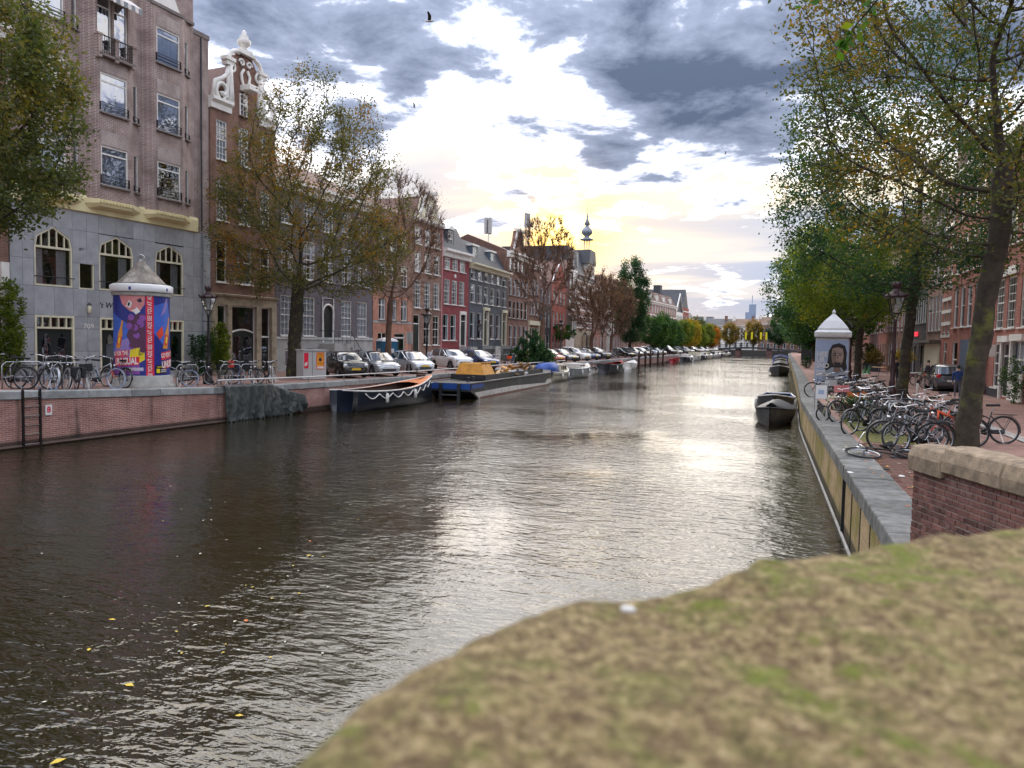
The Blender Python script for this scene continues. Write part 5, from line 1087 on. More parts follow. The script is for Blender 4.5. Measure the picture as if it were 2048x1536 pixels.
# the trimmed row further along the left bank
rowpx = [1304, 1324, 1343, 1362, 1379, 1395, 1409, 1422, 1434, 1446]
rowlf = ['leaf_green', 'leaf_green', 'leaf_green', 'leaf_yellowgreen', 'leaf_yellow', 'leaf_yellowgreen', 'leaf_yellowgreen', 'leaf_yellowgreen', 'leaf_orange', 'leaf_green']
proto = {}
nth = ['first', 'second', 'third', 'fourth', 'fifth', 'sixth', 'seventh', 'eighth', 'ninth', 'last']
for k, px in enumerate(rowpx):
    tx, ty = left_at(px, 2.6); lf = rowlf[k]; lb = 'bushy %s tree, %s from the left in the trimmed row on the left bank' % ({'leaf_green': 'green', 'leaf_yellowgreen': 'yellow-green', 'leaf_yellow': 'golden', 'leaf_orange': 'orange-topped'}[lf], nth[k])
    kk = k % 3
    if kk not in proto: proto[kk] = tree(lb, (tx, ty, 0), [(0, 0, 0), (0, 0, 1.6)], [(1.7, 1.6), (3, 2.7), (5, 2.8), (6.8, 1.9), (7.6, .5)], lf, 300, 7000, .32, 60 + k, .16, kill=.7, spread=.32, name='row_tree', group='trimmed trees in a row on the left bank')
    else: dup(proto[kk], (tx, ty, 0), k * 1.3, lb, 'trimmed trees in a row on the left bank', {'crown': lf})
    o_ = [o for o in COL.objects if o.get('label') == lb][0]; o_.scale = (1.05, 1.05, 1.05 + .1 * math.sin(k * 2.2))
far_t = [((-19, 226, 0), 'leaf_olive', 1.35, 'rounded olive tree rising behind the trimmed row'), ((-15.5, 232, 0), 'leaf_orange', 1.1, 'small orange tree by the left end of the far bridge'), ((-11, 262, .4), 'leaf_gold', 1.25, 'thin golden tree before the white far houses'), ((-3.5, 264, .4), 'leaf_gold', 1.35, 'brownish gold tree behind the middle of the far bridge'), ((4.5, 262, .4), 'leaf_deep', 1.45, 'dark green tree behind the right part of the far bridge')]
for p, lf, sc_, lb in far_t: o_ = dup(proto[1], p, sc_ * 5, lb, 'trees around the far bridge', {'crown': lf}, sc_)
# right bank
tree('near mossy-trunked autumn tree leaning right among the parked bicycles', (4.75, 20.9, 0), [(0, 0, 0), (.12, 0, 1.5), (.28, .05, 3.4), (.5, .05, 5.2), (.55, .1, 6.6)], [(4.6, 1.2), (5.6, 3.4), (8.0, 4.1), (10.5, 4.2), (13, 4.0), (15.5, 2.0)], 'leaf_mix', 1700, 35000, .125, 71, .235, c=(-.2, .3), kill=.55, clump=.2, spread=.24, twigs=1500, flare=1.3, bark='bark_moss')
tree('dark green tree over the street lamp, second trunk on the right bank', (5.85, 36.9, 0), [(0, 0, 0), (.08, 0, 2.0), (.25, 0, 4.6), (.35, 0, 7.0)], [(4.3, 2.0), (5.6, 4.4), (8.5, 5.6), (12, 5.2), (15.5, 3.4), (17.5, 1.0)], 'leaf_deep', 1500, 37000, .155, 72, .22, c=(-.6, 0), kill=.55, clump=.12, spread=.28)
tree('bright yellow-green tree above the poster kiosk', (5.9, 54.2, 0), [(0, 0, 0), (.0, 0, 2.0), (.1, 0, 4.0)], [(3.6, 2.2), (5, 4.0), (7, 4.6), (9.5, 4.0), (11.5, 1.5)], 'leaf_yellowgreen', 1000, 30000, .18, 73, .22, c=(-.7, 0), kill=.6, spread=.3)
tree('green tree behind the poster kiosk on the right bank', (5.6, 66, 0), [(0, 0, 0), (.0, 0, 2.0), (.1, 0, 3.6)], [(3.4, 2.4), (5, 4.6), (8, 4.8), (11, 3.0), (12.4, 1.0)], 'leaf_green', 900, 24000, .22, 74, .22, c=(-1.0, 0), kill=.65, spread=.32)
for k, (y, lf, sc_, lb) in enumerate([(84, 'leaf_green', 1.55, 'green tree on the right bank, fifth trunk from the camera'), (100, 'leaf_deep', 1.5, 'dark tree on the right bank overhanging the water'), (120, 'leaf_green', 1.5, 'green tree far along the right bank past the dark one'), (142, 'leaf_deep', 1.5, 'distant dark tree near the end of the right bank'), (170, 'leaf_green', 1.45, 'most distant green tree of the right bank row')]):
    dup(proto[k % 3], (ER(y) + 3.2, y, 0), k * 2.0, lb, 'trees along the right bank', {'crown': lf}, (sc_ * 1.2, sc_ * 1.2, sc_))
# tree beside the bridge, only a spray of its leaves reaches into view
tr0 = thing('tree', 'near tree at upper right of which only a dark green leafy spray shows', 'tree', (4.3, 5.2, .6)); rg = np.random.default_rng(9)
pts = [(0, 0, 0), (0, 0, 4.6), (-.6, .9, 5.6), (-1.6, 2.2, 6.2), (-2.7, 3.4, 6.1), (-3.5, 4.2, 5.35)]
m = MB(); m.tube(pts, [.2, .15, .09, .05, .02, .006], 8); m.tube([(-2.7, 3.4, 6.1), (-3.4, 3.8, 5.95), (-4.0, 4.1, 5.75)], [.02, .012, .005], 6); m.tube([(-1.6, 2.2, 6.2), (-2.2, 3.2, 6.3), (-2.9, 4.1, 5.75)], [.04, .02, .006], 6); m.obj('trunk', 'bark_dark', tr0, True)
C = []
for a, b, n in (((-3.3, 4.1, 5.6), (-3.62, 4.24, 5.08), 30), ((-3.2, 3.8, 5.95), (-4.05, 4.15, 5.7), 34), ((-2.3, 3.4, 6.2), (-3.0, 4.2, 5.75), 30)):
    for i in range(n): f = rg.uniform(0, 1); C.append(np.array(a) * (1 - f) + np.array(b) * f + rg.normal(0, .05, 3))
mobj('crown', leaf_mesh(rg, np.array(C), .14, 'crown', .7, .6), 'leaf_near', tr0)
# shrubs
def shrub(label, loc, prof, leaf, n, ls, seed, cat='shrub', na=160, name='shrub', group=None):
    t = thing(name, label, cat, loc, 0, group); rg = np.random.default_rng(seed); A = crown_pts(rg, na, prof); P, par = colonize(rg, [((0, 0, 0), -1), ((0, 0, .2), 0)], A, .16, kill=.22, infl=3.0)
    mobj('stem', wood_mesh(P, par, np.full(len(P), .012), 'stem'), 'bark_dark', t); C = P[rg.choice(len(P), n)] + rg.normal(0, .09, (n, 3)); C[:, 2] = np.maximum(C[:, 2], .03); mobj('foliage', leaf_mesh(rg, C, ls, 'foliage'), leaf, t); return t
x, y = left_at(1060, 1.6); shrub('big spiky green bush pile on the quay beside the debris barge', (x, y, 0), [(.1, 2.0), (1.0, 2.3), (2.2, 1.6), (3.4, .5)], 'leaf_deep', 9000, .2, 81, na=300)
x, y = left_at(1085, 1.3); shrub('mossy green bush at the foot of the bare tree', (x, y, 0), [(.05, 1.5), (.8, 1.5), (1.6, .6)], 'leaf_green', 5000, .17, 82)
P_ = LA.at(1.2); shrub('tall bamboo-like plant between lamp post and stone shop front', (P_.x + 1.0, P_.y - .4, .05), [(.1, .35), (1.2, .6), (2.3, .6), (3.0, .3)], 'leaf_yellowgreen', 2600, .15, 83)
shrub('dark potted bush at the corner of the bluestone building', (P_.x + .8, P_.y - 1.7, .08), [(.1, .5), (1.2, .7), (2.3, .5)], 'leaf_deep', 2200, .13, 84)
P_ = LA.at(-10.6); shrub('yellow-green ivy climbing at the left edge', (P_.x + .35, P_.y, .4), [(.1, .5), (2.0, .55), (3.6, .5), (4.2, .2)], 'leaf_yellowgreen', 4200, .14, 85, cat='ivy')
P_ = LC.at(36); shrub('green climber over the shop awning of the red gabled house', (P_.x + .6, P_.y, 2.4), [(.1, 1.8), (1.2, 2.6), (2.4, 1.6)], 'leaf_green', 4200, .22, 86, cat='climber')
shrub('shrub in front of the white shop door at the right edge', (10.6, 38.6, 0), [(.1, .4), (1.2, .8), (2.0, .4)], 'leaf_green', 1400, .1, 87)
shrub('leafy plants growing in the mossy strip by the cargo bicycle', (2.9, 26.4, 0), [(.03, .5), (.4, .6), (.8, .25)], 'leaf_green', 1400, .08, 88, cat='plant')
x, y = right_at(1612, 1.2); shrub('potted green plant beside the orange terrace chairs', (x, y, 0), [(.05, .4), (.7, .6), (1.3, .3)], 'leaf_deep', 1000, .13, 89, cat='plant')
P_ = LR.at(24.6); shrub('yellow potted tree before the black shop', (P_.x - 1.3, P_.y, 0), [(.9, .3), (1.6, .9), (2.2, .5)], 'leaf_yellow', 1100, .16, 90, cat='plant')
P_ = LR.at(45); shrub('bushy olive tree in a planter on the far terrace', (P_.x - 1.8, P_.y, 0), [(.6, .5), (1.8, 1.3), (2.8, .6)], 'leaf_olive', 1600, .2, 91, cat='plant')
P_ = LR.at(40); shrub('second planter tree on the far terrace with orange blooms', (P_.x - 1.6, P_.y, 0), [(.5, .5), (1.4, 1.0), (2.2, .5)], 'leaf_gold', 1100, .18, 92, cat='plant')
for k, s_ in enumerate((14.9, 16.8)):
    P_ = LA.at(s_ + .4); shrub(['clipped round bush beside the stoop of the mauve house', 'clipped round bush before the salmon brick house'][k], (P_.x + .9, P_.y, 0), [(.3, .3), (.7, .55), (1.2, .3)], 'leaf_deep', 1500, .08, 93 + k)
# ------------------------------------------------------------------ cars
def wheel_parts(par, x, y, r, wd=.2, nm='wheel'):
    m = MB(); prof = [(r * .62, -wd / 2), (r * .93, -wd / 2), (r, -wd * .3), (r, wd * .3), (r * .93, wd / 2), (r * .62, wd / 2)]
    m.lathe(prof, 18, cap=False); o = m.obj(nm, 'rubber', par, True, loc=(x, y, r), rot=(R(90), 0, 0))
    m = MB(); m.lathe([(.01, wd * .36), (r * .2, wd * .38), (r * .22, wd * .3)], 12, cap=False)
    for k in range(5):
        a = k * 1.2566; n0 = len(m.v); m.box(r * .12, -r * .09, wd * .26, r * .62, r * .09, wd * .34); m.xf(Matrix.Rotation(a, 4, 'Z'), n0)
    m.lathe([(r * .64, -wd * .3), (r * .66, wd * .42), (r * .60, wd * .42), (r * .58, wd * .1)], 18, cap=False); m.obj('rim', 'steel', o)
    m = MB(); m.lathe([(.01, 0.0), (r * .6, 0.0)], 14, cap=False); m.obj('brake_disc', 'rust_steel', o)
    return o
def make_car(name, label, group, paint, kind='hatch', plate='plate_yellow'):
    t = thing(name, label, 'car', (0, 0, 0), 0, group)
    K = dict(hatch=dict(L=4.1, Wd=1.76, bt=[(-2.05, .70), (-1.97, .95), (-1.6, 1.0), (.5, .97), (.95, .95), (1.55, .85), (1.92, .70), (2.05, .56)], rf=[(-1.98, .97), (-1.62, 1.36), (-1.0, 1.48), (.0, 1.47), (.35, 1.40), (1.08, .95)]),
             mini=dict(L=3.85, Wd=1.74, bt=[(-1.92, .70), (-1.86, .96), (-1.5, 1.0), (.5, .99), (.9, .98), (1.5, .94), (1.82, .80), (1.93, .60)], rf=[(-1.86, .98), (-1.66, 1.36), (-1.2, 1.44), (.0, 1.44), (.25, 1.40), (.78, .98)]),
             suv=dict(L=4.35, Wd=1.84, bt=[(-2.15, .78), (-2.1, 1.05), (-1.7, 1.1), (.6, 1.08), (1.0, 1.06), (1.65, .98), (2.03, .84), (2.16, .62)], rf=[(-2.08, 1.08), (-1.85, 1.52), (-1.3, 1.64), (.0, 1.63), (.35, 1.56), (1.02, 1.06)]),
             sedan=dict(L=4.5, Wd=1.78, bt=[(-2.25, .72), (-2.18, .94), (-1.5, .99), (.5, .95), (1.0, .93), (1.7, .82), (2.12, .68), (2.25, .54)], rf=[(-1.75, .97), (-1.0, 1.36), (-.5, 1.43), (.15, 1.42), (.4, 1.37), (1.15, .93)]),
             van=dict(L=4.7, Wd=1.9, bt=[(-2.35, .8), (-2.32, 1.1), (-1.9, 1.12), (.9, 1.1), (1.3, 1.08), (1.9, .98), (2.25, .82), (2.35, .62)], rf=[(-2.32, 1.1), (-2.25, 1.8), (-2.0, 1.88), (.4, 1.86), (.7, 1.78), (1.6, 1.06)]))[kind]
    L2 = K['L'] / 2; hw = K['Wd'] / 2; bt = K['bt']; rf = K['rf']; rw = .315 if kind != 'suv' else .345; xw = L2 - .80; AR = rw + .055
    zt = lambda x: float(np.interp(x, [p[0] for p in bt], [p[1] for p in bt]))
    wp = lambda x: float(np.interp(x, [-L2, -L2 + .1, -L2 + .45, -L2 + .9, L2 - 1.0, L2 - .4, L2 - .12, L2], [.80, .90, .97, 1.0, 1.0, .95, .84, .70])) * hw
    st = sorted(set(np.round(np.concatenate([np.linspace(-L2, L2, 15), [s * xw + AR * math.cos(a) for s in (-1, 1) for a in np.linspace(.0, math.pi, 9)], [-L2 + .05, L2 - .05, L2 - .15, L2 - .3]]), 3)))
    def zb(x):
        z = .20 + max(0, abs(x) - (L2 - .35)) * .35
        for s in (-1, 1):
            d = abs(x - s * xw)
            if d <= AR + 1e-6: z = max(z, rw + math.sqrt(max(0, AR * AR - d * d)))
        return z
    rings = []
    for x in st:
        w_, b, tp = wp(x), zb(x), zt(x); b = min(b, tp - .08)
        half = [(w_ * .93, b), (w_ * .985, min(b + .10, tp - .06)), (w_ * 1.0, b + (tp - b) * .55), (w_ * .97, tp - .09 if tp - .09 > b else b + .05), (w_ * .90, tp - .02), (w_ * .6, tp + .012)]
        rings.append([(x, -y, z) for y, z in half] + [(x, 0, tp + .02)] + [(x, y, z) for y, z in reversed(half)])
    m = MB(); m.loft(rings, closed=False); m.f.append(tuple(range(len(rings[0]) - 1, -1, -1))); n_ = len(m.v); m.f.append(tuple(range(n_ - len(rings[0]), n_)))
    m.obj('body', paint, t, True)
    m = MB(); m.box(-L2 + .1, -hw * .8, .18, L2 - .1, hw * .8, .62); m.obj('underbody', 'interior_dark', t)
    zr = lambda x: float(np.interp(x, [p[0] for p in rf], [p[1] for p in rf]))
    xs = sorted(set([p[0] for p in rf] + list(np.linspace(rf[0][0], rf[-1][0], 10)))); rings = []; top = []
    for x in xs:
        zb_, z = zt(x) - .03, zr(x); wb = wp(x) * .93; wt = wb - .30 * max(0, z - zb_); z = max(z, zb_ + .01)
        half = [(wb, zb_), (wt + .02, z - min(.09, (z - zb_) * .4)), (wt * .82, z)]
        rings.append([(x, -y, zz_) for y, zz_ in half] + [(x, 0, z + .02)] + [(x, y, zz_) for y, zz_ in reversed(half)])
        if rf[1][0] - .02 <= x <= rf[3][0] + .02: top.append([(x, -(wt + .03), z - .085), (x, -wt * .82, z + .012), (x, 0, z + .034), (x, wt * .82, z + .012), (x, wt + .03, z - .085)])
    m = MB(); m.loft(rings, closed=False); m.obj('window_glass', 'car_glass', t, True)
    m = MB(); m.loft(top, closed=False); m.obj('roof', paint, t, True)
    for s in (-1, 1):
        def P3(x, f): zb_, z = zt(x) - .03, zr(x); wb = wp(x) * .93; wt = wb - .30 * max(0, z - zb_); return (x, s * ((wb + .01) * (1 - f) + (wt + .035) * f), zb_ * (1 - f) + (z - .07) * f)
        for x0, x1, r_ in ((rf[-1][0] - .02, rf[-3][0], .035), (-.35, -.38, .03), (rf[0][0] + .12, rf[1][0] + .1, .06)):
            m = MB(); a = Vector(P3(x0, 0.0)); b = Vector(P3(x1, 1.0)); m.tube([a, (a + b) / 2 + Vector((0, s * .012, .0)), b], r_, 5); m.obj('pillar', paint, t)
        m = MB(); m.ball((rf[-1][0] - .22, s * (hw + .06), zt(.6) + .08), (.07, .11, .075), 8, 6); m.obj('mirror', paint, t, True)
        hx = L2 - (.18 if kind != 'mini' else .09)
        m = MB()
        if kind in ('mini',): m.ball((hx - .02, s * hw * .70, .70), (.07, .135, .135), 12, 8)
        else: m.ball((hx - .03, s * hw * .70, zt(hx) - .085), (.16, .20, .075), 10, 6)
        m.obj('headlight', 'lens', t, True)
        m = MB(); m.ball((-L2 + .06, s * hw * .76, .86), (.06, .14, .12), 8, 6); m.obj('tail_light', 'tail_red', t, True)
        m = MB(); m.box(-.9, s * hw - .015 * s - .01, .86, -.72, s * hw - .015 * s + .02, .89); m.obj('door_handle', 'chrome', t)
        for q in (-1, 1): o = wheel_parts(t, q * xw, s * (hw - .12), rw)
        for o in [c for c in t.children if c.name.startswith('wheel')]:
            if o.location.y < 0: o.rotation_euler = (R(90), 0, 0)
            else: o.rotation_euler = (R(-90), 0, 0)
    m = MB()
    if kind == 'mini': m.tube([(L2 + .005, y, z) for y, z in [(-.42, .46), (-.5, .52), (-.42, .60), (.42, .60), (.5, .52), (.42, .46)]], .025, 5, loop=True); m.obj('grille_ring', 'chrome', t); m = MB(); m.box(L2 - .06, -.45, .45, L2 + .0, .45, .60)
    else: m.rbox(L2 - .12, -hw * .50, .34, L2 + .012, hw * .50, .47, .02)
    m.obj('grille', 'interior_dark', t)
    m = MB(); m.box(L2 - .02, -.26, .49 if kind != 'mini' else .47, L2 + .03, .26, .60 if kind != 'mini' else .58); m.obj('number_plate', plate, t)
    m = MB(); m.box(-L2 - .02, -.26, .55, -L2 + .05, .26, .66); m.obj('rear_plate', plate, t)
    m = MB(); m.rbox(L2 - .16, -hw * .72, .20, L2 - .015, hw * .72, .30, .02); m.obj('bumper_lip', 'interior_dark', t)
    return t
G = 'cars parked along the left quay'
protoc = {}
def put_car(px, off, head, kind, paint, label, plate='plate_yellow', zc=0.0):
    x, y = left_at(px, off)
    if kind not in protoc:
        protoc[kind] = make_car('parked_car', label, G, paint, kind, plate); o = protoc[kind]; o.location = (x, y, zc); o.rotation_euler = (0, 0, R(head))
    else: o = dup(protoc[kind], (x, y, zc), R(head), label, G, {'body': paint, 'roof': paint, 'pillar': paint, 'mirror': paint, 'number_plate': plate})
    return o
put_car(690, 2.55, -40, 'mini', 'car_black', 'black round-lamped small hatchback with yellow plate beside the grey utility box', zc=.03)
put_car(752, 2.45, -38, 'hatch', 'car_silver', 'silver hatchback with white plate next to the black small car', 'plate_white', zc=.01)
put_car(822, 2.5, -36, 'hatch', 'car_pale', 'pale silver hatchback right of the blue portable toilet')
o = put_car(902, 2.6, -35, 'mini', 'car_white', 'white round-lamped compact with dark roof left of the navy car'); [setattr(c.material_slots[0], 'material', MAT['car_darkgrey']) for c in o.children if c.name.startswith('roof')]; o.scale = (1.06, 1.04, 1.08)
put_car(957, 2.5, -33, 'hatch', 'car_navy', 'navy blue hatchback with yellow plate behind the debris barge')
rowc = [(1096, 'hatch', 'car_red', 'faded red car right of the bush pile'), (1122, 'sedan', 'car_grey', 'grey saloon second right of the bush pile'), (1149, 'suv', 'car_white', 'white crossover between grey saloon and dark blue car'), (1171, 'hatch', 'car_navy', 'dark blue hatchback right of the white crossover'), (1192, 'suv', 'car_darkgrey', 'dark grey crossover before the banded palace'),
        (1243, 'sedan', 'car_black', 'black saloon just right of the bicycle cluster'), (1263, 'hatch', 'car_silver', 'silver car behind the white dinghy'), (1281, 'hatch', 'car_grey', 'grey car behind the first mooring post'), (1298, 'suv', 'car_pale', 'pale crossover behind the mooring posts'), (1312, 'hatch', 'car_white', 'white small car behind the last mooring post'), (1330, 'van', 'car_black', 'black van under the trimmed green trees'), (1345, 'sedan', 'car_white', 'white saloon right of the black van'), (1360, 'suv', 'car_grey', 'grey crossover under the golden tree'), (1372, 'hatch', 'car_silver', 'silver hatchback behind the white covered boat'), (1383, 'suv', 'car_black', 'black crossover along the far quay'), (1393, 'hatch', 'car_white', 'white hatchback along the far quay before the black one'), (1402, 'sedan', 'car_pale', 'pale saloon far along the quay'), (1411, 'hatch', 'car_grey', 'grey hatchback far along the quay'), (1419, 'suv', 'car_white', 'white crossover far along the quay'), (1427, 'hatch', 'car_black', 'black hatchback near the far bridge'), (1434, 'hatch', 'car_silver', 'silver hatchback near the far bridge'), (1441, 'suv', 'car_pale', 'pale crossover closest to the far bridge')]
for px, kd, pt, lb in rowc: put_car(px, 2.5, -32, kd, pt, lb)
G = 'cars on the right bank'
o = dup(protoc['hatch'], (9.9, 48.5, 0), R(88), 'dark hatchback parked by the shop fronts on the right street', G, {'body': 'car_darkgrey', 'roof': 'car_darkgrey', 'pillar': 'car_darkgrey', 'mirror': 'car_darkgrey'})

# ------------------------------------------------------------------ bicycles
def make_bike(label, group, mats=None, name='bicycle'):
    t = thing(name, label, 'bicycle', (0, 0, 0), 0, group); wr = .345; xw = .54
    for sx, nm in ((1, 'front_wheel'), (-1, 'rear_wheel')):
        m = MB(); m.tube([(sx * xw + wr * math.cos(a), 0, wr + wr * math.sin(a)) for a in np.linspace(0, 2 * math.pi, 28, endpoint=False)], .021, 6, loop=True); wo = m.obj(nm, 'rubber', t, True)
        m = MB(); m.tube([(sx * xw + (wr - .03) * math.cos(a), 0, wr + (wr - .03) * math.sin(a)) for a in np.linspace(0, 2 * math.pi, 28, endpoint=False)], .011, 4, loop=True)
        for k in range(16): a = k * math.pi / 8; m.tube([(sx * xw, .02 * (-1) ** k, wr), (sx * xw + (wr - .03) * math.cos(a), 0, wr + (wr - .03) * math.sin(a))], .0022, 3, cap=False)
        n0 = len(m.v); m.lathe([(.02, -.045), (.02, .045)], 8); m.xf(Matrix.Translation((sx * xw, 0, wr)) @ Matrix.Rotation(R(90), 4, 'X'), n0); m.obj('rim', 'steel', wo)
        m = MB(); a0, a1 = (R(15), R(165)) if sx > 0 else (R(10), R(190)); pts = np.linspace(a0, a1, 14)
        m.loft([[(sx * xw + (wr + .035) * math.cos(a), -.026, wr + (wr + .035) * math.sin(a)), (sx * xw + (wr + .045) * math.cos(a), 0, wr + (wr + .045) * math.sin(a)), (sx * xw + (wr + .035) * math.cos(a), .026, wr + (wr + .035) * math.sin(a))] for a in pts], closed=False); m.obj('mudguard', 'bike_black', t, True)
    bb = (-.12, 0, .29); st_ = (-.26, 0, .80); hd0 = (.34, 0, .62); hd1 = (.30, 0, .86)
    m = MB(); m.tube([bb, st_], .016, 6); m.tube([bb, hd0], .018, 6); m.tube([(st_[0] + .05, 0, .62), hd1], .016, 6); m.tube([hd0, hd1], .02, 6)
    for s in (-1, 1): m.tube([(bb[0], .03 * s, bb[2]), (-xw, .05 * s, wr)], .010, 5); m.tube([(st_[0] + .03, .03 * s, .70), (-xw, .05 * s, wr)], .009, 5)
    m.obj('frame', 'bike_black', t, True)
    m = MB(); m.tube([hd0, (.38, 0, .52)], .02, 6)
    for s in (-1, 1): m.tube([(.38, 0, .56), (.40, .045 * s, .50), (xw, .05 * s, wr)], .011, 5)
    m.obj('fork', 'bike_black', t, True)
    m = MB(); m.tube([hd1, (.28, 0, 1.0), (.30, 0, 1.04)], .013, 6); m.tube([(.06, -.30, 1.06), (.20, -.27, 1.09), (.30, -.12, 1.06), (.32, 0, 1.04), (.30, .12, 1.06), (.20, .27, 1.09), (.06, .30, 1.06)], .011, 6); hb_ = m.obj('handlebar', 'chrome', t, True)
    for s in (-1, 1): m = MB(); m.tube([(.06, s * .30, 1.06), (.17, s * .28, 1.085)], .017, 6); m.obj('grip', 'rubber', hb_, True)
    m = MB(); m.tube([st_, (-.29, 0, .93)], .013, 6); sp_ = m.obj('seat_post', 'steel', t)
    m = MB(); m.loft([[(x, -w_, z), (x, 0, z + .035), (x, w_, z), (x, 0, z - .03)] for x, w_, z in ((-.44, .05, .97), (-.40, .11, .975), (-.30, .10, .965), (-.2, .04, .96), (-.12, .02, .96))]); m.obj('saddle', 'rubber', t, True)
    m = MB()
    for s in (-.06, 0, .06): m.tube([(-.30, s, .74), (-.82, s, .74)], .007, 4)
    m.tube([(-.82, -.07, .74), (-.82, .07, .74)], .007, 4); m.tube([(-.5, -.07, .74), (-.5, .07, .74)], .007, 4)
    for s in (-1, 1): m.tube([(-.72, .065 * s, .74), (-xw, .055 * s, wr)], .007, 4)
    m.obj('rack', 'bike_black', t)
    m = MB(); m.loft([[(x, -.055, .29 - h), (x, -.055, .29 + h), (x, -.04, .29 + h), (x, -.04, .29 - h)] for x, h in ((-.58, .045), (-.3, .06), (-.12, .095), (-.02, .06))]); m.obj('chain_case', 'bike_black', t, True)
    m = MB(); m.tube([(bb[0], -.09, .29), (bb[0] + .10, -.09, .17)], .009, 4); m.tube([(bb[0], .07, .29), (bb[0] - .10, .07, .41)], .009, 4); m.tube([(bb[0], -.09, .29), (bb[0], .07, .29)], .012, 5); m.box(bb[0] + .06, -.19, .155, bb[0] + .14, -.09, .18); m.box(bb[0] - .14, .08, .4, bb[0] - .06, .18, .425); m.obj('crank', 'steel', t)
    m = MB(); m.ball((.44, 0, .80), (.05, .035, .04), 8, 5); m.obj('lamp', 'chrome', t, True)
    m = MB(); m.tube([(-.42, .05, .33), (-.48, .16, .01)], .009, 4); m.obj('kickstand', 'steel', t)
    return t
bk0 = None
FR = lambda c: {'frame': c, 'fork': c}
def bike(loc, head, label, group, mats=None, lean=0.0, rot=None, scale=1.0, extra=None):
    global bk0
    rt = rot if rot else (R(lean), 0, R(head))
    if bk0 is None: bk0 = make_bike(label, group); o = bk0; o.location = loc; o.rotation_euler = rt; o.scale = (scale,) * 3
    else: o = dup(bk0, loc, 0, label, group, mats, scale, rt)
    if bk0 is o and mats:
        for c in [o] + list(o.children_recursive):
            nm = c.name.split('.')[0]
            if c.type == 'MESH' and nm in mats: c.material_slots[0].material = MAT[mats[nm]]
    if extra: extra(o)
    return o
def crate(mat, x=.60, z=.62, w_=.38, d_=.30, h=.24):
    def f(o):
        m = MB(); m.box(x - d_ / 2, -w_ / 2, z, x + d_ / 2, w_ / 2, z + .015)
        for k in range(3):
            z0 = z + .01 + k * h / 3; z1 = z0 + h / 3 - .012
            m.box(x - d_ / 2, -w_ / 2, z0, x + d_ / 2, -w_ / 2 + .012, z1); m.box(x - d_ / 2, w_ / 2 - .012, z0, x + d_ / 2, w_ / 2, z1); m.box(x - d_ / 2, -w_ / 2, z0, x - d_ / 2 + .012, w_ / 2, z1); m.box(x + d_ / 2 - .012, -w_ / 2, z0, x + d_ / 2, w_ / 2, z1)
        m.obj('basket', mat, o)
    return f
def bags(mat):
    def f(o):
        for s in (-1, 1): m = MB(); m.rbox(-.80, s * .13 - .06, .40, -.42, s * .13 + .06, .74, .03); m.obj('pannier', mat, o)
    return f
def noop(o): pass
def zl(px, off): x, y = left_at(px, off); return (x, y, ZL(y))
GB = 'bicycles parked before the office block'
bike(zl(12, 1.5), -150, 'black bicycle at the left edge seen rear wheel first', GB, None, 4, scale=1.08)
bike(zl(66, 1.3), 20, 'dark bicycle leaning in the first steel hoop', GB, FR('bike_grey'), -5, scale=1.08)
bike(zl(92, .95), 160, 'pale blue-tyred bicycle beside the first hoop', GB, dict(FR('bike_silver'), front_wheel='rubber_blue', rear_wheel='rubber_blue', mudguard='bike_silver'), 6, scale=1.08)
bike(zl(122, 1.5), -25, 'black bicycle with cream tyres before the dark green door', GB, {'front_wheel': 'rubber_white', 'rear_wheel': 'rubber_white'}, -6, scale=1.08)
bike(zl(146, 1.2), 150, 'black bicycle with pale saddle before the door', GB, FR('bike_black'), 5, scale=1.08, extra=bags('jacket_dark'))
bike(zl(180, 1.0), -45, 'black bicycle with white tyres nearest the quay edge', GB, {'front_wheel': 'rubber_white', 'rear_wheel': 'rubber_white'}, 5, scale=1.08, extra=crate('black_paint'))
bike(zl(204, 1.25), 8, 'silver bicycle with red fork and blue tyres beside the poster drum', GB, {'frame': 'bike_silver', 'fork': 'bike_red', 'front_wheel': 'rubber_blue', 'rear_wheel': 'rubber_blue'}, -5, scale=1.08)
bike(zl(232, 1.9), 170, 'dark bicycle half hidden behind the poster drum', GB, None, 5, scale=1.08)
bike(zl(352, 1.6), -150, 'blue-tyred bicycle just right of the poster drum', GB, dict(FR('bike_silver'), front_wheel='rubber_blue', rear_wheel='rubber_blue'), 5)
bike(zl(364, 1.3), -60, 'silver-wheeled bicycle right of the poster drum, pointing at the canal', GB, {'front_wheel': 'rubber_white', 'rear_wheel': 'rubber_white'}, -5)
bike(zl(398, 2.2), 25, 'grey bicycle standing behind the lamp post', GB, FR('bike_grey'), 4)
GB = 'bicycles parked between lamp post and large tree'
bike(zl(448, 1.4), 150, 'white-tyred bicycle with black front basket right of the lamp post', GB, {'front_wheel': 'rubber_white', 'rear_wheel': 'rubber_white'}, 5, extra=crate('black_paint', .55, .68))
bike(zl(470, 1.7), -25, 'blue-tyred bicycle at the hoop right of the lamp post', GB, dict(FR('bike_blue'), front_wheel='rubber_blue', rear_wheel='rubber_blue'), -5)
bike(zl(490, 1.5), 40, 'dark bicycle with red child seat', GB, None, 5, extra=crate('bike_red', -.6, .78, .26, .26, .3))
bike(zl(512, 1.2), -70, 'white-tyred bicycle facing the canal, left of a pair', GB, {'front_wheel': 'rubber_white', 'rear_wheel': 'rubber_white'}, 8)
bike(zl(531, 1.4), -80, 'black bicycle jammed between two white-tyred ones', GB, None, -8)
bike(zl(548, 1.0), -62, 'white-tyred bicycle closest to the large tree', GB, {'front_wheel': 'rubber_white', 'rear_wheel': 'rubber_white', 'frame': 'bike_white'}, 8)
GB = 'bicycles before the slate-blue house'
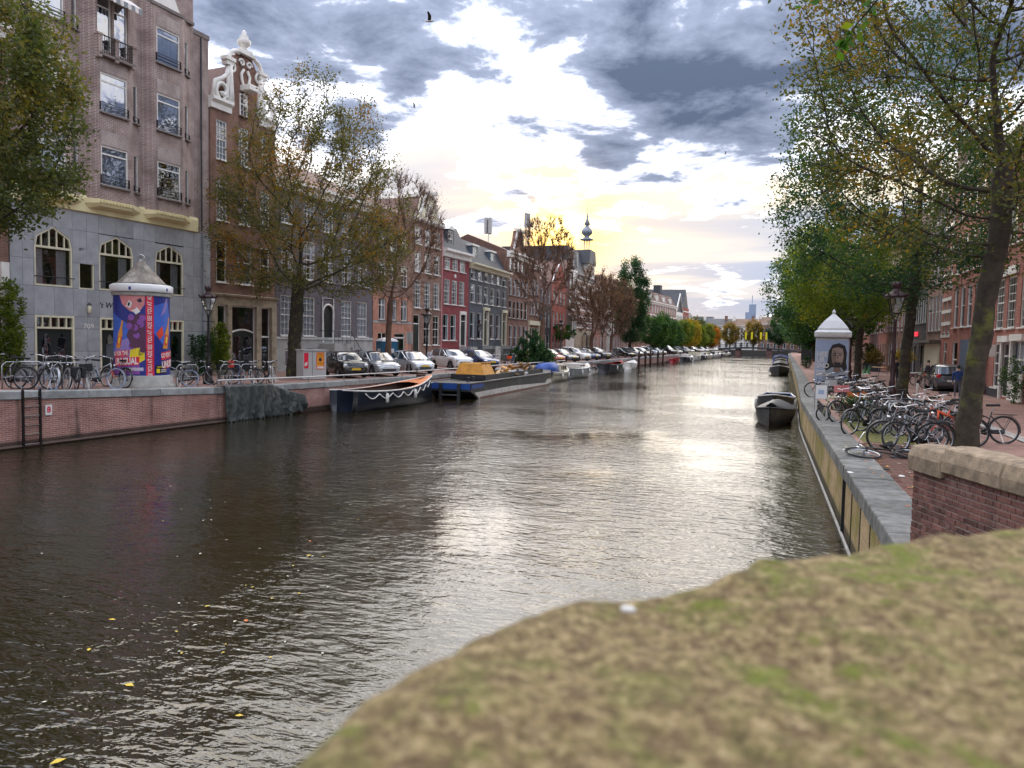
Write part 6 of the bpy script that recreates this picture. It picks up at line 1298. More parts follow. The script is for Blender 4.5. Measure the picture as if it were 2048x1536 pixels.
for k, (px, off, hd, c, lb) in enumerate([(986, 2.4, -60, 'bike_black', 'black bicycle just right of the navy car'), (997, 2.0, -70, 'bike_grey', 'grey bicycle left of the orange-crated one'), (1013, 2.2, -40, 'bike_black', 'bicycle with an orange crate beside the bush pile'), (1024, 2.6, 120, 'bike_blue', 'blue bicycle half hidden by the bush pile')]):
    bike(zl(px, off), hd, lb, GB, FR(c), 5, extra=crate('bike_orange', .58, .66) if k == 2 else None)
GB = 'bicycles in the distant cluster on the left quay'
for k, px in enumerate((1206, 1211, 1216, 1221, 1226, 1231)):
    bike(zl(px, 1.5 + .5 * (k % 2)), -50 + 12 * k, ['dark bicycle, first of the distant cluster right of the grey crossover', 'grey bicycle, second of the distant cluster', 'red bicycle in the distant cluster', 'silver bicycle in the distant cluster', 'white bicycle in the distant cluster', 'dark bicycle, last of the distant cluster beside the black saloon'][k], GB, FR(['bike_black', 'bike_grey', 'bike_red', 'bike_silver', 'bike_white', 'bike_black'][k]), 5)
# right bank heap
GB = 'bicycles heaped along the right quay'
def rp(px, py): p = ground(px, py); return (p[0], p[1], 0)
RB = [((1838, 905), 205, 8, 'bike_grey', 'large black-wheeled bicycle with grey mudguard nearest the parapet', None), ((1812, 903), 190, -6, 'bike_black', 'black bicycle behind the one nearest the parapet', None), ((1905, 892), 196, 10, 'bike_orange', 'black bicycle with bright orange frame beside the mossy trunk', None), ((1875, 880), 210, -5, 'bike_orange', 'orange-red framed bicycle in the near heap', None), ((1895, 868), 200, 6, 'bike_silver', 'silver bicycle leaning at the near tree', None), ((1960, 885), 185, 6, 'bike_black', 'black bicycle right of the mossy trunk', None), ((1850, 862), 205, 5, 'bike_grey', 'grey framed bicycle in the middle of the heap', None), ((1828, 872), 215, -9, 'bike_black', 'black bicycle tangled in the middle of the heap', None), ((1800, 868), 208, 6, 'bike_silver', 'silver bicycle with bent front wheel in the heap', None), ((1868, 845), 190, 5, 'bike_white', 'pale bicycle with cream handlebars by the kerb', None),
      ((1725, 868), 225, -4, 'bike_black', 'black bicycle parked at the edge of the coping', None), ((1752, 862), 215, 8, 'bike_grey', 'grey bicycle right of the one on the coping', None), ((1775, 856), 212, 5, 'bike_black', 'dark bicycle before the lamp post', None), ((1700, 845), 220, 5, 'bike_black', 'black-tyred bicycle behind the cream cargo bicycle', None), ((1742, 838), 222, 6, 'bike_black', 'bicycle with a wooden crate on its front', crate('basket_wood', .58, .66, .5, .36, .26)), ((1762, 830), 210, 5, 'bike_silver', 'silver bicycle left of the lamp post base', None), ((1790, 838), 205, 5, 'bike_grey', 'grey bicycle right of the lamp post base', None), ((1710, 822), 215, 5, 'bike_silver', 'bicycle with a pale pink front box', crate('pink_plastic', .58, .7, .42, .34, .26)), ((1735, 815), 212, 5, 'bike_black', 'black bicycle in the far part of the heap', None), ((1752, 808), 208, 5, 'bike_silver', 'silver bicycle in the far part of the heap', None), ((1688, 806), 205, 5, 'bike_black', 'black bicycle with a grey front crate', crate('box_grey', .58, .7, .4, .32, .26)), ((1718, 798), 205, 5, 'bike_grey', 'grey bicycle far back in the heap', None), ((1738, 792), 205, 5, 'bike_white', 'white bicycle far back in the heap beside the trunk', None), ((1672, 790), 200, 5, 'bike_black', 'black bicycle standing before the poster kiosk', None), ((1648, 795), 190, 5, 'bike_black', 'black bicycle left of the poster kiosk by the rail', None), ((1700, 786), 200, 5, 'bike_blue', 'blue bicycle far back below the poster kiosk', None)]
for p, hd, ln, c, lb, ex in RB: bike(rp(*p), hd, lb, GB, FR(c), ln, scale=1.0, extra=ex)
bike((2.75, 17.55, .05), 0, 'black bicycle toppled flat with its wheel over the coping', GB, None, rot=(R(82), 0, R(200)))
GB = 'bicycles by the right shop fronts'
for k, (px, py, hd, c, lb) in enumerate([(1850, 772, 160, 'bike_cream', 'cream bicycle beside the red cafe chairs'), (1870, 778, 150, 'bike_black', 'black bicycle near the person in blue'), (1893, 782, 175, 'bike_black', 'black bicycle behind the person in blue')]): bike(rp(px, py), hd, lb, GB, FR(c), 5)
# cream cargo bike
cgo = thing('cargo_bicycle', 'cream cargo bicycle with a long low load bed at the mossy strip', 'bicycle', rp(1700, 842), R(208)); cgo.scale = (1, 1, 1)
for x, r_, nm in ((.95, .24, 'front_wheel'), (-.85, .33, 'rear_wheel')):
    m = MB(); m.tube([(x + r_ * math.cos(a), 0, r_ + r_ * math.sin(a)) for a in np.linspace(0, 2 * math.pi, 24, endpoint=False)], .024, 6, loop=True); o = m.obj(nm, 'rubber', cgo, True); m = MB()
    for k in range(12): a = k * math.pi / 6; m.tube([(x, 0, r_), (x + r_ * math.cos(a), 0, r_ + r_ * math.sin(a))], .003, 3)
    m.obj('rim', 'steel', o)
m = MB(); m.tube([(.95, 0, .24), (.78, 0, .74), (.74, 0, .82)], .022, 6); m.tube([(.74, 0, .76), (.2, 0, .74), (-.2, 0, .62)], .035, 6); m.tube([(.7, 0, .62), (.5, 0, .28), (-.3, 0, .26), (-.5, 0, .85)], .025, 6); m.tube([(-.35, 0, .28), (-.85, 0, .33), (-.48, 0, .7)], .016, 6); m.obj('frame', 'bike_cream', cgo, True)
m = MB(); m.box(-.25, -.24, .34, .55, .24, .38); m.box(-.25, -.24, .38, .55, -.22, .55); m.box(-.25, .22, .38, .55, .24, .55); m.obj('load_bed', 'wood_dark', cgo)
m = MB(); m.tube([(-.3, 0, .6), (-.34, 0, 1.05)], .014, 5); m.tube([(-.45, -.3, 1.08), (-.34, 0, 1.05), (-.45, .3, 1.08)], .012, 5); m.obj('handlebar', 'chrome', cgo); m = MB(); m.ball((-.62, 0, .95), (.14, .1, .04), 8, 5); m.obj('saddle', 'rubber', cgo, True)
# steel hoops
def hoop(loc, head, label, group, h=.8, w_=.7):
    t = thing('bicycle_hoop', label, 'bike rack', loc, R(head), group); m = MB(); m.tube([(-w_ / 2, 0, 0), (-w_ / 2, 0, h - .12), (-w_ / 2 + .12, 0, h), (w_ / 2 - .12, 0, h), (w_ / 2, 0, h - .12), (w_ / 2, 0, 0)], .024, 6); m.obj('hoop', 'steel', t, True); m = MB(); m.tube([(-w_ / 2, 0, h * .45), (w_ / 2, 0, h * .45)], .014, 5); m.obj('crossbar', 'steel', t); return t
for k, px in enumerate((38, 55, 95, 140, 374, 462, 500)): hoop(zl(px, 1.35), 72 - 8 * (k % 2), ['leftmost steel bicycle hoop on the left quay', 'steel hoop second from the left edge', 'steel hoop before the dark green door', 'steel hoop left of the white-tyred bicycle', 'steel hoop between poster drum and lamp post', 'steel hoop right of the lamp post', 'steel hoop left of the large tree'][k], 'steel bicycle hoops', .92, .95)
for k, (px, py) in enumerate(((1775, 848), (1787, 856), (1800, 862))): hoop(rp(px, py), 30, ['grey hoop rack before the lamp post', 'grey hoop rack second from the lamp post', 'grey hoop rack deepest in the bicycle heap'][k], 'grey hoops on the right quay')
# scooters
def scooter(loc, head, label, mat):
    t = thing('scooter', label, 'scooter', loc, R(head), 'scooters on the left quay')
    for x in (.62, -.58): m = MB(); n0 = 0; m.lathe([(.13, -.06), (.23, -.055), (.25, 0), (.23, .055), (.13, .06)], 14); m.obj('wheel', 'rubber', t, True, loc=(x, 0, .25), rot=(R(90), 0, 0))
    m = MB(); m.loft([[(x, -w_, z0), (x, w_, z0), (x, w_ * .8, z1), (x, -w_ * .8, z1)] for x, w_, z0, z1 in ((-.85, .08, .5, .72), (-.6, .17, .38, .78), (-.1, .18, .3, .74), (.0, .16, .2, .32), (.3, .16, .2, .3))]); m.obj('body', mat, t, True)
    m = MB(); m.loft([[(x, -w_, z), (x, w_, z), (x - .06, w_, z), (x - .06, -w_, z)] for x, w_, z in ((.36, .2, .25), (.42, .24, .5), (.36, .2, .9), (.34, .1, 1.0))]); m.ball((.62, 0, .5), (.2, .09, .06), 8, 5); m.obj('leg_shield', mat, t, True)
    m = MB(); m.rbox(-.75, -.15, .76, .0, .15, .86, .03); m.obj('seat', 'rubber', t); m = MB(); m.tube([(.6, 0, .28), (.38, 0, .95)], .03, 6); m.tube([(.25, -.33, 1.05), (.36, 0, 1.0), (.25, .33, 1.05)], .018, 5); m.obj('handlebar', 'steel', t)
    m = MB(); m.quad((.42, -.2, 1.0), (.42, .2, 1.0), (.28, .18, 1.4), (.28, -.18, 1.4)); m.obj('windscreen', 'glass_lamp', t)
scooter(zl(858, 2.6), -60, 'black scooter with windscreen between the pale hatchback and white compact', 'car_black'); scooter(zl(1203, 3.2), -60, 'black covered scooter at the left of the distant bicycle cluster', 'car_black')
# ------------------------------------------------------------------ boats
def hull_rings(L, B, fb, bow=.6, stern=.7, draft=.25, sheer=.35, n=22, full=.45):
    """rings from stern to bow: outline of half breadth and gunwale height"""
    out = []
    for i in range(n + 1):
        f = i / n; x = -L / 2 + L * f
        b = B / 2 * min(1.0, (stern + (1 - stern) * min(1, f / .35)) if f < .35 else 1.0) * (1 - max(0, (f - full) / (1 - full)) ** 2.2 * .97)
        z = fb + sheer * (max(0, f - .35) / .65) ** 2 + sheer * .25 * (max(0, .3 - f) / .3) ** 2
        k = max(.06, 1 - max(0, (f - .7) / .3) ** 2 * .9)
        out.append((x + bow * max(0, f - .85) / .15 * .5, b, z, -draft * k))
    return out
def boat(name, label, loc, head, L, B, fb, hullm, group=None, sheer=.35, stern=.7, rail='white_paint', inner='wood_dark', deck=None, strip=None, cat='boat', full=.45, deckfrom=.68, open_=True):
    t = thing(name, label, cat, (loc[0], loc[1], WATER), R(head), group); H = hull_rings(L, B, fb, stern=stern, sheer=sheer, full=full)
    m = MB(); m.loft([[(x, -b, z), (x, -b * .97, z * .5), (x, -b * .82, .02), (x, -b * .4, d), (x, 0, d), (x, b * .4, d), (x, b * .82, .02), (x, b * .97, z * .5), (x, b, z)] for x, b, z, d in H], closed=False)
    k = 9; m.f.append(tuple(range(k))); m.obj('hull', hullm, t, True)
    m = MB(); m.loft([[(x, -b * .93, z - .02), (x, -b * .85, min(z - .1, .12)), (x, 0, .08), (x, b * .85, min(z - .1, .12)), (x, b * .93, z - .02)] for x, b, z, d in H], closed=False); m.obj('inside', inner, t, True)
    m = MB(); m.tube([(x, b, z) for x, b, z, d in H] + [(x, -b, z) for x, b, z, d in reversed(H)], .04 if L > 4 else .025, 5, loop=True); m.obj('gunwale', rail, t)
    if deck:
        m = MB(); f = [h for i, h in enumerate(H) if i / (len(H) - 1) >= deckfrom]; m.loft([[(x, -b * .98, z + .01), (x, 0, z + .09), (x, b * .98, z + .01)] for x, b, z, d in f], closed=False)
        sw = [h for i, h in enumerate(H) if i / (len(H) - 1) <= deckfrom + .02 and i / (len(H) - 1) > .12]
        for s in (-1, 1) if len(sw) > 1 else ():
            m.loft([[(x, s * b * .99, z + .012), (x, s * b * (.99 - .06 - .16 * (i / len(sw))), z + .02)] for i, (x, b, z, d) in enumerate(sw)], closed=False)
        m.obj('deck', deck, t, True)
    if strip:
        for s in (-1, 1): m = MB(); m.tube([(x, s * (b + .01), z * .72) for x, b, z, d in H], .03, 4); m.obj('rubbing_strake', strip, t)
    if open_ and L > 3.5:
        for f in (.3, .52): h = H[int(f * 22)]; m = MB(); m.box(h[0] - .14, -h[1] * .9, h[2] - .28, h[0] + .14, h[1] * .9, h[2] - .23); m.obj('thwart', 'wood_plank', t)
    if L > 5:
        for s in (-1, 1):
            for f in (6, 13): h = H[f]; m = MB(); m.lathe([(.03, -.28), (.09, -.22), (.09, .18), (.02, .24)], 8, (h[0], s * (h[1] + .08), h[2] - .35)); m.tube([(h[0], s * (h[1] + .06), h[2] - .15), (h[0], s * h[1] * .98, h[2] + .03)], .012, 4); m.obj('fender', 'rope_white' if hullm != 'white_paint' else 'hull_navy', t, True)
    t['hz'] = fb; return t, H
# navy sloop with orange deck
sl_t, H = boat('sloop', 'navy blue open sloop with orange foredeck and white rope swags', (-19.45, 36.9), 86, 8.9, 2.3, .95, 'hull_navy', sheer=.5, stern=.62, rail='rope_white', deck='orange_deck', deckfrom=.72, inner='wood_dark')
sw = []
for s in (-1, 1):
    pts = []
    for i in range(2, len(H) - 1):
        for q in range(4):
            f = (i + q / 4 - 2) / 2.6; a = H[i]; b = H[min(i + 1, len(H) - 1)]; w_ = q / 4
            x, bb_, z = [a[j] * (1 - w_) + b[j] * w_ for j in range(3)]; pts.append((x, s * (bb_ + .04), z - .12 - .26 * abs(math.sin(f * math.pi))))
    m = MB(); m.tube(pts, .035, 5); m.obj('rope', 'rope_white', sl_t, True)
m = MB(); m.box(-4.75, -.06, -.3, -4.35, .06, 1.1); m.obj('rudder', 'hull_navy', sl_t); m = MB(); m.box(-4.3, -.6, .85, -3.6, .6, .93); m.obj('stern_deck', 'wood_dark', sl_t); m = MB(); m.box(3.2, -.12, 1.45, 3.8, .12, 1.58); m.tube([(3.0, 0, 1.4), (3.0, 0, 2.0)], .04, 6); m.obj('bollard', 'wood_dark', sl_t)
# work barge
bg_ = thing('work_barge', 'long black and white work barge heaped with timber debris', 'barge', (-18.45, 52.3, WATER), R(90 + .8))
Lb, Bb = 19.6, 2.9
def bring(x, z0, z1, k=1.0): return [(x, -Bb / 2 * k, z0), (x, Bb / 2 * k, z0), (x, Bb / 2 * k, z1), (x, -Bb / 2 * k, z1)]
m = MB(); m.loft([bring(-9.8, .50, 1.0), bring(-9.0, .2, 1.0), bring(-8.0, -.3, 1.0), bring(7.5, -.3, 1.0), bring(9.3, .1, 1.12, .97), bring(9.8, .5, 1.2, .9)]); m.obj('hull', 'hull_black', bg_)
for s in (-1, 1):
    m = MB(); yy = s * (Bb / 2 + .012); m.quad((-8.3, yy, .0), (8.2, yy, .0), (9.2, yy * .985, .22), (9.3, yy * .98, .5), (-9.2, yy, .42)); m.obj('boot_band', 'hull_white', bg_)
    m = MB(); m.quad((-8.0, yy * 1.003, -.25), (8.0, yy * 1.003, -.25), (8.6, yy * 1.003, .1), (-8.25, yy * 1.003, .1)); m.obj('waterline_band', 'hull_rust', bg_)
    m = MB(); m.box(-9.8, s * Bb / 2 - .07, 1.0, 9.2, s * Bb / 2 + .05, 1.06); m.obj('rubbing_rail', 'steel', bg_)
    m = MB(); m.quad((-9.75, yy * 1.004, .68), (-7.6, yy * 1.004, .68), (-7.6, yy * 1.004, .95), (-9.75, yy * 1.004, .95)); m.obj('name_panel', 'hull_blue', bg_)
m = MB(); m.box(-9.83, -1.4, .62, -9.79, 1.4, .98); m.obj('stern_panel', 'hull_blue', bg_)
for y in (-.7, .5): m = MB(); m.box(-10.0, y - .09, -.6, -9.84, y + .09, 1.0); m.obj('stern_post', 'hull_black', bg_)
m = MB(); m.box(-9.98, -.7, .25, -9.9, .5, .32); m.obj('stern_rung', 'steel', bg_)
m = MB()
for b in ((-6.6, -1.2, 1.06, 7.0, -1.12, 1.4), (-6.6, 1.12, 1.06, 7.0, 1.2, 1.4), (-6.6, -1.2, 1.06, -6.5, 1.2, 1.4), (6.9, -1.2, 1.06, 7.0, 1.2, 1.4)): m.box(*b)
m.obj('hold_coaming', 'hull_black', bg_)
for x in (-8.9, -7.9, 8.3): m = MB(); m.lathe([(.1, 0), (.09, .22), (.14, .28)], 8, (x, -.9, 1.05)); m.obj('mooring_bollard', 'hull_black', bg_)
MW = bg_.matrix_world if False else Matrix.Translation((-18.45, 52.3, WATER)) @ Matrix.Rotation(R(90.8), 4, 'Z')
rd_ = random.Random(5)
sk = thing('skip_container', 'dirty orange steel container standing at the near end of the barge', 'container', MW @ Vector((-5.5, 0, 1.3)), R(90.8)); m = MB(); m.loft([[(-.95, -1.1, 0), (1.3, -1.1, 0), (1.3, 1.0, 0), (-.95, 1.0, 0)], [(-.6, -.75, .85), (1.05, -.75, .85), (1.05, .8, .8), (-.6, .8, .8)]]); m.obj('body', 'crate_orange', sk)
for x in (-.4, .3, 1.0):
    m = MB(); m.quad((x - .04, -1.13, .0), (x + .04, -1.13, .0), (x + .04, -.78, .85), (x - .04, -.78, .85)); m.obj('rib', 'crate_orange', sk)
m = MB(); m.box(-.65, -.82, .82, 1.1, -.72, .9); m.obj('rim', 'crate_orange', sk)
for k in range(58):
    x = rd_.uniform(-4.0, 6.6); h = .15 + .55 * math.exp(-((x - 4.6) / 1.6) ** 2) + .3 * math.exp(-((x + 1.5) / 1.2) ** 2); L_ = rd_.uniform(.5, 1.7); m = MB(); m.box(-L_ / 2, -rd_.uniform(.05, .2), -.02, L_ / 2, rd_.uniform(.05, .2), .02 + rd_.random() * .05)
    kind = rd_.choice(['wood_plank', 'wood_pale', 'wood_pale', 'crate_orange', 'debris_grey', 'wood_dark'])
    nmk = {'wood_plank': 'brown', 'wood_pale': 'pale', 'crate_orange': 'orange', 'debris_grey': 'grey', 'wood_dark': 'dark'}[kind]
    o = m.obj('plank' if kind != 'debris_grey' else 'rubble_slab', kind, None, loc=MW @ Vector((x, rd_.uniform(-.9, .9), 1.15 + rd_.uniform(0, 1) * h)), rot=(rd_.uniform(-.6, .6), rd_.uniform(-.7, .7), rd_.uniform(0, 6.3)))
    tag(o, {'wood_plank': 'brown splintered plank in the heap on the barge', 'wood_pale': 'pale raw plank in the heap on the barge', 'crate_orange': 'orange painted board in the heap on the barge', 'debris_grey': 'grey rubble slab in the heap on the barge', 'wood_dark': 'dark rotten board in the heap on the barge'}[kind], 'debris', nmk + ' debris pieces on the barge')
x, y = left_at(1105, -1.0); tb = thing('tarpaulin', 'bright blue tarpaulin bundled over a boat behind the barge', 'tarpaulin', (x, y - 2.0, WATER + .75), R(88)); m = MB(); m.loft([[(xx, -w_, 0), (xx, -w_ * .7, h), (xx, w_ * .6, h * .9), (xx, w_, 0)] for xx, w_, h in ((-1.6, .5, .3), (-1.2, .9, .9), (.2, 1.0, 1.0), (1.2, .9, .8), (1.6, .5, .3))]); m.obj('cloth', 'tarp_blue', tb, True)
def wat(px, off): return left_at(px, -off)
def cabin(t, x0, x1, w_, z0, z1, mat, wins=3):
    m = MB(); m.loft([[(x0, -w_, z0), (x1, -w_ * .9, z0), (x1, w_ * .9, z0), (x0, w_, z0)], [(x0 + .05, -w_ * .9, z1), (x1 - .4, -w_ * .8, z1), (x1 - .4, w_ * .8, z1), (x0 + .05, w_ * .9, z1)]]); c = m.obj('cabin', mat, t)
    for s in (-1, 1):
        for k in range(wins): a = x0 + .3 + (x1 - x0 - .9) * k / wins; m = MB(); b = a + (x1 - x0 - .9) / wins * .7; yy = s * (w_ * .965); m.quad((a, yy, z0 + .15), (b, yy, z0 + .15), (b, yy * .96, z1 - .12), (a, yy * .96, z1 - .12)); m.obj('cabin_window', 'car_glass', c)
GBt = 'boats moored along the left quay'
t_, H = boat('motor_boat', 'cream motor boat with dark fender band beside the barge', wat(1112, 1.2), 90, 7.0, 2.2, .8, 'hull_cream', GBt, deck='hull_cream', deckfrom=.5, strip='black_matte'); cabin(t_, -1.2, 1.8, .8, .85, 1.5, 'hull_cream')
t_, H = boat('motor_boat', 'grey steel cabin boat with slanted stripes on its bow', wat(1153, 1.2), 88, 8.5, 2.4, .95, 'hull_grey', GBt, deck='hull_white', deckfrom=.35); cabin(t_, -1.8, 1.2, .85, 1.0, 1.4, 'hull_white', 2)
for k in range(3): m = MB(); x_ = 1.6 + k * .55; m.quad((x_, -1.16, .35), (x_ + .25, -1.14, .35), (x_ + .5, -1.12, .85), (x_ + .25, -1.15, .85)); m.obj('bow_stripe', 'white_paint', t_)
boat('dinghy', 'small pale open dinghy ahead of the grey cabin boat', wat(1184, 1.0), 92, 3.6, 1.4, .5, 'hull_white', GBt, rail='hull_grey')
boat('sloop', 'black sloop with dark red inside moored before the bicycles', wat(1225, 1.7), 84, 7.4, 2.3, 1.0, 'hull_black', GBt, rail='hull_black', inner='hull_red', deck='hull_red', deckfrom=.8)
boat('dinghy', 'white dinghy beyond the black and red sloop', wat(1262, 1.0), 90, 4.6, 1.7, .8, 'white_paint', GBt, deck='white_paint', deckfrom=.3)
boat('dinghy', 'dull red dinghy right of the mooring posts', wat(1350, 1.2), 84, 4.2, 1.8, .6, 'hull_red', GBt, rail='hull_red', inner='hull_red')
t_, H = boat('motor_boat', 'dark-hulled white boat right of the red dinghy', wat(1373, 1.6), 82, 7.0, 2.4, .9, 'hull_black', GBt, rail='white_paint', deck='white_paint', deckfrom=.4); cabin(t_, -1, 1.2, .8, .95, 1.5, 'white_paint', 2)
t_, H = boat('motor_boat', 'cream-covered boat behind the dark-hulled one', wat(1390, 1.6), 82, 7.5, 2.5, 1.1, 'white_paint', GBt, deck='hull_cream', deckfrom=.1); cabin(t_, -2.6, 2.0, .95, 1.1, 1.8, 'hull_cream', 0)
for k, (px, mt, lb) in enumerate([(1403, 'hull_black', 'black boat far along the left quay'), (1413, 'hull_cream', 'cream boat far along the left quay'), (1422, 'hull_grey', 'grey boat far along the left quay'), (1431, 'white_paint', 'white boat far along the left quay'), (1440, 'hull_navy', 'navy boat far along the left quay'), (1449, 'hull_cream', 'cream-railed boat nearest the far bridge'), (1459, 'hull_black', 'black boat at the foot of the far bridge')]):
    t_, H = boat('motor_boat', lb, wat(px, 1.8), 82, 8.0, 2.6, 1.0, mt, GBt, deck='white_paint' if k % 2 else 'hull_grey', deckfrom=.4); cabin(t_, -1.5, 1.6, .85, 1.0, 1.7, ['white_paint', 'hull_cream', 'tarp_dark'][k % 3], 2)
for k, px in enumerate((1278, 1291, 1301, 1316, 1326)):
    x, y = wat(px, .9); m = MB(); m.lathe([(.16, -1.6), (.16, 2.2), (.12, 2.35), (.02, 2.38)], 8); t_ = thing('mooring_post', ['first dark mooring post from the left', 'second mooring post from the left', 'tallest middle mooring post', 'fourth mooring post from the left', 'rightmost mooring post beside the red dinghy'][k], 'post', (x, y, WATER), 0, 'mooring posts in the left canal edge'); m.obj('pile', 'wood_dark', t_, True, loc=(0, 0, .35 if k == 2 else 0)); m = MB(); m.lathe([(.175, 0), (.175, .25)], 8); m.obj('iron_band', 'iron_black', t_, loc=(0, 0, 1.4))
# right side boats
t_, H = boat('tender', 'black rubber-sided boat under a grey tarpaulin at the right quay', (.60, 38.4), -95, 4.9, 1.85, .66, 'hull_black', rail='rubber', sheer=.25, full=.35)
m = MB(); Hc = H[1:-2]; m.loft([[(x, -b * 1.03, z - .05), (x, -b * .75, z + .12), (x, -b * .12, z + .42 - .15 * abs(i - 9) / 9), (x, b * .12, z + .42 - .15 * abs(i - 9) / 9), (x, b * .75, z + .12), (x, b * 1.03, z - .05)] for i, (x, b, z, d) in enumerate(Hc)], closed=False); m.obj('cover', 'tarp_dark', t_, True)
t_, H = boat('sloop', 'white-rimmed boat with bright blue inside beyond the covered boat', (.75, 45.0), -94, 5.2, 2.0, .8, 'hull_black', rail='white_paint', inner='tarp_blue', sheer=.3)
for k, (y, mt, inn, lb) in enumerate([(100, 'hull_black', 'hull_grey', 'black inflatable boat far along the right quay'), (118, 'hull_navy', 'tarp_blue', 'boat with blue cover far along the right quay'), (132, 'white_paint', 'hull_navy', 'white boat with navy awning far along the right quay'), (150, 'hull_navy', 'white_paint', 'navy boat farthest along the right quay')]):
    t_, H = boat('motor_boat', lb, (ER(y) - 1.5, y), -92, 6.5, 2.4, .9, mt, 'boats along the right quay', deck=inn, deckfrom=.25)
    if k in (1, 2): m = MB(); m.loft([[(-1.6, -1.1, 1.9), (-1.6, 0, 2.15), (-1.6, 1.1, 1.9)], [(1.2, -1.0, 1.9), (1.2, 0, 2.15), (1.2, 1.0, 1.9)]], closed=False); [m.tube([(xx, yy, .9), (xx, yy, 1.9)], .03, 4) for xx in (-1.5, 1.1) for yy in (-1, 1)]; m.obj('canopy', 'tarp_blue', t_)
# ------------------------------------------------------------------ far bridge
fb_ = thing('bridge', 'low dark bridge with railing crossing the canal in the distance', 'bridge', (-3, 242, 0)); xl, xr = -14, 14
m = MB(); pts = [(xl + (xr - xl) * i / 14, .6 + 1.0 * math.sin(math.pi * i / 14)) for i in range(15)]; m.loft([[(x, -4, z - .55), (x, 4, z - .55), (x, 4, z), (x, -4, z)] for x, z in pts]); m.obj('deck', 'lead_dark', fb_)
for x in (-4.5, 4.5): m = MB(); m.box(x - .8, -3.6, -2.6, x + .8, 3.6, 1.05); m.obj('pier', 'brick_plum', fb_)
for x in (xl - 1, xr + 1): m = MB(); m.box(x - 2.2, -4, -2.6, x + 2.2, 4, .6); m.obj('abutment', 'brick_brown', fb_)
for y in (-3.9, 3.9):
    m = MB(); m.tube([(x, y, z + 1.0) for x, z in pts], .06, 4); m.tube([(x, y, z + .5) for x, z in pts], .04, 4); [m.tube([(x, y, z), (x, y, z + 1.0)], .04, 4) for x, z in pts]; m.obj('railing', 'iron_black', fb_)
for k, px in enumerate((1488, 1500, 1518, 1529)):
    x = np.interp(px, [projx(a, 239) for a in range(-14, 9)], range(-14, 9)); t_ = thing('banner', ['leftmost yellow banner on the far bridge', 'second yellow banner on the far bridge', 'third yellow banner on the far bridge', 'rightmost yellow banner on the far bridge'][k], 'banner', (float(x), 239, 1.3), 0, 'yellow banners on the bridge'); m = MB(); m.tube([(0, 0, 0), (0, 0, 5.0)], .05, 4); m.obj('pole', 'iron_black', t_); m = MB(); m.quad((.08, 0, 2.6), (.62, .05, 2.6), (.62, .0, 4.8), (.08, 0, 4.8)); m.obj('cloth', 'yellow_banner', t_)
# ------------------------------------------------------------------ street lamps
def lamp(loc, label, post='iron_plum', sc_=1.0):
    t = thing('street_lamp', label, 'street lamp', loc, 0, 'crowned street lanterns'); t.scale = (sc_,) * 3
    m = MB(); m.lathe([(.24, 0), (.24, .12), (.17, .2), (.15, .55), (.19, .6), (.12, .7), (.09, .85), (.11, .9), (.075, 1.0), (.065, 1.9), (.085, 1.95), (.06, 2.05), (.048, 2.95), (.07, 3.0), (.05, 3.08)], 10); m.obj('post', post, t, True)
    m = MB(); m.tube([(-.22, 0, 2.78), (.22, 0, 2.78)], .018, 5); m.ball((-.22, 0, 2.78), .03, 6, 4); m.ball((.22, 0, 2.78), .03, 6, 4); m.obj('ladder_bar', post, t)
    m = MB()
    for k in range(4): a = k * math.pi / 2 + .785; m.tube([(0, 0, 3.0), (.10 * math.cos(a), .10 * math.sin(a), 3.12), (.15 * math.cos(a), .15 * math.sin(a), 3.28)], .018, 4)
    for k in range(4):
        a = k * math.pi / 2 + .785; b = a + math.pi / 2
        m.tube([(.17 * math.cos(a), .17 * math.sin(a), 3.28), (.33 * math.cos(a), .33 * math.sin(a), 3.82)], .014, 4); m.tube([(.17 * math.cos(a), .17 * math.sin(a), 3.28), (.17 * math.cos(b), .17 * math.sin(b), 3.28)], .016, 4); m.tube([(.33 * math.cos(a), .33 * math.sin(a), 3.82), (.33 * math.cos(b), .33 * math.sin(b), 3.82)], .02, 4)
    f = m.obj('lantern_frame', 'iron_black', t)
    for k in range(4):
        a = k * math.pi / 2 + .785; b = a + math.pi / 2; m = MB(); m.quad((.17 * math.cos(a), .17 * math.sin(a), 3.29), (.17 * math.cos(b), .17 * math.sin(b), 3.29), (.325 * math.cos(b), .325 * math.sin(b), 3.81), (.325 * math.cos(a), .325 * math.sin(a), 3.81)); m.obj('pane', 'glass_lamp', f)
    m = MB(); m.lathe([(.40, 3.82), (.40, 3.87), (.30, 3.93), (.16, 4.02), (.10, 4.06), (.12, 4.14), (.17, 4.24), (.15, 4.30), (.05, 4.34)], 8); 
    for k in range(8): a = k * math.pi / 4; m.ball((.40 * math.cos(a), .40 * math.sin(a), 3.91), (.035, .035, .05), 5, 4)
    for k in range(6): a = k * math.pi / 3; m.ball((.14 * math.cos(a), .14 * math.sin(a), 4.31), (.025, .025, .05), 5, 4)
    m.obj('crown_cap', 'iron_plum' if post != 'iron_black' else 'iron_black', t, True); m = MB(); m.lathe([(.05, 3.3), (.06, 3.36), (.02, 3.42), (.045, 3.52), (.01, 3.6)], 8); m.obj('bulb', 'plate_white', f, True); return t
l0 = lamp((4.75, 32.2, 0), 'crowned lantern on a plum post rising from the right bicycle heap', sc_=1.13)
x, y = left_at(418, 2.4); dup(l0, (x, y, ZL(y)), .3, 'lantern right of the poster drum on the left quay', scale=1.02, mats={'post': 'iron_black'})
x, y = left_at(853, 2.9); dup(l0, (x, y, 0), .3, 'lantern among the parked cars before the brown house', scale=1.05, mats={'post': 'iron_black'})
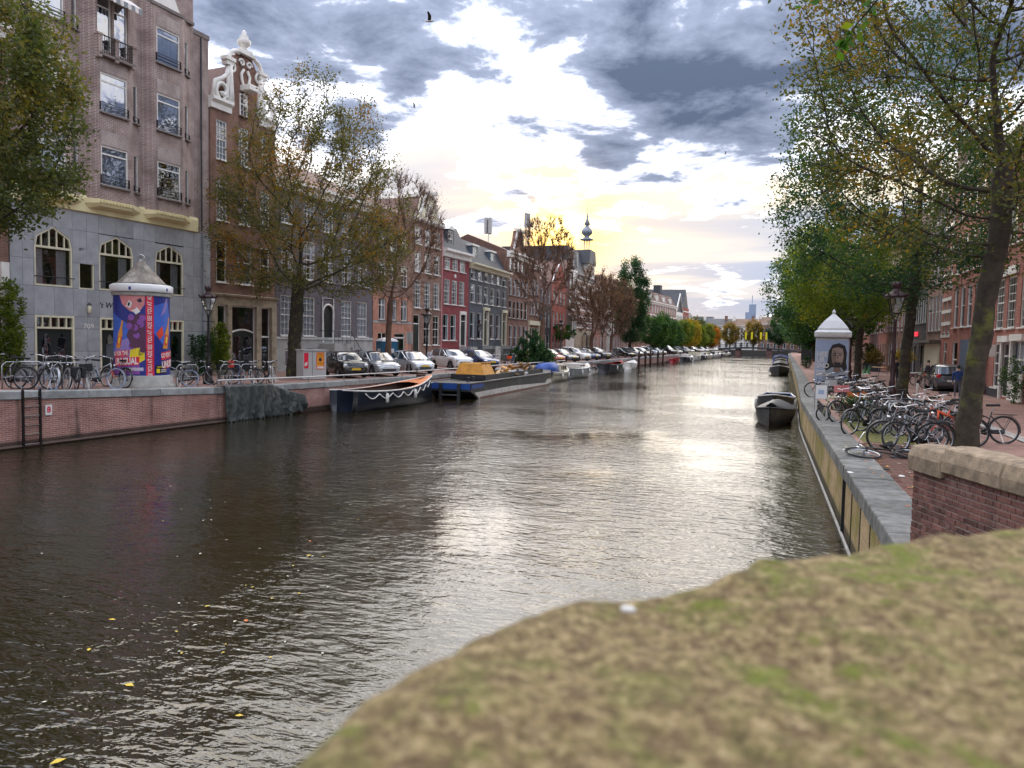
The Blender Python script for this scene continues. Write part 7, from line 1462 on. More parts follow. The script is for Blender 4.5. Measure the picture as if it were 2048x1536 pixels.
x, y = left_at(1121, 3.0); dup(l0, (x, y, 0), .1, 'lantern right of the bush pile before the red gabled house', scale=1.1)
x, y = left_at(1204, 3.0); dup(l0, (x, y, 0), .1, 'distant lantern between the brown trees', scale=1.1)
x, y = left_at(957, 8.4); dup(l0, (x, y, 0), .1, 'lantern by the steps of the slate-blue house', scale=1.0)
dup(l0, (5.6, 56, 0), .2, 'lantern in front of the poster kiosk, right one', scale=1.1); dup(l0, (3.9, 49.2, 0), .2, 'thin lantern overlapping the portrait poster', scale=.9)
# ------------------------------------------------------------------ poster drum (left)
x, y = left_at(286, 1.75); zc_ = ZL(y); RD = 1.1
dr_ = thing('poster_drum', 'round poster column with concrete cone roof and colourful beer poster', 'poster column', (x, y, zc_), math.atan2(-y, -x)); dr_.scale = (.92, .92, 1.0)
m = MB(); m.lathe([(1.32, -.1), (1.32, .12), (1.24, .18), (1.22, .42), (1.12, .48)], 32); m.obj('base', 'concrete', dr_, True)
m = MB(); m.lathe([(RD, .45), (RD, 3.62)], 40, cap=False); m.obj('drum', 'plate_white', dr_, True)
m = MB(); m.lathe([(RD + .06, 3.6), (RD + .08, 3.72), (RD + .02, 3.74)], 40, cap=False); m.obj('collar', 'concrete', dr_, True)
m = MB(); m.lathe([(RD + .12, 3.74), (RD + .14, 3.78), (RD + .14, 4.0), (RD + .04, 4.05)], 40); m.obj('rim_band', 'plate_white', dr_, True)
m = MB(); m.lathe([(RD + .04, 4.05), (.95, 4.12), (.16, 4.92), (.14, 5.0), (.05, 5.02)], 32); m.obj('cone_roof', 'cone_concrete', dr_, True)
m = MB(); m.tube([(.0, .11 * math.cos(a), 5.12 + .11 * math.sin(a)) for a in np.linspace(0, 2 * math.pi, 12, endpoint=False)], .03, 5, loop=True); m.obj('lifting_ring', 'steel', dr_)
for k, col_ in enumerate([((.016, .03, .24), 'po_navy'), ((.70, .015, .045), 'po_red'), ((.85, .66, .02), 'po_yellow'), ((.66, .24, .24), 'po_skin'), ((.10, .028, .07), 'po_hair'), ((.05, .14, .58), 'po_blue'), ((.28, .20, .50), 'po_lilac'), ((.75, .30, .03), 'po_amber'), ((.80, .76, .74), 'po_white'), ((.75, .07, .03), 'po_orange'), ((.26, .08, .36), 'po_purple'), ((.012, .012, .03), 'po_black')]): base(col_[1], col_[0], .45, var=.18, vs=3)
def cyl(poly, nm, mt, eps, par=dr_, Rr=RD):
    """poly in (u metres along the drum, z); u=0 faces the viewer, +u to the right"""
    us = [p[0] for p in poly]; n = len(poly); m = MB(); c = (sum(us) / n, sum(p[1] for p in poly) / n)
    den = []
    for a, b in zip(poly, poly[1:] + poly[:1]):
        k = max(1, int(max(abs(a[0] - b[0]), abs(a[1] - b[1])) / .12)); den += [(a[0] + (b[0] - a[0]) * i / k, a[1] + (b[1] - a[1]) * i / k) for i in range(k)]
    f = lambda p: ((Rr + eps) * math.cos(p[0] / Rr), (Rr + eps) * math.sin(p[0] / Rr), p[1])
    rings = [[f((c[0] + (p[0] - c[0]) * s, c[1] + (p[1] - c[1]) * s)) for p in den] for s in list(np.linspace(1, .03, max(4, int(max(abs(u_ - c[0]) for u_ in us) / .05))))]
    m.loft(rings, cap=False); return m.obj(nm, mt, par)
U = 1.72; pst = cyl([(-U, .5), (U, .5), (U, 3.6), (-U, 3.6)], 'poster', 'po_navy', .004)
def band(u0, u1, z0, z1, nm, mt, e): return cyl([(u0, z0), (u1, z0), (u1, z1), (u0, z1)], nm, mt, e)
def ctext(txt, size, u, z, mt, e, rot=0.0, bold=.012, sx=.72):
    me = text_mesh(txt, size, .002, 'CENTER', bold, 0, sx); ca, sa = math.cos(rot), math.sin(rot)
    def fn(X_, Y_, Z_):
        uu = u + X_ * ca - Y_ * sa; zz_ = z + X_ * sa + Y_ * ca; return Vector(((RD + e + Z_) * math.cos(uu / RD), (RD + e + Z_) * math.sin(uu / RD), zz_))
    map_mesh(me, fn); o = mobj('poster_text', me, mt, dr_); return o
cyl([(-1.5, 3.0), (-.2, 2.3), (-.1, 1.2), (-.8, .9), (-1.6, 1.4)], 'poster_patch', 'po_blue', .006); cyl([(-1.25, 1.75), (-.55, 1.95), (-.3, 1.2), (-.9, .95), (-1.4, 1.2)], 'poster_patch', 'po_lilac', .008)
cyl([(.35, 3.2), (1.2, 3.4), (1.6, 2.4), (1.0, 1.6), (.4, 2.2)], 'poster_patch', 'po_blue', .006); cyl([(-1.7, .55), (-.1, .55), (-.1, 1.0), (-.9, 1.15), (-1.7, .9)], 'poster_patch', 'po_purple', .006)
cyl([(-.95, 3.6), (.12, 3.6), (.1, 3.25), (-.15, 2.9), (-.45, 2.98), (-.8, 3.25)], 'poster_face', 'po_skin', .010); cyl([(-.62, 3.18), (-.5, 3.42), (-.36, 3.3), (-.45, 3.1)], 'poster_eye', 'po_white', .012); cyl([(-.56, 3.22), (-.5, 3.36), (-.44, 3.27), (-.5, 3.16)], 'poster_eye', 'po_black', .014); cyl([(-.2, 3.42), (-.05, 3.5), (.02, 3.36), (-.1, 3.32)], 'poster_eye', 'po_black', .012); cyl([(-.4, 3.02), (-.22, 2.86), (-.06, 2.98), (-.18, 3.14)], 'poster_lips', 'po_white', .012)
hr = [(-.2, 2.9), (.1, 2.88), (.12, 1.6), (-.1, 1.45), (-.4, 1.55), (-.5, 1.85), (-.62, 2.05), (-.5, 2.3), (-.6, 2.55), (-.35, 2.7)]
cyl(hr, 'poster_hair', 'po_hair', .011)
for k in range(16): rr_ = random.Random(k); u0 = rr_.uniform(-.55, .05); z0 = rr_.uniform(1.5, 2.8); cyl([(u0 + .13 * math.cos(a), z0 + .13 * math.sin(a)) for a in np.linspace(0, 6.28, 9)[:-1]], 'poster_curl', 'po_hair' if k % 2 else 'po_purple', .013 + k * .0006)
for du, dz_, sc_ in ((-1.05, 1.55, 1.0), (1.02, 1.55, 1.15)):
    q = lambda pts: [(du + (p[0] * .97 + p[1] * .24) * sc_, dz_ + (p[1] * .97 - p[0] * .1) * sc_) for p in pts]
    cyl(q([(-.13, 0), (.13, 0), (.13, .55), (.05, .85), (.05, 1.1), (-.05, 1.1), (-.05, .85), (-.13, .55)]), 'poster_bottle', 'po_amber', .016); cyl(q([(-.12, .12), (.12, .12), (.12, .5), (-.12, .5)]), 'poster_bottle_label', 'po_orange', .018); cyl(q([(-.05, .2), (.05, .2), (.05, .42), (-.05, .42)]), 'poster_bottle_label', 'po_yellow', .020)
cyl([(.55, 2.15), (.85, 2.45), (.92, 2.1), (.7, 1.9)], 'poster_hand', 'po_orange', .021); cyl([(.95, 3.2), (1.1, 3.5), (1.2, 3.55), (1.05, 3.0), (.75, 2.8)], 'poster_shine', 'po_lilac', .012)
cyl([(-.45, 1.55), (.08, 1.6), (.1, 1.12), (-.15, .98), (-.5, 1.15)], 'poster_patch', 'po_yellow', .012); ctext('A&', .22, -.08, 1.38, 'po_black', .016, R(-80), .0)
band(.14, .46, .5, 3.6, 'poster_band', 'po_red', .014); ctext('SEE YOU AT ADE SEE YOU AT ADE SEE YOU AT ADE', .235, .30, 2.05, 'po_white', .018, R(90), .004, .60)
cyl([(-1.35, 1.18), (-.55, 1.25), (-.5, 1.5), (-1.35, 1.42)], 'poster_band', 'po_red', .016); ctext('GO FOR THE', .24, -.98, 1.34, 'po_white', .020, R(4), .006, .62)
cyl([(-1.3, .85), (-.12, .92), (-.1, 1.24), (-1.3, 1.17)], 'poster_band', 'po_red', .017); ctext('UNUSUAL', .36, -.7, 1.04, 'po_white', .021, R(3), .012, .66)
cyl([(.78, 1.1), (1.6, 1.2), (1.6, 1.5), (.78, 1.4)], 'poster_band', 'po_red', .022); ctext('GO FOR THE', .24, 1.2, 1.3, 'po_white', .026, R(5), .006, .62); cyl([(.9, .75), (1.65, .85), (1.65, 1.16), (.9, 1.06)], 'poster_band', 'po_red', .022); ctext('UNUSUAL', .36, 1.34, .95, 'po_white', .026, R(5), .012, .66)
band(-.75, .06, .68, .82, 'poster_band', 'po_lilac', .012); ctext('GO DESPERADOS', .15, -.34, .75, 'po_white', .016, 0, .006, .62)
band(.5, 1.1, .55, .9, 'poster_band', 'po_black', .012); band(.56, .72, .6, .76, 'poster_patch', 'po_yellow', .015); ctext('MAIN PARTNER OF', .075, .82, .83, 'po_yellow', .016, 0, .002, .7); ctext('AMSTERDAM\nDANCE EVENT', .07, .92, .68, 'po_white', .016, 0, .001, .7)
for u0 in (-.45, .95): cyl([(u0, 3.8), (u0 + .09, 3.8), (u0 + .09, 3.92), (u0, 3.92)], 'rim_badge', 'po_navy', .142)
# ------------------------------------------------------------------ poster kiosk (right)
x, y = ground(1661, 778)[:2]; ks = thing('poster_kiosk', 'pale kiosk column with a long-haired man on its poster', 'poster column', (x, y, 0), math.atan2(-y, -x)); kw = 1.02; ks.scale = (.84, .84, .82)
m = MB(); m.prism([(-kw, -kw), (kw, -kw), (kw, kw), (-kw, kw)], .0, 3.5, 'z'); m.obj('body', 'box_grey', ks, bevel=.12)
m = MB(); m.loft([[(-a, -a, z), (a, -a, z), (a, a, z), (-a, a, z)] for a, z in ((kw + .06, 3.5), (kw + .1, 3.58), (kw + .1, 3.85), (kw - .1, 4.0), (kw - .1, 4.1), (.55, 4.6), (.2, 4.95), (.08, 5.1), (.12, 5.2), (.02, 5.4))]); m.obj('roof', 'plate_white', ks)
base('ks_sky', (.36, .44, .60), .5, var=.06); base('ks_skin', (.36, .26, .21), .6, var=.2, vs=4); base('ks_hair', (.02, .015, .014), .6, var=.3); base('ks_shirt', (.30, .36, .42), .6, var=.25)
def flat(poly, nm, mt, e): m = MB(); m.prism([(p[0], p[1]) for p in poly], kw + e, kw + e + .003, 'x'); return m.obj(nm, mt, ks)
base('ks_shade', (.20, .14, .11), .6, var=.15)
flat([(-.98, .5), (.98, .5), (.98, 3.3), (-.98, 3.3)], 'poster', 'ks_sky', .003)
sh_ = .25; E_ = lambda cx_, cz_, a, b, n=18: [(cx_ + a * math.cos(t_), cz_ + b * math.sin(t_)) for t_ in np.linspace(0, 2 * math.pi, n, endpoint=False)]
flat([(-.55, .5), (.98, .5), (.98, 1.2), (.75, 1.5), (-.2, 1.5), (-.5, 1.1)], 'poster_shirt', 'ks_shirt', .008)
flat([(.3 + p[0], p[1]) for p in [(-.62, 1.25), (-.72, 1.45), (-.55, 1.9), (-.5, 2.6), (-.3, 3.0), (.1, 3.12), (.45, 2.95), (.58, 2.5), (.55, 1.9), (.62, 1.45), (.45, 1.25), (.3, 1.5), (-.3, 1.5)]], 'poster_hair', 'ks_hair', .014)
flat([(.32 + p[0], p[1]) for p in [(-.3, 2.75), (0, 2.85), (.3, 2.75), (.38, 2.3), (.33, 1.9), (.15, 1.6), (-.12, 1.6), (-.3, 1.85), (-.36, 2.3)]], 'poster_face', 'ks_skin', .020)
flat([(.32 + p[0], p[1]) for p in [(-.36, 2.3), (-.3, 1.85), (-.12, 1.6), (-.06, 1.9), (-.08, 2.5), (-.2, 2.7)]], 'poster_shadow', 'ks_shade', .024)
for dx_ in (-.14, .17): flat(E_(.32 + dx_, 2.32, .09, .035), 'poster_eye', 'ks_hair', .028); flat([(.32 + dx_ - .12, 2.42), (.32 + dx_ + .12, 2.42), (.32 + dx_ + .1, 2.46), (.32 + dx_ - .1, 2.46)], 'poster_brow', 'ks_hair', .028)
flat([(.30, 2.3), (.36, 2.3), (.40, 2.08), (.27, 2.08)], 'poster_nose', 'ks_shade', .028); flat(E_(.33, 1.93, .12, .03), 'poster_lips', 'ks_shade', .028); flat([(.12, 1.85), (.55, 1.85), (.48, 1.6), (.33, 1.52), (.2, 1.6)], 'poster_beard', 'ks_hair', .026); flat([(.15, 1.52), (.5, 1.52), (.6, 1.2), (.1, 1.2)], 'poster_neck', 'ks_shade', .012)
for txt, z, s_ in (('HEE', 2.35, .42), ('UR', 1.98, .42), ('SND', 1.60, .42), ('BOOK', 1.22, .22), ('THEATER', 1.0, .2)):
    me = text_mesh(txt, s_ * 1.1, .003, 'LEFT', .012, 0, .85); mobj('poster_text', me, 'rope_white', ks, (kw + .034, -.93, z), (R(90), 0, R(90)))
m = MB(); m.box(kw + .10, -.9, 3.62, kw + .13, .9, 3.8); m.obj('rim_band', 'rope_white', ks)
# ------------------------------------------------------------------ people
def person(label, loc, head, h, top, legs, shoe='rope_white', hair='hair_dark', stride=.2, arm=.2):
    t = thing('person', label, 'person', loc, R(head)); k = h / 1.75
    V = [(0, 0, .93), (0, 0, 1.12), (0, 0, 1.33), (0, 0, 1.47), (0, .01, 1.60), (.02, .0, 1.68)]; Rr = [(.15, .11), (.14, .105), (.17, .11), (.06, .06), (.085, .095), (.07, .08)]; Ed = [(0, 1), (1, 2), (2, 3), (3, 4), (4, 5)]
    for s in (-1, 1):
        n = len(V); dx_ = s * stride * .5; V += [(0, s * .09, .86), (dx_ * .5 + .02, s * .10, .48), (dx_, s * .10, .09), (dx_ + .12, s * .11, .045)]; Rr += [(.09, .09), (.06, .06), (.045, .045), (.04, .035)]; Ed += [(0, n), (n, n + 1), (n + 1, n + 2), (n + 2, n + 3)]
        n = len(V); V += [(0, s * .19, 1.40), (-s * arm * .3, s * .25, 1.12), (-s * arm * .5 + .08, s * .24, .90), (-s * arm * .5 + .13, s * .23, .80)]; Rr += [(.065, .065), (.048, .048), (.036, .036), (.034, .022)]; Ed += [(2, n), (n, n + 1), (n + 1, n + 2), (n + 2, n + 3)]
        # five short fingers
        hx = V[n + 3]
        for q in range(5): j = len(V); V += [(hx[0] + .03 + .006 * (q - 2), hx[1] + s * (.016 * (q - 2)), hx[2] - .05 - .01 * (2 - abs(q - 2)))]; Rr += [(.009, .009)]; Ed += [(n + 3, j)]
    me = bpy.data.meshes.new('body'); me.from_pydata([tuple(c * k for c in v) for v in V], Ed, []); o = bpy.data.objects.new('body', me); COL.objects.link(o); md = o.modifiers.new('s', 'SKIN')
    for i, r_ in enumerate(Rr): me.skin_vertices[0].data[i].radius = (r_[0] * k, r_[1] * k)
    me.skin_vertices[0].data[0].use_root = True; o.modifiers.new('u', 'SUBSURF').levels = 1
    dg = bpy.context.evaluated_depsgraph_get(); m2 = bpy.data.meshes.new_from_object(o.evaluated_get(dg)); bpy.data.objects.remove(o); m2.materials.clear()
    for mt in (top, legs, 'skin', shoe): m2.materials.append(MAT[mt])
    for p in m2.polygons:
        c = p.center / k; p.use_smooth = True
        p.material_index = 3 if c.z < .1 else (2 if c.z > 1.46 or (abs(c.y) > .17 and c.z < .86) else (1 if c.z < .95 and abs(c.y) < .19 else 0))
    b = bpy.data.objects.new('body', m2); COL.objects.link(b); b.parent = t
    m = MB(); m.ball((-.015 * k, 0, 1.67 * k), (.095 * k, .088 * k, .10 * k), 10, 8); m.obj('hair', hair, t, True)
    m = MB(); m.ball((.085 * k, 0, 1.60 * k), (.02 * k, .012 * k, .022 * k), 6, 4); m.obj('nose', 'skin', t, True); 
    return t
pp = ground(1914, 797); person('person in a blue jacket and grey trousers walking away past the mossy trunk', (pp[0], pp[1], 0), 80, 1.58, 'jacket_blue', 'denim', stride=.25)
pp = ground(1876, 783); person('person in dark clothes with black hair standing by the shop window', (pp[0], pp[1] + 3.0, 0), 190, 1.66, 'jacket_dark', 'jacket_dark', 'black_paint', stride=.1)
pp = ground(1793, 768); person('person in black half hidden behind the second trunk', (pp[0], pp[1] + .5, 0), 250, 1.7, 'jacket_dark', 'jacket_dark', 'black_paint', stride=.3)
# ------------------------------------------------------------------ small things on the left quay
x, y = left_at(621, 2.3); ub = thing('utility_box', 'grey double-door utility cabinet with an orange poster beside the large tree', 'utility box', (x, y, .05), math.atan2(-y, -x) + R(24)); m = MB(); m.rbox(-.4, -.62, 0, .5, .68, 1.55, .02); m.obj('cabinet', 'box_grey', ub)
m = MB(); m.box(-.44, -.66, 1.53, .54, .72, 1.60); m.obj('cap', 'box_grey', ub); m = MB(); m.box(.5, -.12, .1, .508, -.105, 1.5); m.obj('door_gap', 'interior_dark', ub)
m = MB(); m.box(.505, .12, .55, .52, .55, 1.45); p_ = m.obj('poster', 'po_orange', ub); 
base('po_orange2', (.78, .30, .02), .6, var=.1); m = MB(); m.box(.52, .15, .72, .524, .52, 1.42); m.obj('poster_panel', 'po_orange2', p_); m = MB(); m.box(.52, .15, .58, .524, .52, .70); m.obj('poster_strip', 'rope_white', p_)
m = MB(); m.ball((.526, .33, 1.06), (.004, .09, .10), 10, 6); m.obj('poster_head', 'po_black', p_, True)
for z, s_ in ((1.36, .07), (1.24, .05), (.86, .06)): me = text_mesh('ADE FESTIVAL' if z > 1.3 else 'WED 18 OCT', s_, .001, 'CENTER', .001, 0, .7); mobj('poster_text', me, 'po_black', p_, (.527, .33, z), (R(90), 0, R(90)))
m = MB(); m.box(.505, -.58, .6, .515, -.34, 1.42); p_ = m.obj('poster', 'po_red', ub); m = MB(); m.prism([(-.55, .7), (-.40, .78), (-.40, .95), (-.55, .87)], .515, .518, 'x'); m.obj('poster_patch', 'rope_white', p_)
x, y = left_at(773, 4.6); pt = thing('portable_toilet', 'blue portable toilet with white roof behind the slender tree', 'toilet', (x, y, 0), R(-40)); m = MB(); m.rbox(-.55, -.55, .1, .55, .55, 2.1, .03); m.obj('cabin', 'toilet_blue', pt)
for s in (-1, 1):
    for q in (-.5, .5): m = MB(); m.tube([(q * 1.08, s * .54, .1), (q * 1.08, s * .54, 2.1)], .04, 5); m.obj('corner_post', 'toilet_blue', pt)
m = MB(); m.loft([[(-.6, -.6, 2.1), (.6, -.6, 2.1), (.6, .6, 2.1), (-.6, .6, 2.1)], [(-.5, -.5, 2.25), (.5, -.5, 2.25), (.5, .5, 2.25), (-.5, .5, 2.25)], [(-.15, -.15, 2.36), (.15, -.15, 2.36), (.15, .15, 2.36), (-.15, .15, 2.36)]]); m.obj('roof', 'plate_white', pt); m = MB(); m.box(.55, -.42, .2, .575, .42, 2.0); d = m.obj('door', 'toilet_blue', pt); m = MB(); m.box(.575, -.25, 1.3, .582, .3, 1.6); m.obj('notice', 'plate_white', d); m = MB(); m.box(-.25, -.585, 1.3, .3, -.575, 1.6); m.obj('notice', 'plate_white', pt)
x, y = left_at(818, 1.6); tsn = thing('traffic_sign', 'grey back of a rectangular traffic sign on a thin pole', 'traffic sign', (x, y, 0), R(10)); m = MB(); m.tube([(0, 0, 0), (0, 0, 2.75)], .03, 6); m.obj('pole', 'steel', tsn); m = MB(); m.rbox(-.2, -.02, 2.0, .2, .02, 2.75, .01); m.obj('panel', 'box_grey', tsn, loc=(0, .04, 0))
# low tubular guard rail
rl = thing('guard_rail', 'low white tubular rail running along the left quay edge', 'rail', (EL(26) - .22, 26, 0)); pts = [(EL(y) - .22, y, ZL(y) + .30) for y in np.arange(26, 78, 1.5)]; m = MB(); m.tube(pts, .035, 6); o = m.obj('rail', 'rope_white', rl, True); o.location = (-(EL(26) - .22), -26, 0)
for p in pts[::2]: m = MB(); m.tube([(0, 0, -.30), (0, 0, 0)], .025, 5); m.obj('rail_post', 'steel', rl, loc=(p[0] - EL(26) + .22, p[1] - 26, p[2]))
# ladder and number plate on the quay wall
ly = [b for a, b in [left_at(60, 0)]][0]; ld = thing('quay_ladder', 'dark iron ladder fixed to the left quay wall', 'ladder', (EL(ly) + .08, ly, 0), math.atan2(1.0, (EL(ly + 1) - EL(ly)))); zt_ = ZL(ly) + .06
for s in (-.28, .28): m = MB(); m.box(s - .03, -.03, -1.7, s + .03, .03, zt_); m.obj('stile', 'iron_black', ld)
for k in range(6): m = MB(); m.tube([(-.28, 0, zt_ - .25 - k * .3), (.28, 0, zt_ - .25 - k * .3)], .022, 5); m.obj('rung', 'rust_steel', ld)
sy = left_at(97, 0)[1]; sg2 = thing('wall_sign', 'small white plate reading 8 on the quay wall beside the ladder', 'sign', (EL(sy) + .03, sy, ZL(sy) - .62), R(90)); m = MB(); m.box(-.12, -.012, -.17, .12, .0, .17); m.obj('plate', 'plate_white', sg2); me = text_mesh('8', .28, .003, 'CENTER', .006); mobj('digit', me, 'po_red', sg2, (0, -.018, 0), (R(90), 0, 0))
# netting tarp draped over the quay wall
ya, yb = left_at(443, 0)[1], left_at(606, 0)[1]; nt_ = []; NN, MM = 150, 26
for i in range(NN + 1):
    f = i / NN; y = ya + (yb - ya) * f; e = EL(y)
    topz = ZL(y) + .06 - (.62 * max(0, (f - .55) / .45) ** .8 if f > .55 else 0); bot = WATER + .02 + (.10 if f > .8 else 0) + .05 * math.sin(i * 1.7)
    row = []
    if f <= .55: row += [(e - .55, y, ZL(y) + .055), (e - .1, y, ZL(y) + .075)]
    else: row += [(e + .02, y, topz), (e + .03, y, topz)]
    for j in range(MM + 1):
        g = j / MM; wv = 3 * mn.noise(Vector((f * 5, g * 1.3, 0))); fold = (.055 * math.sin(f * 62 + wv + g * 1.5) + .06 * math.sin(f * 27 + wv * 1.5 - g * 2.5) + .05 * mn.noise(Vector((f * 40, g * 9, 3)))) * (.25 + g) + .05 * math.sin(f * 150 + g * 3) * (f > .78) + .09 * math.exp(-((f - .42) / .05) ** 2)
        row.append((e + .16 + max(-.08, fold) + .12 * g * (1 - g), y + .1 * math.sin(g * 2 + f * 5) * g, topz + (bot - topz) * g))
    nt_.append(row)
m = MB(); m.loft(nt_, closed=False); tag(m.obj('netting', 'tarp_green', None, True), 'dark green tarpaulin netting draped over the left quay wall into the water', 'tarpaulin')
# ------------------------------------------------------------------ small things on the right bank
def chair(loc, head, label, mt, group):
    t = thing('cafe_chair', label, 'chair', loc, R(head), group); m = MB(); m.rbox(-.2, -.2, .43, .2, .2, .46, .01); m.obj('seat', mt, t); m = MB(); m.rbox(-.22, -.19, .55, -.19, .19, .85, .01); m.obj('backrest', mt, t)
    for sx in (-1, 1):
        for sy_ in (-1, 1): m = MB(); m.tube([(sx * .18, sy_ * .18, .44), (sx * .21, sy_ * .2, 0)], .012, 4); m.obj('leg', 'steel', t)
def table(loc, label, mt, group, w_=.35):
    t = thing('cafe_table', label, 'table', loc, 0, group); m = MB(); m.rbox(-w_, -w_, .71, w_, w_, .74, .01); m.obj('top', mt, t); m = MB(); m.tube([(0, 0, .02), (0, 0, .71)], .03, 6); m.obj('leg', 'steel', t); m = MB(); m.lathe([(.22, 0), (.22, .02), (.04, .04)], 10); m.obj('base', 'steel', t)
tp = ground(1843, 770); chair((tp[0], tp[1], 0), 200, 'red cafe chair left of the cream bicycle', 'red_seat', 'red cafe chairs'); tp = ground(1826, 764); chair((tp[0], tp[1], 0), 170, 'red cafe chair beside the second trunk', 'red_seat', 'red cafe chairs'); tp = ground(1833, 768); table((tp[0], tp[1] + .5, 0), 'small pale cafe table between the red chairs', 'plate_white', 'cafe tables')
tp = ground(1757, 752); table((tp[0], tp[1], 0), 'pale terrace table beside the green cones', 'wood_pale', 'cafe tables', .5); chair((tp[0] + .9, tp[1] + .3, 0), 180, 'dark terrace chair right of the pale table', 'wood_dark', 'terrace chairs'); chair((tp[0] - .8, tp[1] + .8, 0), 0, 'dark terrace chair left of the pale table', 'wood_dark', 'terrace chairs')
for k, px in enumerate((1729, 1737)):
    tp = ground(px, 748); t_ = thing('traffic_cone', ['green cone, left of the pair on the terrace street', 'green cone, right of the pair on the terrace street'][k], 'cone', (tp[0], tp[1], 0), 0, 'green cones'); m = MB(); m.lathe([(.16, .03), (.03, .7)], 10); m.obj('cone', 'green_plastic', t_); m = MB(); m.box(-.2, -.2, 0, .2, .2, .03); m.obj('foot', 'green_plastic', t_)
for k, (s_, lb) in enumerate(((44, 'black planter box under the olive tree'), (40.5, 'black planter box under the orange blooms'), (24.6, 'grey pot of the yellow tree'))): P_ = LR.at(s_ if k else 45); t_ = thing('planter', lb, 'planter', (P_.x - (1.8, 1.6, 1.3)[k], P_.y - (.5 if k == 1 else 0), 0)); m = MB(); m.loft([[(-.4, -.4, 0), (.4, -.4, 0), (.4, .4, 0), (-.4, .4, 0)], [(-.5, -.5, .7), (.5, -.5, .7), (.5, .5, .7), (-.5, .5, .7)]]); m.obj('box', 'lead_dark', t_); m = MB(); m.quad((-.46, -.46, .66), (.46, -.46, .66), (.46, .46, .66), (-.46, .46, .66)); m.obj('soil', 'moss', t_)
tr_ = thing('tree_trunk_guard', 'x', 'x') if False else None
P_ = LR.at(43); for_ = thing('hanging_lamp', 'orange globe hanging in front of the far terrace', 'lamp', (6.6, 57.5, 4.55)); m = MB(); m.ball((0, 0, 0), .22, 12, 8); m.obj('globe', 'orange_lamp', for_, True); m = MB(); m.tube([(0, 0, .2), (0, 0, .9)], .012, 4); m.obj('cord', 'iron_black', for_)
# leaning wooden ladder/sandwich boards by the near shop
tp = LR.at(5.6); ab = thing('sandwich_board', 'brown wooden board leaning on the wall behind the mossy trunk', 'board', (tp.x - .35, tp.y, 0), R(5)); m = MB(); m.quad((-.1, -.4, 0), (-.1, .4, 0), (.25, .3, 1.0), (.25, -.3, 1.0)); m.obj('panel', 'wood_plank', ab); m = MB(); m.tube([(-.11, -.4, 0), (.24, -.3, 1.02)], .02, 4); m.tube([(-.11, .4, 0), (.24, .3, 1.02)], .02, 4); m.obj('frame', 'wood_dark', ab)
# news rack / shopping rack by the quay and low rail on the coping
tp = ground(1641, 822); nr = thing('display_rack', 'white wire display rack with blue cards by the right quay rail', 'rack', (tp[0], tp[1], 0), R(-100)); m = MB()
for s in (-.22, .22): m.tube([(0, s, 0), (0, s, 1.05)], .014, 5)
for k in range(5): m.tube([(0, -.22, .25 + k * .2), (0, .22, .25 + k * .2)], .01, 4)
m.obj('frame', 'steel', nr); m = MB(); m.box(.01, -.19, .45, .03, .19, .95); m.obj('panel', 'plate_white', nr); m = MB(); m.box(.03, -.1, .62, .035, .1, .78); m.obj('card', 'ks_sky', nr)
lr = thing('quay_rail', 'short black rail standing on the right coping beside the display rack', 'rail', (ER(30) + .35, 27.0, .03)); m = MB(); m.tube([(0, 0, 0), (0, 0, .32), (0, 3.4, .32), (0, 3.4, 0)], .022, 5); [m.tube([(0, k * .42, 0), (0, k * .42, .32)], .012, 4) for k in range(1, 8)]; m.obj('bars', 'iron_black', lr)
tp = right_at(1628, 2.2); 
for k in range(4): chair((tp[0] + .5 * (k % 2), tp[1] + .7 * k, 0), 90 * k, ['orange terrace chair, nearest by the kiosk', 'orange terrace chair, second by the kiosk', 'orange terrace chair, third by the kiosk', 'orange terrace chair, farthest by the kiosk'][k], 'terracotta', 'orange terrace chairs')
tp = right_at(1607, 2.0); t_ = thing('terrace_screen', 'black terrace screen with a small red sign beyond the kiosk', 'screen', (tp[0] + .5, tp[1], 0), R(5)); m = MB(); m.box(-.9, -.1, 0, .9, .1, 3.0); m.obj('panel', 'paint_black_wall', t_); m = MB(); m.box(.3, -.14, 2.3, .8, -.1, 2.7); m.obj('red_sign', 'neon_red', t_)
# bollard post with white top on the kerb
bp_ = ground(1834, 800); t_ = thing('bollard', 'slim white bollard at the kerb behind the bicycle heap', 'bollard', (bp_[0], bp_[1], 0)); m = MB(); m.lathe([(.06, 0), (.05, .75), (.03, .8)], 8); m.obj('post', 'rope_white', t_, True); m = MB(); m.lathe([(.055, .78), (.05, .92), (.01, .95)], 8); m.obj('cap', 'black_paint', t_, True)
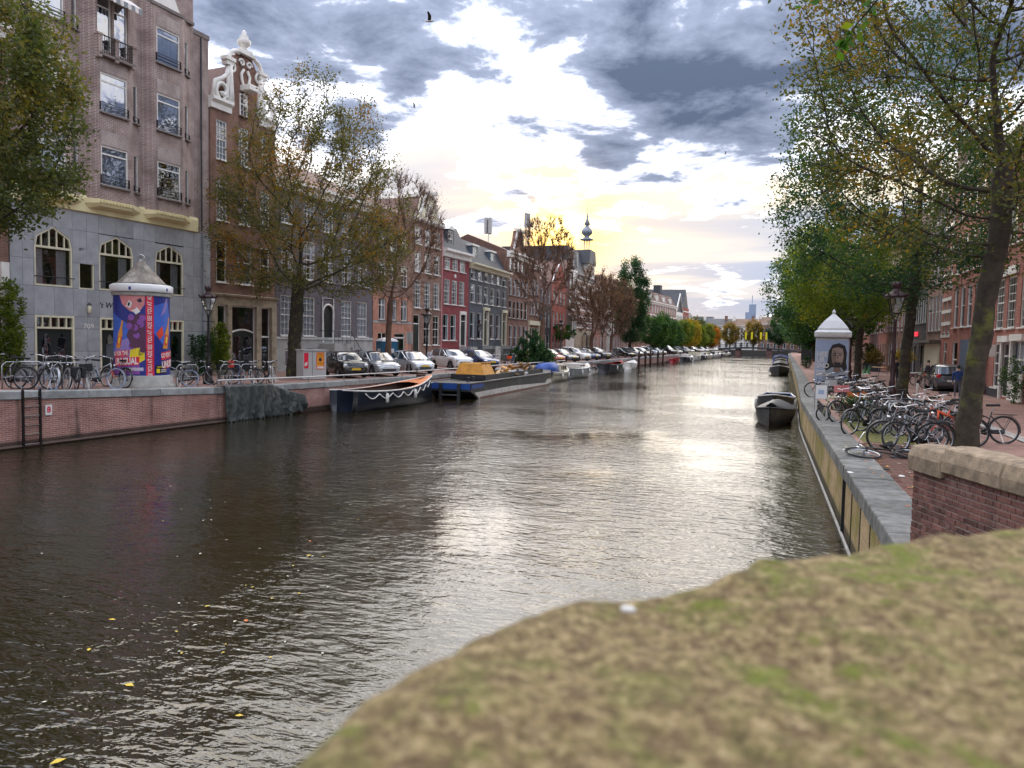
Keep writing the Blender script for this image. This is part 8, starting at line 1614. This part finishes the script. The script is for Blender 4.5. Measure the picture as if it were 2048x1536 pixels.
# white litter and fallen leaves on the near coping
rl_ = random.Random(12)
for k, (px, py) in enumerate(((1690, 900), (1700, 945), (1772, 950), (1803, 952), (1735, 905))):
    p = ground(px, py, .035 if px < 1760 else .02); m = MB(); m.loft([[(.05 * math.cos(a) * (1 + .4 * math.sin(3 * a + k)), .09 * math.sin(a), z) for a in np.linspace(0, 6.28, 9)[:-1]] for z in (0, .012)]); tag(m.obj('litter', 'rope_white', None, loc=(p[0], p[1], p[2] - .004)), ['white scrap on the coping above the joint', 'white scrap beside the coping joint', 'white scrap on the brick pavement, left one', 'white scrap on the brick pavement by the wall', 'white scrap near the toppled bicycle'][k], 'litter', 'white scraps on the right quay')
lfm = MB(); lfm.quad((-.05, 0, 0), (0, .028, .008), (.055, 0, .002), (0, -.028, .006)); lme = lfm.mesh('leaf')
for k in range(70):
    y = rl_.uniform(12, 21); x = ER(y) + rl_.uniform(.1, 2.0); o = mobj('fallen_leaf', lme, rl_.choice(['leaf_float_pale', 'leaf_float', 'leaf_float_red']), None, (x, y, .036 if x < ER(y) + .75 else .022), (0, 0, rl_.uniform(0, 6.3))); tag(o, 'small fallen leaf on the right quay pavement', 'leaf', 'fallen leaves on the right quay')
# floating leaves
for k, (px, py, s_, mt, lb) in enumerate([(258, 1370, 1.5, 'leaf_float', 'large yellow leaf floating alone in the near left water'), (115, 1523, 1.5, 'leaf_float', 'yellow leaf floating at the bottom left corner'), (178, 1299, 1.0, 'leaf_float', 'yellow leaf floating left of the large one'), (224, 1239, 1.2, 'leaf_float', 'yellow leaf floating above the large one'), (415, 1212, 1.0, 'leaf_float', 'yellow-brown leaf floating in mid water'), (492, 1241, 1.3, 'leaf_float_red', 'orange-red leaf floating in mid water'), (478, 1431, 1.0, 'leaf_float', 'yellow leaf floating near the stone parapet'), (618, 1111, 1.2, 'leaf_float', 'pale yellow leaf floating under the mauve house reflection'), (620, 1082, 1.0, 'leaf_float_red', 'reddish leaf floating farther out')]):
    p = ground(px, py, WATER + .012); o = mobj('floating_leaf', lme, mt, None, (p[0], p[1], WATER + .012), (0, 0, k * 1.1)); o.scale = (s_ * .85,) * 3; tag(o, lb, 'leaf', 'leaves floating on the canal')
for k in range(40):
    px = rl_.uniform(330, 720); py = rl_.uniform(1000, 1330) if k < 30 else rl_.uniform(930, 1500)
    if k >= 30: px = rl_.uniform(20, 500)
    p = ground(px, py, WATER + .012); o = mobj('floating_leaf', lme, rl_.choice(['leaf_float_pale', 'leaf_float_pale', 'leaf_float']), None, (p[0], p[1], WATER + .012), (0, 0, rl_.uniform(0, 6.3))); o.scale = (rl_.uniform(.4, .75),) * 3; tag(o, 'tiny pale leaf among those drifting on the dark left water', 'leaf', 'tiny leaves drifting on the canal')
# gulls
def gull(px, py, dist, span, label, bank):
    d = ray(px, py); P = CAM + d / np.linalg.norm(d) * dist; t = thing('gull', label, 'bird', P, R(20)); t.rotation_euler = (R(bank), 0, R(20)); k = span
    m = MB(); m.loft([[(x * k, w_ * k * math.cos(a), w_ * k * math.sin(a) + z * k) for a in np.linspace(0, 6.28, 9)[:-1]] for x, w_, z in ((-.24, .01, 0), (-.1, .05, 0), (.06, .065, 0), (.16, .045, .01), (.22, .035, .02), (.27, .008, .015))]); m.obj('body', 'gull_white', t, True)
    for s in (-1, 1): m = MB(); m.loft([[(.10 * k, s * .03 * k, .02 * k), (-.06 * k, s * .03 * k, .02 * k), (-.06 * k, s * .03 * k, .03 * k)], [(.13 * k, s * .22 * k, .20 * k), (-.03 * k, s * .22 * k, .19 * k), (-.03 * k, s * .22 * k, .20 * k)], [(.02 * k, s * .42 * k, .36 * k), (-.06 * k, s * .40 * k, .34 * k), (-.05 * k, s * .41 * k, .345 * k)]]); m.obj('wing', 'gull_white' if s > 0 else 'jacket_dark', t, True)
    m = MB(); m.loft([[(-.2 * k, -.02 * k, 0), (-.2 * k, .02 * k, 0)], [(-.34 * k, -.05 * k, 0), (-.34 * k, .05 * k, 0)]], closed=False); m.obj('tail', 'gull_white', t)
gull(858, 42, 52, 1.25, 'gull flying high above the brown houses', 12); gull(828, 215, 90, 1.0, 'smaller gull gliding below the high one', -8); gull(1450, 308, 130, 1.0, 'tiny distant bird at right in the sky', 5)
